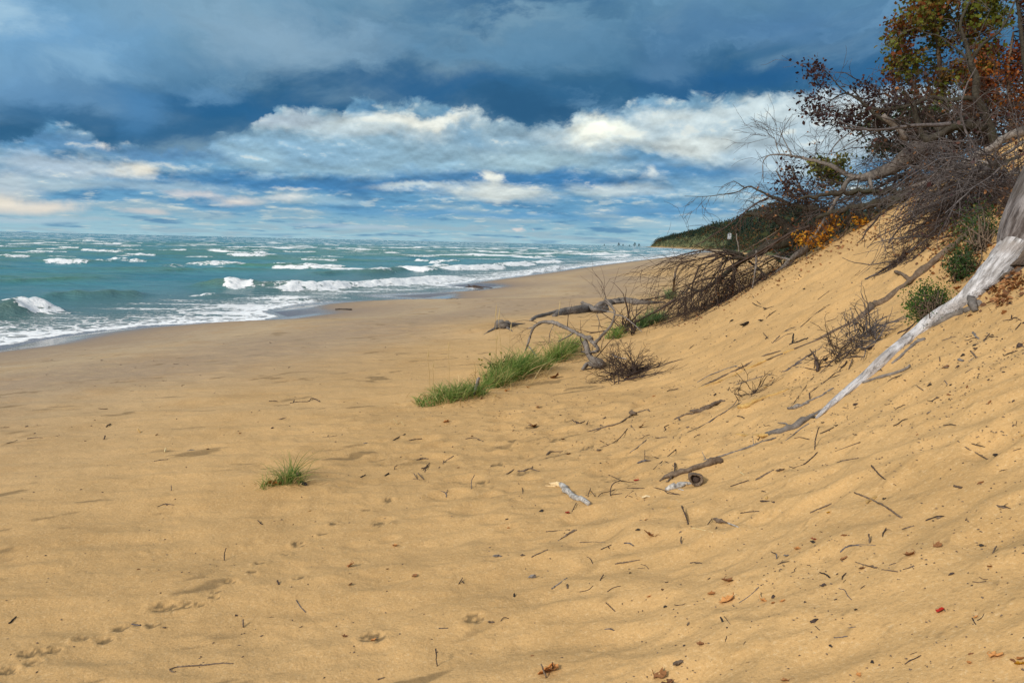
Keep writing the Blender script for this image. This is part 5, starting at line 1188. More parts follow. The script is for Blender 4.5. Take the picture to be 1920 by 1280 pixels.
woody('dead_branch', 'dark grey branch end with a split yellow tip just below the pointed trunk', 'branch', 'c', [([(1880, 85), (1840, 105), (1790, 135), (1740, 170), (1690, 200), (1640, 212), (1590, 228), (1535, 240)], [10, 16, 26, 40, 44, 34, 34, 34]), ([(1660, 188, 6), (1635, 170, 16), (1595, 168, 14)], [12, 9, 6]), ([(1780, 175), (1720, 215), (1640, 275)], [8, 8, 3])], MT['greywood'], rough=.2, parts=[('split_tip', ([(1540, 243), (1480, 247), (1400, 245), (1345, 236)], [24, 22, 18, 10]), MT['ochre'])])
woody('dead_branch', 'long thin grey branch on the sand below the yellow tipped branch', 'branch', 'c', [([(1585, 258), (1530, 275), (1450, 305), (1380, 330), (1300, 355), (1220, 378), (1150, 392)], [8, 11, 14, 12, 11, 10, 7]), ([(1450, 300), (1445, 262, 30)], 4), ([(1160, 390), (1152, 365, 20), (1140, 342, 38)], [6, 4, 4])], MT['greywood'])

# ------------------------------------------------------------------ green shrubs beside the trunk
def shrub(name, label, base, region, n, size, mat, seed, Y, depth=.35, r=.006, per=14, cr=.10):
    rng = np.random.default_rng(seed); e = empty(name, base, label, 'shrub'); ms = MB(); ml = MB()
    x0, y0, x1, y1 = region
    for i in range(n):
        a = rng.random() * 6.28; q_ = rng.random() ** .5
        if rng.random() < .22: q_ = 1.0 + .35 * rng.random()
        px = (x0 + x1) / 2 + (x1 - x0) / 2 * q_ * math.cos(a); py = (y0 + y1) / 2 + (y1 - y0) / 2 * q_ * math.sin(a)
        t = at(px, py, Y + rng.normal(0, depth)); mid = base * .5 + t * .5 + rng.normal(0, .05, 3) + [0, 0, .04]
        p, _ = wood(ms, [base + rng.normal(0, .04, 3), mid, t], [r, r * .8, r * .4], seed + i, 4, 7)
        nl = int(per * (1.1 if q_ < 1 else .35) * (.4 + rng.random()))
        C = np.concatenate([t + rng.normal(0, cr, (nl, 3)), p[3:] + rng.normal(0, cr * .5, (len(p) - 3, 3))])
        leaves(ml, C, size, rng, tints=np.clip(rng.random() * .7 + .15 * rng.standard_normal(len(C)), 0, 1))
    ms.build('stems', MT['brownwood'], e); ml.build('leaves', mat, e, False)
g = G(1746, 600); shrub('green_shrub', 'bright green leafy shrub touching the left side of the bleached trunk', g, (1704, 535, 1776, 602), 110, .015, MT['shrub'], 81, g[1] + .22, .14, per=40, cr=.038, r=.004)
g = G(1806, 522); shrub('green_shrub', 'dark green shrub behind the bleached trunk, above the bright one', g, (1784, 470, 1824, 520), 60, .017, MT['darkshrub'], 82, g[1] + .1, .15, per=40, cr=.045)
g = G(1840, 470); shrub('green_shrub', 'dark olive shrub highest up beside the flaking trunk bark', g, (1806, 400, 1880, 500), 90, .02, MT['darkshrub'], 83, 8.0, .3, per=44, cr=.07)
flake('dead_leaf', 'rust brown leaf clump beside the bleached trunk above the bright shrub', 'leaf', 'p', (1788, 548), 16, MT['tanleaf'], n=3)

# ------------------------------------------------------------------ live trees on the crest
def crown_tree(name, label, trunks, bark, clusters, leafmat, seed, size, per, cr, branch_r=.010, cat='tree'):
    """clusters: world points with tint; each is joined to the nearest stem by a thin curved branch"""
    rng = np.random.default_rng(seed); e = None; mt = MB(); allp = []
    for i, (c, P, w) in enumerate(trunks):
        pp, rr = path(c, P, w)
        if e is None: e = empty(name, pp[0], label, cat)
        p, w2 = wood(mt, pp, rr, seed + i, 9, None, .14, .1, tint=.3); allp.append(np.column_stack([p, w2]))
    A = np.concatenate(allp); mb = MB(); ml = MB()
    for t, tint in clusters:
        d = np.linalg.norm(A[:, :3] - t, axis=1) + 0.9 * np.maximum(0, A[:, 2] - t[2] + .1); k = np.argmin(d); b = A[k, :3]
        mid = b * .45 + t * .55 + rng.normal(0, .06, 3) + [0, 0, -.06]
        p, w2 = wood(mb, [b, mid, t], [min(branch_r, A[k, 3] * .7), branch_r * .6, branch_r * .3], int(rng.integers(1e6)), 4, 8)
        C = t + rng.normal(0, cr, (per, 3)) * [1, 1, .7]; C = np.concatenate([C, p[4:] + rng.normal(0, cr * .4, (len(p) - 4, 3))])
        leaves(ml, C, size, rng, LEAF_LOBED if size > .06 else LEAF_OVAL, .25, tints=np.clip(tint + .10 * rng.standard_normal(len(C)), 0, 1))
    mt.build('trunk', bark, e); mb.build('branches', MT['twig'], e); ml.build('crown', leafmat, e, False)
    return e
def region(seed, n, Y, dy, poly, tintf, holes=0.0):
    rng = np.random.default_rng(seed); out = []; P = np.array(poly, float); x0, y0 = P.min(0); x1, y1 = P.max(0)
    while len(out) < n:
        x = x0 + (x1 - x0) * rng.random(); y = y0 + (y1 - y0) * rng.random(); ins = False
        for (ax, ay), (bx, by) in zip(P, np.roll(P, -1, 0)):
            if (ay > y) != (by > y) and x < (bx - ax) * (y - ay) / (by - ay) + ax: ins = not ins
        if not ins: continue
        if holes and gn(np.array([x / 38.]), np.array([y / 30.]), seed)[0] < -holes: continue
        out.append((at(x, y, Y + rng.normal(0, dy)), float(np.clip(tintf(x, y, rng), 0, 1))))
    return out
tr_bark = MT['darkwood']
def tb(px, Y): # base on the crest ground
    p = at(px, 300, Y); return p
left_tint = lambda x, y, r: .62 + .0 * x + .12 * r.standard_normal() - (.34 if gn(np.array([x / 30.]), np.array([y / 26.]), 7)[0] > .12 else 0)
crown_tree('maple_tree', 'tall gold green maple standing on the crest against the dark cloud', [
    ('p', qq([(1790, 300, 15.6), (1775, 210, 15.6), (1762, 120, 15.7), (1755, 40, 15.7), (1750, -40, 15.7)]), [8, 7, 6, 5, 3]),
    ('p', qq([(1785, 290, 15.6), (1730, 200, 15.6), (1700, 120, 15.6), (1690, 60, 15.6)]), [7, 6, 4, 3]),
    ('p', qq([(1795, 280, 15.6), (1815, 180, 15.8), (1820, 80, 15.9), (1825, -30, 15.9)]), [8, 7, 6, 3])], MT['brownwood'],
    region(91, 270, 15.7, .5, [(1664, 120), (1672, 60), (1690, 28), (1700, 50), (1715, -30), (1760, -90), (1900, -90), (1880, 40), (1896, 90), (1870, 120), (1850, 200), (1800, 240), (1740, 190), (1690, 190), (1662, 150)], left_tint, .10), MT['autumn'], 201, .062, 38, .11)
crown_tree('maple_tree', 'orange leaved maple low at the right edge behind the leaning dark trunk', [
    ('p', qq([(1900, 300, 14.9), (1895, 220, 15.0), (1890, 140, 15.1), (1900, 60, 15.1)]), [8, 7, 5, 3]), ('p', qq([(1860, 300, 14.9), (1840, 240, 14.9), (1815, 190, 15.0)]), [6, 5, 3])], MT['brownwood'],
    region(92, 170, 15.2, .4, [(1800, 140), (1840, 100), (1905, 90), (1990, 40), (2000, 300), (1900, 250), (1830, 215), (1800, 190)], lambda x, y, r: .35 + .3 * r.standard_normal(), .15), MT['orange'], 202, .06, 36, .11)
crown_tree('maple_tree', 'red brown sparse maple branch tips at the top right corner', [
    ('p', qq([(1935, 250, 14.2), (1925, 150, 14.2), (1915, 60, 14.2), (1905, -20, 14.2)]), [10, 8, 6, 4])], MT['darkwood'],
    region(93, 34, 14.2, .3, [(1890, -60), (1990, -60), (1990, 60), (1915, 55), (1900, 20)], lambda x, y, r: .12 + .08 * r.standard_normal()), MT['autumn'], 203, .08, 12, .12)
crown_tree('sapling', 'green and brown bushy sapling under the long horizontal limb', [
    ('p', qq([(1700, 310, 14.8), (1690, 270, 14.8), (1680, 225, 14.8)]), [6, 5, 3]), ('p', qq([(1705, 300, 14.8), (1665, 265, 14.8), (1640, 240, 14.8)]), [5, 4, 3])], MT['brownwood'],
    region(94, 90, 14.9, .3, [(1618, 215), (1660, 205), (1720, 208), (1770, 200), (1775, 260), (1700, 290), (1640, 285), (1610, 260), (1598, 240)], lambda x, y, r: .45 + .2 * r.standard_normal(), .1), MT['darkshrub'], 204, .06, 20, .10)
crown_tree('sapling', 'small yellow green sapling rising behind the large curved grey tree', [
    ('p', qq([(1570, 345, 15.2), (1565, 315, 15.2), (1572, 290, 15.2)]), [5, 4, 3])], MT['brownwood'],
    region(95, 46, 15.3, .25, [(1512, 312), (1530, 292), (1555, 296), (1575, 280), (1590, 290), (1592, 330), (1560, 345), (1520, 335)], lambda x, y, r: .6 + .2 * r.standard_normal()), MT['olive'], 205, .06, 18, .08)
crown_tree('leafy_bush', 'dark wine coloured leafy bush left of the yellow green sapling', [
    ('p', qq([(1520, 390, 14.9), (1500, 350, 14.9), (1485, 320, 14.9)]), [4, 3, 2]), ('p', qq([(1500, 380, 14.9), (1470, 345, 14.9), (1455, 320, 14.9)]), [3, 3, 2])], MT['brownwood'],
    region(96, 46, 14.9, .25, [(1452, 300), (1470, 290), (1520, 310), (1545, 345), (1520, 385), (1470, 372), (1448, 350), (1470, 330)], lambda x, y, r: .4 + .3 * r.standard_normal()), MT['purple'], 206, .05, 9, .09, .006)
crown_tree('yellow_shrub', 'bright orange yellow leaves hanging over the sand at the dune nose', [
    ('p', qq([(1600, 400, 13.9), (1575, 420, 13.9), (1540, 440, 13.9), (1510, 452, 13.9)]), [5, 4, 3, 2]), ('p', qq([(1600, 405, 13.9), (1580, 440, 13.8), (1560, 455, 13.8)]), [4, 3, 2])], MT['brownwood'],
    region(97, 46, 13.85, .12, [(1492, 448), (1505, 436), (1530, 430), (1540, 412), (1560, 402), (1586, 408), (1590, 440), (1570, 452), (1545, 450), (1535, 462), (1512, 455), (1500, 462)], lambda x, y, r: .45 + .25 * r.standard_normal(), .2), MT['yellow'], 207, .04, 10, .08, .005, 'shrub')
crown_tree('yellow_shrub', 'small yellow leaf cluster right of the big yellow one on the log', [
    ('p', qq([(1640, 415, 13.5), (1620, 425, 13.5), (1606, 420, 13.5)]), [4, 3, 2])], MT['brownwood'],
    region(98, 12, 13.5, .08, [(1604, 404), (1620, 408), (1626, 428), (1612, 434)], lambda x, y, r: .35 + .2 * r.standard_normal()), MT['yellow'], 208, .05, 7, .05, .004, 'shrub')
# leaning dark tree with the long horizontal limb
_dz = -.35
tree_thing('leaning_tree', 'dark leaning tree whose long bare limb stretches left along the crest', 'tree', [
    ('k', qq([(1740, 1080, 12.9), (1715, 990, 12.9), (1690, 900, 12.9), (1660, 800, 12.9), (1610, 710, 12.9), (1588, 650, 12.9), (1592, 560, 12.9), (1570, 480, 12.9), (1540, 430, 12.9), (1530, 330, 13.0), (1490, 230, 13.0), (1480, 160, 13.0), (1510, 80, 13.0), (1550, 0, 13.0)]), [62, 54, 50, 44, 44, 40, 36, 36, 34, 24, 18, 15, 12, 9]),
    ('k', qq([(1590, 690, 12.9), (1480, 680, 12.9), (1400, 695, 13.0), (1300, 676, 13.1), (1230, 690, 13.1), (1150, 725, 13.2), (1060, 745, 13.3), (960, 758, 13.4), (870, 752, 13.5), (820, 730, 13.5), (780, 690, 13.5)]), [34, 27, 25, 24, 24, 22, 20, 18, 22, 18, 16]),
    ('k', qq([(1550, 440, 12.9), (1600, 350, 12.8), (1660, 285, 12.8), (1740, 230, 12.7), (1790, 160, 12.7), (1830, 80, 12.7), (1860, 0, 12.7)]), [20, 17, 15, 13, 11, 9, 7]),
    ('k', qq([(1530, 330, 13.0), (1580, 300, 13.0), (1650, 150, 13.0), (1700, 40, 13.0)]), [10, 8, 6, 4]),
    ('k', qq([(1530, 410, 12.9), (1440, 330, 13.0), (1330, 250, 13.1), (1240, 230, 13.2), (1160, 190, 13.2)]), [12, 9, 8, 6, 4]),
    ('k', qq([(850, 760, 13.5), (760, 805, 13.6), (680, 800, 13.6), (600, 770, 13.7), (540, 780, 13.7), (470, 810, 13.8)]), [12, 10, 9, 7, 5, 3]),
    ('k', qq([(780, 690, 13.5), (700, 650, 13.6), (640, 660, 13.6), (580, 700, 13.7), (520, 760, 13.7)]), [15, 10, 8, 6, 3]),
    ('k', qq([(700, 650, 13.6), (640, 600, 13.6), (590, 540, 13.7), (540, 490, 13.8), (460, 450, 13.8), (380, 440, 13.9)]), [8, 7, 6, 5, 4, 3]),
    ('k', qq([(790, 690, 13.5), (740, 620, 13.5), (760, 590, 13.5), (820, 570, 13.5), (850, 520, 13.5)]), [9, 7, 6, 5, 3]),
    ('k', qq([(800, 570, 13.5), (740, 540, 13.5), (680, 505, 13.5), (620, 500, 13.5)]), [6, 5, 4, 2]),
    ('k', qq([(860, 760, 13.5), (900, 800, 13.4), (980, 850, 13.3), (1060, 890, 13.2), (1110, 950, 13.1)]), [16, 22, 24, 28, 26])],
    MT['darkwood'], 58, 46, .42, .005, 1, MT['greytwig'], -.25, np.array([-.3, 0, -.15]), from_=.25)
def wine_twigs():
    cl = region(99, 80, 13.7, .25, [(1500, 118), (1530, 118), (1560, 135), (1548, 160), (1590, 195), (1620, 215), (1600, 250), (1555, 235), (1530, 225), (1505, 205), (1495, 180), (1520, 165)], lambda x, y, r: .3 + .25 * r.standard_normal(), .25)
    crown_tree('wine_leaf_branch', 'fine twigs with tiny dark wine leaves at the far left of the long limb', [
        ('k', qq([(800, 745, 13.6), (700, 760, 13.7), (600, 750, 13.7), (500, 770, 13.8), (420, 740, 13.8)]), [6, 5, 4, 3, 2]), ('k', qq([(640, 660, 13.7), (560, 640, 13.7), (480, 560, 13.8), (460, 470, 13.8)]), [5, 4, 3, 2]), ('k', qq([(700, 655, 13.7), (600, 690, 13.7), (500, 670, 13.8), (400, 650, 13.8)]), [4, 3, 3, 2])],
        MT['twig'], cl, MT['purple'], 209, .05, 7, .08, .005, 'branch')
    cl = region(100, 60, 13.8, .25, [(1600, 150), (1660, 150), (1700, 185), (1690, 215), (1640, 240), (1610, 225)], lambda x, y, r: .3 + .25 * r.standard_normal(), .1)
    crown_tree('wine_leaf_branch', 'dark wine leaves hanging around the middle of the long limb', [('k', qq([(1000, 770, 13.7), (940, 700, 13.7), (900, 620, 13.7)]), [6, 5, 3])], MT['twig'], cl, MT['purple'], 210, .05, 8, .09, .005, 'branch')
wine_twigs()

LB = [
 ('dark straight limb lying flat above the large curved grey tree', [(1500, 371, 13.6), (1560, 364, 13.5), (1630, 358, 13.4), (1690, 362, 13.4)], [5, 8, 10, 11]),
 ('dark limb under the large curved grey tree, ending near the yellow leaves', [(1530, 408, 13.7), (1600, 388, 13.5), (1680, 372, 13.3), (1745, 340, 13.2)], [6, 10, 13, 14]),
 ('lichen grey limb sloping up to the right edge above the bare sand patch', [(1706, 352, 12.6), (1760, 330, 12.5), (1830, 296, 12.3), (1880, 262, 12.2), (1930, 240, 12.1)], [5, 8, 10, 13, 16]),
 ('very dark short log lying level under the leaning dark trunk', [(1760, 238, 12.9), (1800, 236, 12.9), (1850, 240, 12.9)], [13, 16, 15]),
 ('dark log slanting up to the left below the long bare limb', [(1735, 262, 12.9), (1775, 246, 12.9), (1810, 222, 12.9)], [16, 15, 11]),
 ('upright purple brown trunk stub below the long bare limb', [(1733, 262, 13.1), (1722, 230, 13.1), (1712, 196, 13.1)], [13, 10, 7]),
 ('pale curved limb dropping from the long bare limb to the brush', [(1655, 215, 13.0), (1680, 238, 13.0), (1700, 262, 13.0)], [7, 9, 12]),
 ('dark limb crossing the brush toward the lower left of the bare sand patch', [(1660, 392, 12.9), (1720, 350, 12.8), (1775, 318, 12.7), (1840, 300, 12.6)], [5, 8, 10, 12]),
 ('thick dark trunk lying behind the pale limbs at the right edge', [(1815, 330, 11.2), (1860, 312, 11.1), (1910, 305, 11.0), (1960, 300, 11.0)], [14, 22, 26, 28]),
 ('dark stem hanging down right of the pale crooked limbs', [(1862, 300, 10.0), (1868, 350, 9.9), (1880, 400, 9.8), (1876, 440, 9.7)], [12, 11, 9, 6]),
 ('dark root looping above the flaking trunk bark', [(1800, 400, 9.6), (1840, 372, 9.5), (1885, 362, 9.4), (1925, 380, 9.3)], [7, 10, 12, 12]),
 ('mossy broken bough end resting on sand right of the yellow leaves', [(1605, 432, 13.6), (1625, 424, 13.5), (1660, 408, 13.4)], [13, 16, 12]),
]
for i, (l, P, w) in enumerate(LB):
    woody('fallen_limb', l, 'limb', 'p', [(qq(P), w)], MT['darkwood' if i not in (2, 6) else 'greywood'], group='fallen limbs in the brush', rough=.25, wig=.3, twigs=5, twigmat=MT['twig'], twiglen=.4)
# ------------------------------------------------------------------ foreground driftwood, twigs and leaves
woody('birch_stick', 'thick mottled grey stick with a freshly snapped pale end', 'stick', 'c', [([(290, 548), (315, 565), (330, 590), (352, 600), (372, 622), (400, 630), (430, 640), (462, 664)], [26, 40, 36, 30, 34, 32, 30, 26]), ([(318, 548, 8), (338, 552, 4)], [14, 12]), ([(380, 600, 10), (392, 606, 4)], [10, 8])], MT['birch'], rough=.2, sides=12, lift=.7,
      parts=[('snapped_end', ([(298, 550), (265, 545), (232, 540)], [26, 28, 16]), MT['fresh']), ('splinter', ([(270, 536, 4), (222, 528, 6)], [12, 5]), MT['fresh']), ('splinter', ([(262, 552), (200, 546)], [10, 4]), MT['fresh'])])
woody('log_piece', 'dark rotten branch piece lying behind the hollow log end', 'log', 'c', [([(885, 518), (920, 500), (960, 488), (1020, 472), (1090, 452), (1150, 432), (1200, 412), (1235, 400), (1258, 412)], [8, 20, 34, 36, 32, 34, 40, 44, 22]), ([(960, 490), (940, 516), (925, 522)], [14, 10, 6])], MT['brownwood'], rough=.28, sides=12, lift=.6)
def hollow():
    p = G(*CR['c'](1100, 545)); k = dist(p) / F_PX / 3.2; c = p + np.array([0, 0, 40 * k]); e = empty('hollow_log_end', p, 'round hollow dark log end facing the viewer', 'log')
    d = np.array([-.12, -.95, .12]); d /= np.linalg.norm(d); rng = np.random.default_rng(4)
    for nm, r0, r1, L, mt in (('bark_ring', 38, 37, 60, 'brownwood'), ('core', 30, 24, 10, 'twig')):
        mb = MB(); n = 20; a = np.arange(n) * 6.2832 / n; u = np.cross(d, [0, 0, 1]); u /= np.linalg.norm(u); v = np.cross(u, d)
        rings = [(r0, -L * .5), (r0 * 1.03, -L * .1), (r0, L * .5), (r0 * .93, L * .56), (r0 * .74, L * .5), (r0 * .66, L * .1), (r0 * .3, -.1 * L), (0.5, 0)] if nm == 'bark_ring' else [(r0 * .9, -2), (r0 * .7, 9), (r0 * .3, 13), (0.5, 12)]
        V = []
        for rr, t in rings:
            jj = (1 + .10 * np.sin(a * 2 + 1) + .07 * np.sin(a * 3)) * (1 + .07 * rng.standard_normal(n)); V.append(c + (u[None] * (np.cos(a) * rr * jj)[:, None] + v[None] * (np.sin(a) * rr * jj)[:, None] + d[None] * t) * k)
        V = np.concatenate(V); F = [(i * n + j, i * n + (j + 1) % n, (i + 1) * n + (j + 1) % n, (i + 1) * n + j) for i in range(len(rings) - 1) for j in range(n)]
        mb.add(V, F, .5); mb.build(nm, MT[mt], e)
hollow()
woody('root', 'peeling yellowish root piece lying in front of the hollow log end', 'root', 'c', [([(920, 572), (950, 566), (985, 556), (1020, 545), (1060, 535), (1100, 525)], [16, 30, 34, 30, 16, 6]), ([(1000, 566), (1030, 574)], [8, 4])], MT['birch'], rough=.3, lift=.6, parts=[('peeled_side', ([(985, 548, 6), (1020, 538, 6), (1060, 532, 5)], [16, 18, 10]), MT['fresh'])])
woody('twig', 'thin brown twig touching the left of the peeling root piece', 'twig', 'c', [([(690, 560), (780, 560), (860, 558), (910, 572), (960, 588), (1010, 600)], 5), ([(915, 574), (940, 592), (1000, 598)], 6)], MT['twig'])
chunk('wood_splinter', 'long pale yellow split wood splinter on the sand', 'splinter', 'c', (820, 610), 130, MT['fresh'], (1, .22, .1), rot=20)
woody('twig', 'arched thin twig carrying a red leaf', 'twig', 'c', [([(590, 606), (592, 565, 30), (610, 530, 52), (650, 515, 50), (690, 520, 34), (730, 522, 22)], [6, 6, 6, 6, 5, 4]), ([(580, 480), (640, 505, 40), (660, 520, 45)], 4), ([(590, 600), (660, 592)], 5), ([(515, 612), (540, 588, 16), (580, 580, 14), (620, 566)], 4)], MT['twig'])
flake('red_leaf', 'small bright red leaf on the arched twig', 'leaf', 'c', (745, 516), 34, MT['redleaf'], LEAF_OVAL)
flake('red_leaf', 'dark red leaf at the end of a short twig near the mottled stick', 'leaf', 'c', (333, 710), 26, MT['redleaf'], LEAF_OVAL)
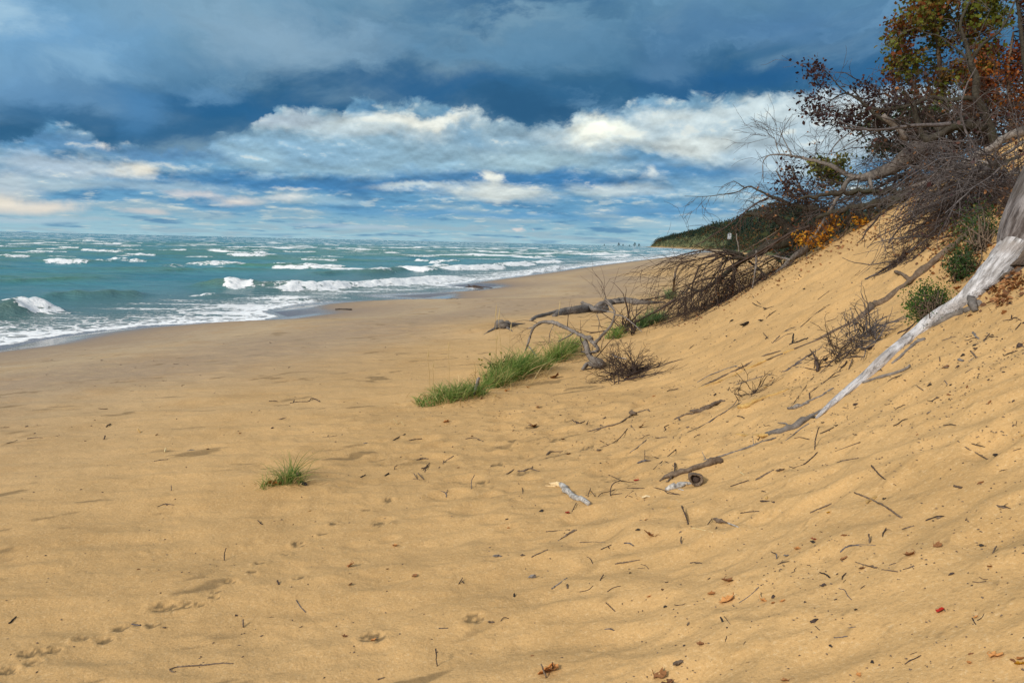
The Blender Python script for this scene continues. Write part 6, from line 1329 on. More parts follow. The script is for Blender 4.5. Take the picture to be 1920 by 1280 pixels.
S = [ # crop, paths, material, label
 ('c', [([(360, 700), (385, 648, 10)], 5)], 'twig', 'short twig leaning just below the mottled grey stick'),
 ('c', [([(455, 612), (462, 585, 20), (472, 560, 40)], 5), ([(470, 572, 30), (500, 610)], 5)], 'twig', 'small V shaped twig between the mottled stick and arched twig'),
 ('c', [([(680, 615), (728, 576)], 5), ([(700, 606), (755, 625)], 4)], 'twig', 'short forked twig left of the pale splinter'),
 ('c', [([(848, 448), (900, 400), (985, 326)], 5)], 'twig', 'straight thin twig slanting up behind the rotten branch piece'),
 ('c', [([(800, 370), (860, 375), (920, 400), (970, 428)], 5), ([(976, 460), (978, 410, 12)], [9, 10]), ([(796, 390), (797, 330, 50)], 4)], 'twig', 'curved twig with a stubby end crossing the straight one'),
 ('c', [([(755, 412), (790, 400), (832, 396)], [14, 16, 6])], 'greytwig', 'small dark grey wood sliver left of the crossing twigs'),
 ('c', [([(35, 460), (70, 458), (110, 444), (165, 460)], [14, 12, 9, 5]), ([(112, 446), (125, 428, 8)], 6)], 'brownwood', 'thick short twig with one spur on open sand at left of the mottled stick'),
 ('c', [([(210, 362), (225, 348), (260, 342), (305, 340)], [12, 9, 6, 5]), ([(262, 342), (230, 336, 12), (212, 350)], 5)], 'brownwood', 'curved brown twig lying above the mottled grey stick'),
 ('c', [([(450, 222), (520, 205), (575, 190), (640, 172), (690, 140), (730, 115), (780, 100), (812, 90), (828, 100)], [5, 12, 10, 9, 8, 9, 10, 9, 6]), ([(720, 120), (715, 105, 18), (745, 112, 14)], [20, 30, 16]), ([(728, 130), (715, 185), (735, 212)], [5, 6, 8]), ([(560, 195), (530, 180, 10)], 5), ([(530, 205), (490, 225)], [10, 3])], 'brownwood', 'long brown branch with a dark woody knot, on the lower slope'),
 ('c', [([(530, 316), (580, 300), (640, 265), (692, 204)], 5), ([(575, 300), (530, 275), (495, 260)], 4)], 'twig', 'long curved hair thin twig below the knotted brown branch'),
 ('c', [([(710, 345), (760, 310), (822, 258)], 5)], 'greytwig', 'straight grey twig right of the hair thin curved one'),
 ('c', [([(385, 168), (405, 172), (438, 158)], [10, 9, 5]), ([(390, 175), (360, 148, 14)], 5), ([(398, 168), (380, 160, 8)], 8)], 'twig', 'little dark twig with raised spikes left of the knotted branch'),
 ('c', [([(970, 150), (1000, 138), (1050, 118), (1090, 115)], [8, 12, 12, 10]), ([(1070, 100), (1120, 105), (1180, 80), (1240, 48), (1280, 38)], [14, 30, 28, 22, 8]), ([(1000, 140), (1005, 155)], 8)], 'brownwood', 'jagged brown wood slab with a thin tail on the middle slope'),
 ('c', [([(1360, 78), (1400, 72), (1450, 45), (1520, 10)], [26, 26, 20, 10])], 'ochre', 'reddish rotten wood slab right of the jagged brown one'),
 ('c', [([(1180, 168), (1230, 130), (1290, 95), (1370, 48), (1460, 0)], [4, 5, 6, 5, 4]), ([(1290, 95), (1330, 60, 10), (1350, 30, 20)], 4), ([(1230, 130), (1150, 180), (1050, 225)], [5, 4, 3])], 'greytwig', 'fine grey twig spray between the two wood slabs'),
 ('c', [([(862, 258), (900, 258), (930, 256)], [6, 8, 5])], 'brownwood', 'small flat brown chip above the crossing twigs'),
 ('c', [([(945, 336), (968, 255)], 4)], 'greytwig', 'faint thin grass stem right of the flat brown chip'),
 ('c', [([(1690, 440), (1750, 418), (1800, 380), (1835, 345)], 7), ([(1690, 440), (1665, 430)], 5)], 'twig', 'curved dark twig lying below the yellow tipped branch'),
 ('c', [([(1816, 330), (1822, 260, 40), (1843, 188, 100)], 6)], 'twig', 'upright bent twig standing right of the yellow tipped branch'),
 ('c', [([(1692, 262), (1730, 256), (1785, 268)], 5)], 'twig', 'short curved brown twig between yellow tipped branch and upright twig'),
 ('c', [([(1465, 508), (1520, 475), (1572, 450)], [7, 8, 6])], 'brownwood', 'dark straight twig left of a dark scrap on the slope'),
 ('c', [([(1312, 550), (1360, 532), (1420, 512)], 5)], 'twig', 'thin twig below the straw piece'),
 ('c', [([(1370, 465), (1418, 500)], 6)], 'straw', 'short bright straw piece right of the rotten branch piece'),
 ('c', [([(1020, 668, 8), (1040, 720, 6), (1060, 778)], [9, 7, 4])], 'brownwood', 'reddish twig stuck upright below the pale splinter'),
 ('c', [([(1172, 780), (1200, 742, 12)], [4, 6]), ([(1205, 840), (1228, 790, 6)], 4)], 'twig', 'thin forked twig under the brown bark curl'),
 ('c', [([(1260, 762), (1300, 772), (1358, 794)], [14, 10, 8])], 'birch', 'whitish short stick touching the brown bark curl'),
 ('c', [([(1080, 800), (1150, 812), (1205, 826)], 5)], 'straw', 'long straw stalk left of the brown bark curl'),
 ('c', [([(1370, 708), (1430, 702), (1478, 698)], 5)], 'twig', 'fine horizontal twig with tiny nub right of the bark curl'),
 ('c', [([(1490, 638), (1530, 640), (1572, 644)], 8)], 'twig', 'dark short flat twig above the fine horizontal one'),
 ('c', [([(1788, 708), (1850, 682), (1912, 656)], [6, 9, 7])], 'brownwood', 'thick dark twig pointing right up toward the long diagonal stick'),
 ('c', [([(285, 870), (320, 850), (360, 825), (388, 812)], [6, 12, 18, 10])], 'brownwood', 'flaky dark wood scrap on the middle foreground sand'),
 ('e', [([(1010, 155 - 1000, 0, 5.0)], 1)], 'twig', None),
 ('e', [([(1070, 253), (1110, 234), (1162, 211)], 8)], 'brownwood', 'thick straight twig below the flaky dark wood scrap'),
 ('e', [([(1460, 210), (1520, 182)], 5), ([(1500, 192), (1508, 205)], 5)], 'twig', 'thin twig with a small spur right of the thick straight twig'),
 ('e', [([(1540, 290), (1600, 282), (1680, 268)], [9, 9, 5])], 'brownwood', 'long dark nubby twig right of centre in the foreground'),
 ('e', [([(1180, 432), (1225, 402), (1268, 370)], 8)], 'greywood', 'straight grey slanting stick left of two sand dimples'),
 ('e', [([(1340, 448), (1390, 436), (1415, 415)], 4)], 'twig', 'curved hair thin twig right of the slanting grey stick'),
 ('e', [([(1488, 508), (1540, 558)], 5)], 'twig', 'thin straight twig below the right dimple'),
 ('e', [([(1270, 405, 4), (1274, 428)], 9)], 'brownwood', 'tiny upright peg of bark right of the slanting grey stick'),
 ('e', [([(972, 458, 8), (972, 476)], 10)], 'black', 'tiny black upright peg in the centre foreground'),
 ('e', [([(1455, 385), (1475, 350, 12)], 6)], 'twig', 'small leaf like twig tip standing above the right dimple'),
 ('e', [([(1495, 448), (1530, 425), (1570, 415)], 5)], 'twig', 'thin curved twig lying inside the right dimple'),
 ('e', [([(660, 404), (682, 368, 14)], 5), ([(675, 382, 8), (690, 400)], 5)], 'twig', 'small inverted V twig in the left centre foreground'),
 ('e', [([(548, 654), (600, 651)], 6)], 'greytwig', 'short bluish grey twig near the big dimple'),
 ('e', [([(895, 612), (915, 590, 10), (942, 597)], 4)], 'twig', 'tiny hooped twig near the middle dimple'),
 ('e', [([(530, 768, 70), (535, 800, 60), (534, 830, 30), (540, 866)], [8, 7, 6, 6]), ([(533, 790, 60), (543, 784, 70)], 5)], 'twig', 'upright dark crooked twig at bottom centre left'),
 ('e', [([(1122, 852, 60), (1138, 890, 34), (1152, 930)], [7, 10, 10])], 'brownwood', 'dark leaning peg poking from the orange leaf at the bottom'),
 ('e', [([(1187, 842, 40), (1190, 860, 24), (1190, 882)], 7)], 'brownwood', 'short upright peg right of the leaning one at the bottom'),
 ('e', [([(1480, 658), (1510, 656), (1536, 665)], [4, 8, 6])], 'greytwig', 'short grey curved bark sliver right foreground'),
 ('e', [([(1150, 110), (1200, 106), (1285, 100)], 6)], 'twig', 'brown straight root line just left of the flaky dark scrap'),
 ('e', [([(1590, 175), (1620, 176), (1644, 190)], [8, 9, 6]), ([(1340, 168), (1450, 168), (1550, 170)], 3)], 'greytwig', 'long faint grey root ending in a dark hook'),
 ('e', [([(205, 942), (242, 928)], [9, 8])], 'brownwood', 'small dark chip at the bottom left of centre'),
 ('e', [([(1380, 250), (1400, 262), (1415, 290)], 4)], 'twig', 'thin drooping twig left of the nubby dark twig'),
 ('e', [([(1685, 292), (1710, 300), (1730, 320)], 4)], 'twig', 'thin drooping twig right of the nubby dark twig'),
 ('f', [([(1020, 180), (1070, 198), (1130, 225), (1180, 250), (1230, 285), (1270, 314)], [8, 8, 9, 9, 9, 10])], 'brownwood', 'long knobbly diagonal stick lying across a brown bark scrap'),
 ('f', [([(1112, 34, 10), (1140, 70), (1180, 105), (1245, 142)], [8, 7, 6, 4])], 'twig', 'bent dark twig above the long diagonal stick'),
 ('f', [([(788, 286), (840, 264), (900, 238)], [7, 9, 8])], 'brownwood', 'dark straight stick left of the long diagonal stick'),
 ('f', [([(498, 112), (540, 92), (596, 58)], [6, 8, 8])], 'brownwood', 'dark straight twig ending at a dark scrap on the right slope'),
 ('f', [([(930, 20), (970, 10), (1045, -4)], [5, 9, 5])], 'brownwood', 'flat dark bark strip on the upper right slope'),
 ('f', [([(525, 224), (560, 226), (598, 232)], 8)], 'twig', 'short straight twig below the paired twig and scrap'),
 ('f', [([(420, 288), (470, 280), (518, 278)], 5)], 'twig', 'thin horizontal twig right of the bark curl in the right foreground'),
 ('f', [([(365, 146), (410, 132), (462, 114)], 5)], 'twig', 'slender bent twig on the slope under the straw'),
 ('f', [([(948, 494), (980, 468), (1040, 456), (1135, 458)], [8, 8, 6, 4]), ([(980, 468), (1000, 456), (1060, 462)], 4)], 'greytwig', 'long bowed grey twig right foreground'),
 ('f', [([(1098, 398, 30), (1102, 425, 14), (1103, 446)], [8, 9, 9])], 'brownwood', 'stubby upright twig standing above the bowed grey twig'),
 ('f', [([(1275, 374), (1305, 364), (1338, 354)], 7)], 'brownwood', 'short dark twig right of the stubby upright one'),
 ('f', [([(1025, 544), (1070, 560), (1140, 578)], [3, 5, 9])], 'brownwood', 'thin red brown twig with dark end below the bowed twig'),
 ('f', [([(1168, 586), (1210, 592), (1252, 598)], [5, 8, 6])], 'brownwood', 'short dark twig continuing right of the red brown twig'),
 ('f', [([(1280, 586), (1320, 574), (1336, 566)], [5, 8, 10])], 'brownwood', 'dark twig with a thick end at far right of the twig row'),
 ('f', [([(838, 602), (870, 612), (892, 630)], [6, 8, 8])], 'black', 'short black curved twig left of the twig row'),
 ('f', [([(1210, 562), (1242, 552)], 6)], 'brownwood', 'tiny twig above the twig row'),
 ('f', [([(940, 686), (970, 694), (985, 722), (1008, 746)], 4)], 'greytwig', 'thin bent grey twig in the right lower foreground'),
 ('f', [([(410, 762), (460, 730), (500, 695), (516, 676)], 4)], 'greytwig', 'long thin arching twig right of the orange leaf'),
 ('f', [([(312, 838), (325, 862), (348, 896)], [7, 9, 8])], 'black', 'short thick black twig in the lower right foreground'),
 ('f', [([(332, 832), (350, 855), (366, 875)], 3)], 'twig', 'very thin twig beside the thick black one'),
 ('f', [([(152, 552), (180, 550), (212, 554)], 8)], 'brownwood', 'short flat brown twig at the left of the right foreground'),
 ('f', [([(610, 502, 20), (610, 530)], 7)], 'greytwig', 'tiny upright grey peg beside a grey chip'),
 ('f', [([(106, 412, 20), (103, 430, 10), (108, 450)], 8)], 'brownwood', 'small dark upright bent twig under the bark curl'),
 ('f', [([(108, 252, 34), (125, 290, 20), (143, 348)], 7)], 'twig', 'slim reddish twig stuck upright far left of the bark curl'),
 ('f', [([(1552, 146), (1592, 154)], 12)], 'brownwood', 'stubby dark twig on the bare far right slope'),
 ('f', [([(912, 946), (950, 944), (986, 938)], 5)], 'greytwig', 'faint thin grey twig at the lower right'),
 ('f', [([(990, 894), (1030, 888)], 4)], 'greytwig', 'tiny grey twig above the faint thin one at lower right'),
 ('f', [([(1755, 500), (1772, 462, 20)], 7)], 'brownwood', 'small leaning twig near the right edge'),
 ('f', [([(1648, 650), (1680, 654), (1720, 648)], 4)], 'twig', 'thin curved twig near the right edge below the leaning one'),
 ('f', [([(1645, 842), (1665, 876)], 6)], 'twig', 'tiny dark twig beside orange scraps on the right'),
 ('f', [([(815, 886), (838, 906)], 5)], 'twig', 'tiny twig low in the right centre foreground'),
 ('j', [([(1478, 1092), (1540, 1140), (1600, 1170), (1678, 1212)], [9, 8, 7, 6])], 'brownwood', 'dark bent twig high on the right slope near a black scrap'),
 ('j', [([(345, 878), (400, 868), (450, 850), (500, 820), (570, 790), (620, 755), (650, 738)], [16, 30, 22, 14, 12, 14, 10]), ([(450, 850), (490, 838)], 8)], 'greywood', 'grey pointed stick on the slope above the yellow tipped branch'),
 ('j', [([(498, 764), (540, 735), (600, 690), (660, 640), (700, 625)], 7), ([(492, 810), (490, 768, 36)], 9), ([(600, 690), (640, 668), (690, 650)], 5)], 'twig', 'dark twig spray rising above the grey pointed stick'),
 ('j', [([(370, 860), (420, 790), (470, 720), (520, 660)], 4)], 'twig', 'fine straight twig left of the dark twig spray'),
 ('j', [([(20, 865), (60, 862), (130, 830), (200, 800), (290, 770), (350, 745)], [26, 32, 26, 18, 14, 8])], 'ochre', 'reddish torn root slab on the slope with a thin tail'),
 ('j', [([(375, 440), (383, 375, 50)], [12, 8]), ([(355, 450), (400, 435), (465, 410)], [10, 12, 9])], 'black', 'black L shaped stub sticking out of the slope'),
 ('j', [([(240, 435), (180, 370, 10)], 5)], 'twig', 'thin straight twig left of the black L shaped stub'),
 ('j', [([(240, 440), (290, 390), (350, 345), (430, 328), (490, 334)], 5), ([(280, 400), (330, 360), (400, 350)], 5), ([(260, 430), (330, 385), (380, 370)], 4)], 'greytwig', 'curved grey twig bundle above the black stub'),
 ('j', [([(430, 330), (500, 270), (560, 220), (620, 185), (680, 175)], 4), ([(520, 250), (600, 200)], 4)], 'twig', 'faint long twig climbing left of the long brown branch'),
 ('j', [([(600, 296), (660, 275), (700, 240), (752, 222)], 4), ([(660, 275), (700, 300)], 3)], 'twig', 'fine dark twig lying just above the long brown branch'),
 ('j', [([(60, 125), (110, 170), (160, 195), (235, 215)], 5), ([(110, 125), (140, 160), (200, 205)], 4), ([(185, 215), (250, 195)], 5)], 'twig', 'thin reddish twigs crossing on the upper left slope'),
 ('j', [([(545, 150), (590, 115), (622, 92)], 5)], 'twig', 'short thin twig on the upper slope right of the crossing twigs'),
 ('j', [([(0, 715), (80, 690), (160, 665), (230, 650), (320, 628), (380, 590), (450, 545), (520, 500), (570, 470)], [5, 6, 7, 7, 7, 9, 12, 9, 6]), ([(330, 625), (400, 600), (450, 600)], 5), ([(380, 590), (440, 570)], 8)], 'greytwig', 'long grey root trailing left from the spiky root star'),
 ('j', [([(545, 630), (540, 570, 30), (520, 520, 60), (492, 478, 90)], [20, 22, 12, 6]), ([(545, 600), (580, 540, 30), (640, 500, 20)], [10, 8, 5]), ([(540, 620), (470, 605), (430, 598)], 6), ([(560, 600), (620, 590), (700, 600), (740, 560)], 8), ([(690, 620), (720, 580, 10)], 5), ([(520, 610), (530, 480, 80)], 5)], 'twig', 'spiky dark root star sticking up from the middle of the slope'),
 ('j', [([(560, 640), (640, 560), (700, 520), (780, 490)], 5), ([(640, 470), (700, 440), (780, 400), (830, 370)], 6), ([(752, 615), (775, 545, 20)], 8), ([(680, 560), (740, 540), (800, 530), (850, 530)], [5, 9, 14, 6])], 'brownwood', 'loose brown root scraps right of the spiky root star'),
 ('j', [([(1080, 375), (1130, 355), (1180, 320), (1220, 280)], [14, 12, 10, 6]), ([(1100, 400), (1160, 340)], 8)], 'twig', 'dark roots lying below the bright green shrub'),
 ('j', [([(860, 640), (900, 600), (930, 580)], [12, 14, 8])], 'twig', 'dark bark scrap wedged against the lower left of the bleached trunk'),
 ('j', [([(1375, 422), (1420, 408), (1468, 396)], 6)], 'brownwood', 'short brown twig right of the bleached trunk'),
 ('j', [([(1650, 425), (1690, 375, 20)], 7), ([(1690, 395), (1745, 400)], 6), ([(1660, 420), (1710, 415)], 5)], 'twig', 'small twig pile right of the bleached trunk'),
 ('j', [([(1580, 370), (1600, 395), (1620, 412)], [14, 12, 8])], 'greywood', 'stubby grey forked twig right of the trunk roots'),
 ('j', [([(1565, 490, 8), (1605, 538)], 9)], 'brownwood', 'stubby leaning twig below the small twig pile'),
 ('j', [([(1550, 560), (1585, 535)], 5), ([(1480, 550), (1520, 560)], 14)], 'greywood', 'pale curled bark piece below the small twig pile'),
 ('j', [([(1530, 636), (1576, 608)], 7)], 'brownwood', 'short dark twig lying right of the triangular scrap'),
 ('j', [([(1355, 528, 20), (1360, 562)], 6)], 'brownwood', 'tiny upright twig right of the bleached trunk middle'),
 ('j', [([(1200, 720), (1225, 738), (1250, 755)], 6)], 'brownwood', 'small dark slanting twig below the trunk side branch'),
 ('j', [([(1390, 686, 8), (1410, 715)], 5)], 'greytwig', 'small faint grey twig right of the trunk side branch'),
 ('j', [([(1780, 1170 - 880), (1830, 285), (1860, 270), (1900, 290)], [5, 8, 8, 6]), ([(1835, 275), (1838, 250, 12)], 6), ([(1862, 350), (1900, 305)], 6)], 'twig', 'dark forked twig at the right edge above the ripples'),
 ('j', [([(1850, 1155), (1900, 1140)], 5)], 'twig', 'small forked twig at right edge of the slope'),
 ('j', [([(660, 1160), (740, 1130), (830, 1100)], [4, 5, 8])], 'brownwood', 'slim brown sliver on the lower slope beside the upright bent twig'),
 ('d', [([(872, 700), (905, 688), (970, 682), (1060, 676), (1130, 668), (1200, 668)], [7, 7, 9, 9, 8, 6]), ([(872, 700), (885, 712), (905, 710)], 6)], 'brownwood', 'long dark twig lying flat at the bottom left'),
 ('d', [([(48, 463), (66, 444), (84, 426, 4)], [8, 9, 8])], 'black', 'short black stick near the left edge of the foreground'),
 ('d', [([(1250, 442, 24), (1252, 482)], 7)], 'brownwood', 'short upright brown peg in the left foreground'),
 ('d', [([(1154, 138), (1155, 100, 34), (1163, 74, 60)], 4)], 'twig', 'hair thin upright stem right of the left paw prints'),
 ('d', [([(1524, 342), (1545, 375), (1573, 405)], 5)], 'greytwig', 'thin bluish twig right of the upright brown peg'),
 ('d', [([(1425, 240, 10), (1435, 262)], 8)], 'twig', 'tiny split twig beside the trail of prints'),
 ('d', [([(678, 466), (700, 470), (724, 474)], 8)], 'greytwig', 'grey sliver lying in the trail of prints'),
 ('h', [([(1630, 168), (1680, 160), (1735, 158), (1750, 140, 6), (1770, 142, 6), (1790, 155)], 5), ([(1650, 165), (1655, 150, 8)], 5), ([(1775, 145), (1800, 160)], 6)], 'twig', 'long crooked twig with reddish bits left of the grass row'),
 ('h', [([(155, 368), (200, 362), (240, 362)], [6, 6, 4])], 'brownwood', 'flat brown twig on the far left of the beach'),
 ('h', [([(585, 372), (592, 350, 14)], 7)], 'twig', 'tiny upright twig on the left of the beach'),
 ('h', [([(597, 302), (606, 290, 6), (622, 285)], 6)], 'twig', 'small hooked dark twig above the tiny upright one'),
 ('h', [([(775, 312, 16), (788, 334)], 6)], 'ochre', 'small rust coloured bent stem on the left beach'),
 ('h', [([(865, 494), (900, 488), (945, 484)], [4, 6, 5])], 'brownwood', 'thin brown twig lying left of the lone grass tuft'),
 ('h', [([(885, 750), (930, 735), (980, 740)], [4, 8, 4]), ([(940, 742), (930, 730, 5)], 5)], 'brownwood', 'small bent brown twig between print trail and lone tuft'),
 ('h', [([(926, 442), (932, 420, 14)], 6)], 'straw', 'tiny pale straw standing left of the lone tuft'),
 ('h', [([(1260, 1050), (1262, 1010, 30), (1272, 982, 50)], 4)], 'twig', 'thin tall stem left below the lone tuft'),
 ('h', [([(963, 658), (963, 628, 26)], 4)], 'greytwig', 'faint thin upright stem on bare sand left of the lone tuft'),
 ('h', [([(1450, 825, 10), (1475, 850)], 5)], 'twig', 'small thin twig just below the lone tuft mound'),
 ('g', [([(310, 210), (345, 190), (383, 172)], 6)], 'twig', 'thin dark twig below the low grass tuft'),
 ('g', [([(405, 210), (440, 204), (482, 200)], 7)], 'brownwood', 'thick dark twig right of the thin one below the grass'),
 ('g', [([(745, 202), (790, 195), (820, 203), (852, 217)], [7, 8, 7, 5])], 'brownwood', 'bent twig shaped like a low roof in the upper litter field'),
 ('g', [([(450, 328), (485, 320), (524, 320)], [5, 12, 5])], 'brownwood', 'dark chip with a pointed end in the litter field'),
 ('g', [([(585, 375), (620, 340), (672, 304)], 7), ([(610, 352), (615, 330, 10)], 5)], 'brownwood', 'straight dark twig with a spur in the litter field'),
 ('g', [([(490, 388), (530, 345, 6)], 5), ([(480, 380), (520, 368)], 8), ([(500, 400), (515, 355, 10)], 5)], 'twig', 'little star of crossing twigs in the litter field'),
 ('g', [([(115, 432), (145, 414, 6)], 7)], 'black', 'small black splinter nearest the lone grass tuft'),
 ('g', [([(262, 422), (285, 405, 6)], [10, 9])], 'black', 'small thick black chip right of the black splinter'),
 ('g', [([(320, 385), (322, 368, 14), (336, 358, 20)], 5)], 'twig', 'tiny curved upright twig left of the litter field'),
 ('g', [([(456, 440), (435, 405, 14)], 5), ([(494, 444), (460, 405, 16)], 7), ([(430, 440), (470, 446)], 6)], 'brownwood', 'three short twigs leaning together in the litter field'),
 ('g', [([(992, 412), (1035, 384)], 6)], 'brownwood', 'short slanting twig left of the spurred thick twig'),
 ('g', [([(780, 498), (782, 450, 30), (800, 415, 60)], 4)], 'greytwig', 'thin curved grey stem standing below the litter field'),
 ('g', [([(595, 510), (625, 525), (632, 550)], [3, 6, 8]), ([(630, 525), (638, 505, 8)], 4)], 'greytwig', 'pale grey three pronged twig on smooth sand'),
 ('g', [([(1062, 468), (1085, 495), (1090, 530)], 4)], 'twig', 'fine curved twig left of the mottled stick'),
 ('g', [([(130, 1048 - 888), (170, 132), (190, 128)], 8)], 'brownwood', None),
]
for c, paths, mt, lab in S:
    if lab is None: continue
    ps = []
    for P, w in paths: ps.append((P, w))
    woody('straw' if mt == 'straw' else 'twig', lab, 'straw' if mt == 'straw' else 'twig', c, ps, MT[mt], rough=.18, sides=7, wig=.2)
LV = [
 ('e', (48, 305), 52, 'brownleaf', 'curled brown leaf with a raised stem in the left centre foreground'), ('e', (258, 320), 16, 'brownleaf', 'small dark leaf scrap right of the curled brown leaf'),
 ('e', (50, 408), 34, 'brownleaf', 'small rusty folded leaf below the curled brown leaf'), ('e', (300, 188), 36, 'tanleaf', 'flat orange brown leaf above the small leaf scrap'),
 ('e', (412, 360), 44, 'brownleaf', 'thin rolled brown leaf on smooth sand'), ('e', (1158, 915), 90, 'tanleaf', 'orange brown leaf speared by the leaning peg at the bottom'),
 ('e', (1770, 948), 84, 'brownleaf', 'dark brown leaf cut by the bottom edge right of centre'), ('e', (1730, 140), 70, 'brownleaf', 'crumpled thin brown leaf above the big right dimple'),
 ('e', (1710, 45), 20, 'tanleaf', 'tiny orange leaf bit near the reddish upright twig'), ('e', (20, 700), 34, 'brownleaf', 'pair of dark red leaf scraps at the lower left centre'),
 ('e', (178, 720), 40, 'tanleaf', 'rusty leaf edge half buried in the big dimple'), ('e', (1272, 5), 34, 'redleaf', 'red leaf half way between mottled stick and flaky scrap'),
 ('e', (1805, 438), 22, 'brownleaf', 'small dark leaf bit right of the right dimple'), ('e', (1728, 475), 24, 'tanleaf', 'small orange leaf bit below the dark leaf bit'),
 ('f', (342, 752), 80, 'tanleaf', 'large flat orange leaf in the right foreground'), ('f', (262, 716), 44, 'tanleaf', 'small orange leaf left above the large flat orange one'),
 ('f', (540, 752), 42, 'tanleaf', 'oval orange leaf right of the large flat orange one'), ('f', (590, 764), 22, 'tanleaf', 'tiny brown leaf just right of the oval orange one'), ('f', (642, 752), 26, 'tanleaf', 'tiny bright orange leaf farthest right in the orange row'),
 ('f', (720, 478), 38, 'tanleaf', 'curled orange leaf below the red and black leaf'), ('f', (806, 432), 34, 'redleaf', 'small red leaf standing on a dark scrap'),
 ('f', (966, 530), 38, 'brownleaf', 'folded rust leaf left under the bowed grey twig'), ('f', (1308, 514), 60, 'brownleaf', 'dark brown pointed leaf right of the bowed grey twig'),
 ('f', (1058, 582), 34, 'brownleaf', 'pinkish brown leaf under the red brown twig'), ('f', (1463, 462), 46, 'brownleaf', 'thin curved brown leaf on the right slope'),
 ('f', (1475, 806), 50, 'redleaf', 'red and pink folded leaf on the right'), ('f', (1768, 1045), 66, 'tanleaf', 'rolled bright orange leaf standing near the right corner'),
 ('f', (1628, 1080), 30, 'tanleaf', 'round orange leaf left of the rolled bright one'), ('f', (1735, 574), 26, 'brownleaf', 'small brown leaf near the right edge'),
 ('f', (205, 985), 44, 'brownleaf', 'dark red brown crumpled leaf at the lower right foreground'), ('f', (1045, 1145), 30, 'tanleaf', 'small orange leaf on the bottom edge'),
 ('f', (652, 1175), 44, 'brownleaf', 'brown leaf cut by the bottom edge'), ('f', (1900, 1090), 50, 'yellow', 'yellow leaf cut by the right edge near the corner'),
 ('f', (350, 650), 78, 'brownleaf', 'crumpled fern like brown leaf spray above the large orange leaf'), ('f', (1662, 838), 20, 'tanleaf', 'tiny orange scrap beside a tiny twig on the right'),
 ('f', (882, 288), 22, 'yellow', 'tiny bright yellow leaf above the sand ripples'), ('f', (1900, 1060 - 0), 36, 'tanleaf', 'orange leaf just above the yellow one at the right edge'),
 ('g', (632, 98), 44, 'tanleaf', 'orange brown leaf below the row of grass tufts'), ('g', (320, 842), 36, 'tanleaf', 'orange brown leaf alone on smooth sand left of centre'), ('g', (1155, 135), 66, 'brownleaf', 'large dark rolled leaf in the upper litter field'),
 ('g', (1365, 292), 32, 'brownleaf', 'red brown leaf right of the curved brown twig'), ('g', (1800, 132), 50, 'brownleaf', 'red brown leaf beside the knotted branch'), ('g', (785, 205 - 20), 20, 'brownleaf', 'small brown leaf on the roof shaped twig'),
 ('g', (1330, 205), 30, 'brownleaf', 'dark leaf in the thick of the upper litter'), ('g', (700, 374), 20, 'brownleaf', 'small red brown leaf right of the star of twigs'), ('g', (1003, 735), 20, 'tanleaf', 'tiny orange leaf above the half buried root'),
 ('a', (800, 618), 40, 'tanleaf', 'orange leaf just below the middle grass tuft'), ('a', (650, 665), 26, 'brownleaf', 'dark brown leaf below the grey stake'), ('a', (1085, 540), 66, 'brownleaf', 'curled brown leaf right of the tall grass'), ('a', (925, 598), 30, 'tanleaf', 'small orange leaf right of the orange one below the grass'),
 ('a', (1680, 650), 22, 'tanleaf', 'small orange leaf right of the bushy root tangle'), ('a', (1525, 545), 40, 'tanleaf', 'orange leaves caught at the foot of the bushy root tangle'), ('a', (985, 718), 36, 'brownleaf', 'dark leaf in the sand below the curled brown one'),
 ('h', (882, 348), 18, 'brownleaf', 'small dark red leaf on the left beach'), ('h', (1168, 426), 22, 'brownleaf', 'pair of dark leaf bits left of the lone tuft'), ('h', (1352, 338), 18, 'tanleaf', 'tiny brown leaf left above the lone tuft'),
 ('t', (470, 1055 - 420), 1, 'tanleaf', None), ('t', (720, 628), 110, 'tanleaf', 'orange brown dead leaf tucked under the lone grass tuft'), ('t', (890, 555), 80, 'tanleaf', 'orange leaf standing inside the lone grass tuft'),
]
for c, s, sz, mt, lab in LV:
    if lab: flake('dead_leaf', lab, 'leaf', c, s, sz * 0.95, MT[mt], n=2 if sz > 80 else 1)
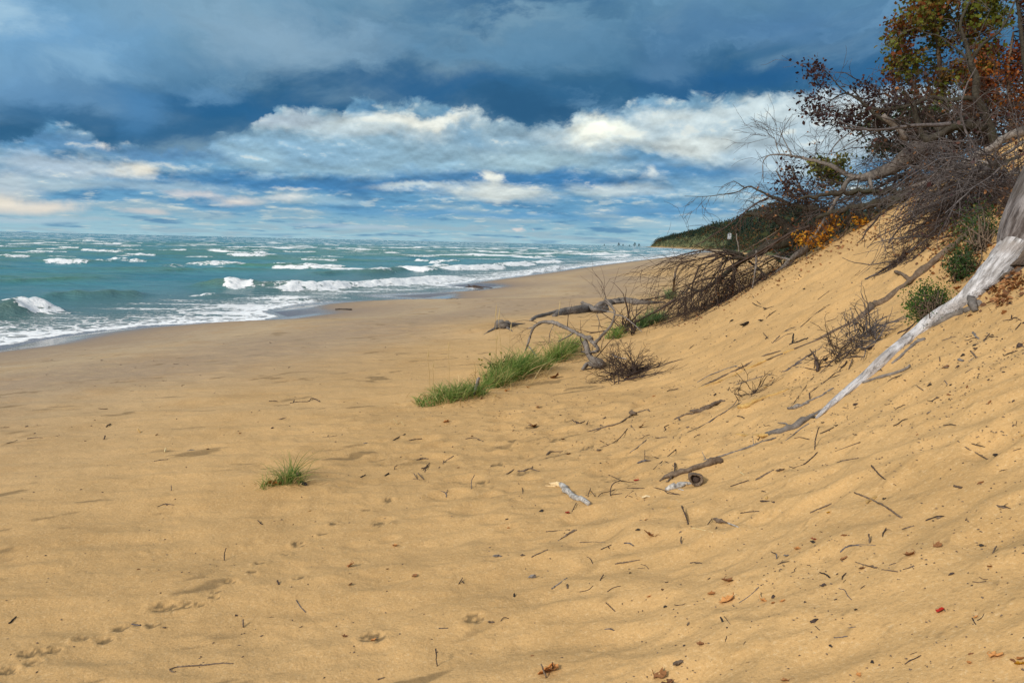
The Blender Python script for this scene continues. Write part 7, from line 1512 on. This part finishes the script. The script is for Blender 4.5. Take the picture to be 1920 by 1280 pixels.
CH = [
 ('t', (955, 555), 110, 'black', (1, .7, .9), 'dark charred lump standing in the right of the lone tuft', 80), ('t', (1010, 612), 90, 'black', (1, .5, .5), 'dark curved husk at the right foot of the lone tuft', -40), ('t', (900, 495), 50, 'greywood', (1, .8, .8), 'small grey lump showing between the blades of the lone tuft', 90), ('t', (985, 728), 34, 'brownwood', (1, .4, .3), 'little dark chip on the sand right below the lone tuft', -60),
 ('e', (1075, 368), 42, 'greywood', (1, .8, .8), 'small round grey brown cone or gall in the centre foreground', 0), ('e', (880, 250), 58, 'greywood', (1, .3, .3), 'curved blue grey bark crescent in the centre foreground', 10), ('e', (845, 622), 40, 'brownwood', (1, .6, .5), 'small dark crumb heap near the middle dimple', 10), ('e', (1895, 855), 70, 'brownwood', (1, .5, .5), 'brown bark scrap near the bottom right of centre', 30), ('e', (1020, 245), 30, 'brownwood', (1, .6, .6), 'little brown crumb left of the thick straight twig', 0),
 ('f', (308, 338), 78, 'brownwood', (1, .45, .5), 'brown bark curl beside a whitish stick', -50), ('f', (1118, 215), 110, 'ochre', (1, .45, .12), 'flat triangular red brown bark scrap under the long diagonal stick', 30), ('f', (1180, 214), 26, 'black', (1, .6, .6), 'small black chip at the tip of the red brown bark scrap', 20), ('f', (628, 64), 46, 'brownwood', (1, .55, .5), 'dark crumpled scrap at the end of a straight twig', 0), ('f', (1808, 260), 50, 'brownwood', (1, .35, .3), 'dark curved bark sliver near the right edge', -40), ('f', (95, 1082), 66, 'brownwood', (1, .5, .4), 'brown bark chip near the bottom right of centre dimple', 15), ('f', (1030, 800), 20, 'black', (1, .7, .6), 'tiny black pebble like crumb in the right foreground', 0), ('f', (895, 992), 22, 'black', (1, .6, .6), 'tiny dark crumb low in the right foreground', -60), ('f', (664, 515), 38, 'greywood', (1, .45, .4), 'small grey bark chip beside the upright grey peg', 15), ('f', (806, 444), 34, 'black', (1, .6, .5), 'dark scrap under the small red leaf', -10), ('f', (1475, 312), 34, 'brownwood', (1, .4, .3), 'small dark double scrap right of the long diagonal stick', 5),
 ('j', (70, 315), 120, 'black', (1, .3, .3), 'black charred bark strip lying on the upper left slope', 35), ('j', (170, 292), 54, 'black', (1, .45, .4), 'short black charred bark piece right of the longer strip', 20), ('j', (600, 552), 50, 'black', (1, .5, .5), 'black lump in the twigs right of the root star', 10), ('j', (900, 475), 80, 'twig', (1, .4, .4), 'dark root lump below the twisted root heap', 10), ('j', (1410, 600), 50, 'brownwood', (1, .6, .2), 'dark triangular scrap on the sand right of the trunk', 0), ('j', (1735, 1188), 46, 'black', (1, .7, .5), 'black scrap on the bare right slope', 5), ('j', (1128, 690), 36, 'brownwood', (1, .5, .4), 'dark chip under the trunk side branch', 20), ('j', (800, 850), 46, 'twig', (1, .5, .4), 'small dark root crumb right below the pointed trunk end', 0), ('j', (730, 872), 30, 'brownwood', (1, .5, .4), 'little brown chip left of the root crumb', -30), ('j', (670, 990), 40, 'black', (1, .3, .3), 'flat black chip left below the pointed trunk end', 8), ('j', (1285, 903), 40, 'brownwood', (1, .4, .3), 'flat brown chip on the ripples', 15), ('j', (1910, 1055), 34, 'ochre', (1, .6, .4), 'rust coloured chip at the right edge', 30), ('j', (1600, 480), 44, 'twig', (1, .5, .4), 'dark olive crumb on the sand below the twig pile', 0), ('j', (160, 1000), 16, 'brownwood', (1, .7, .6), 'tiny brown crumb above the yellow tipped branch', 0), ('j', (580, 970), 26, 'brownwood', (1, .6, .5), 'small red brown crumb above the upright bent twig', 0),
 ('g', (1545, 272), 30, 'brownwood', (1, .7, .7), 'small dark woody lump below the hair thin twig', 10), ('d', (846, 485), 18, 'brownwood', (1, .8, .8), 'tiny brown crumb right of the print trail', 0),
 ('g', (145, 228), 26, 'greywood', (1, .5, .4), 'small grey chip on sand left of the litter field', 20), ('h', (1580, 258), 60, 'brownwood', (1, .15, .15), 'dark broken line of bark on the beach above the lone tuft', 0), ('h', (1070, 433), 44, 'greywood', (1, .25, .2), 'bluish grey chip left of the lone tuft', 0), ('h', (148, 300), 16, 'brownwood', (1, .8, .7), 'small dark crumb at the far left of the beach', 0),
]
for c, s, sz, mt, asp, lab, rot in CH: chunk('bark_scrap', lab, 'bark scrap', c, s, sz, MT[mt], asp, rot=rot)
root_mass('root_heap', 'twisted brown root heap left of the bleached trunk', [G(*CR['j'](880, 400)), G(*CR['j'](830, 380)), G(*CR['j'](930, 420)), G(*CR['j'](900, 450))], 42, .3, .0055, MT['greytwig'], 47, depth=1)
root_mass('root_heap', 'small tuft of brown rootlets above the torn root slab', [G(*CR['j'](100, 780)), G(*CR['j'](60, 800))], 16, .22, .0035, MT['twig'], 48, depth=1)
root_mass('root_heap', 'fine rootlets trailing right of the spiky root star', [G(*CR['j'](640, 560)), G(*CR['j'](720, 540))], 26, .3, .004, MT['twig'], 49, depth=1)

# ------------------------------------------------------------------ anonymous litter : individual copies
def litter():
    rng = np.random.default_rng(77)
    dens = lambda x, y: .10 + 1.0 * math.exp(-(((x - 1060) / 190) ** 2 + ((y - 800) / 90) ** 2)) + .75 * (1 if (x > 1250 and y < 830 and y > 360 + (1900 - x) * .42) else 0) + (.30 if x > 1150 + (1280 - y) * .1 else 0)
    def spot():
        while True:
            x = rng.uniform(-40, 1960); y = rng.uniform(600, 1300) if rng.random() < .7 else rng.uniform(430, 820)
            if y < 640 and x < 700: continue
            if rng.random() > dens(x, y): continue
            p = G(x, y)
            if p[1] > 30 or p[2] < .35: continue
            if rng.random() > .12 + 1.6 * max(0, gn(np.array([p[0] / .55]), np.array([p[1] / .4]), 5)[0] + .12): continue
            return p
    twm = []
    for k in range(7):
        mb = MB(); n = 4; L = 1.0; P = np.stack([np.linspace(-.5, .5, n), rng.normal(0, .06, n), np.abs(rng.normal(0, .05, n)) + .02], 1)
        wood(mb, P, np.array([.03, .04, .035, .02]), k, 5, 7, .2)
        if k % 2: wood(mb, [P[1], P[1] + [.1, .2, .08], P[1] + [.14, .34, .06]], [.025, .02, .01], k + 9, 4, 5)
        me = mb.build('twig', MT['twig']); twm.append(me)
    crm = []
    for k in range(6):
        mb = MB(); r2 = np.random.default_rng(k); P = [np.array([t, 0, .12]) + r2.normal(0, .05, 3) for t in np.linspace(-.5, .5, 5)]; tube(mb, P, np.array([.05, .22, .28, .2, .05]), 6, .5, r2, squash=.6)
        crm.append(mb.build('bark_crumb', [MT['brownwood'], MT['black'], MT['twig'], MT['ochre'], MT['twig'], MT['brownleaf']][k], smooth=False))
    def put(srcs, n, label, cat, group, smin_, smax):
        first = set()
        for i in range(n):
            s = srcs[i % len(srcs)]; o = s if i < len(srcs) else s.copy()
            if i >= len(srcs): COL.objects.link(o)
            p = spot(); k = dist(p) ** .55 * 1.0
            z = rng.uniform(smin_, smax) * k * (.5 + rng.random() ** 2 * 1.2)
            gx = (height(np.array([p[0] + .03]), np.array([p[1]]))[0] - height(np.array([p[0] - .03]), np.array([p[1]]))[0]) / .06
            gy = (height(np.array([p[0]]), np.array([p[1] + .03]))[0] - height(np.array([p[0]]), np.array([p[1] - .03]))[0]) / .06
            nrm = Vector((-gx, -gy, 1)).normalized(); qd = nrm.to_track_quat('Z', 'Y')
            o.matrix_world = Matrix.Translation(Vector(p) - nrm * z * rng.uniform(-.02, .06)) @ qd.to_matrix().to_4x4() @ Matrix.Rotation(rng.random() * 6.28, 4, 'Z') @ Matrix.Diagonal((z, z, z, 1))
            tag(o, label, cat, group)
    put(twm, 130, 'small dry twig fragment strewn loose on the sand', 'twig', 'small twig fragments strewn over the sand', .014, .03)
    put(crm, 290, 'tiny dark crumb of bark or leaf strewn on the sand', 'bark crumb', 'bark crumbs strewn over the sand', .0045, .012)
    # specks nobody could count
    mb = MB(); n = 0
    base = np.array([(-1, -.4, 0), (-.2, .5, 0), (1, .3, 0), (.4, -.5, 0), (0, 0, .5)]); F = [(0, 1, 4), (1, 2, 4), (2, 3, 4), (3, 0, 4)]
    for i in range(2600):
        p = spot(); k = dist(p) ** .7 * rng.uniform(.0009, .0032); a = rng.random() * 6.28; c, s = math.cos(a), math.sin(a)
        V = base * k; V = np.stack([V[:, 0] * c - V[:, 1] * s, V[:, 0] * s + V[:, 1] * c, V[:, 2] + k * .15], 1) + p
        mb.add(V, F, rng.random())
    o = mb.build('plant_specks', MT['brownwood'], smooth=False, origin=(0, 5, 1.4)); tag(o, 'fine dark specks of plant litter sprinkled over the sand', 'litter', None, 'stuff')
litter()
def leaf_litter():
    rng = np.random.default_rng(5); C = []
    for (x0, y0, x1, y1, n, sp) in [(1350, 560, 1480, 500, 260, 14), (1480, 500, 1640, 425, 260, 12), (1640, 425, 1800, 330, 420, 22), (1760, 340, 1915, 330, 520, 40), (1720, 460, 1830, 400, 420, 26), (1850, 560, 1915, 520, 260, 16), (1780, 500, 1840, 440, 320, 22), (1270, 600, 1350, 560, 160, 10)]:
        for i in range(n):
            f = rng.random(); p = G(x0 + (x1 - x0) * f + rng.normal(0, sp), y0 + (y1 - y0) * f + rng.normal(0, sp))
            if p[1] < 17: C.append(p + [0, 0, .008])
    mb = MB(); leaves(mb, np.array(C), .035, rng, LEAF_DEAD - [0, .5], .5, flat=1.2)
    o = mb.build('leaf_litter', MT['brownleaf'], smooth=False); tag(o, 'brown dead leaves lying under the brushwood on the dune', 'leaf litter', None, 'stuff')
leaf_litter()
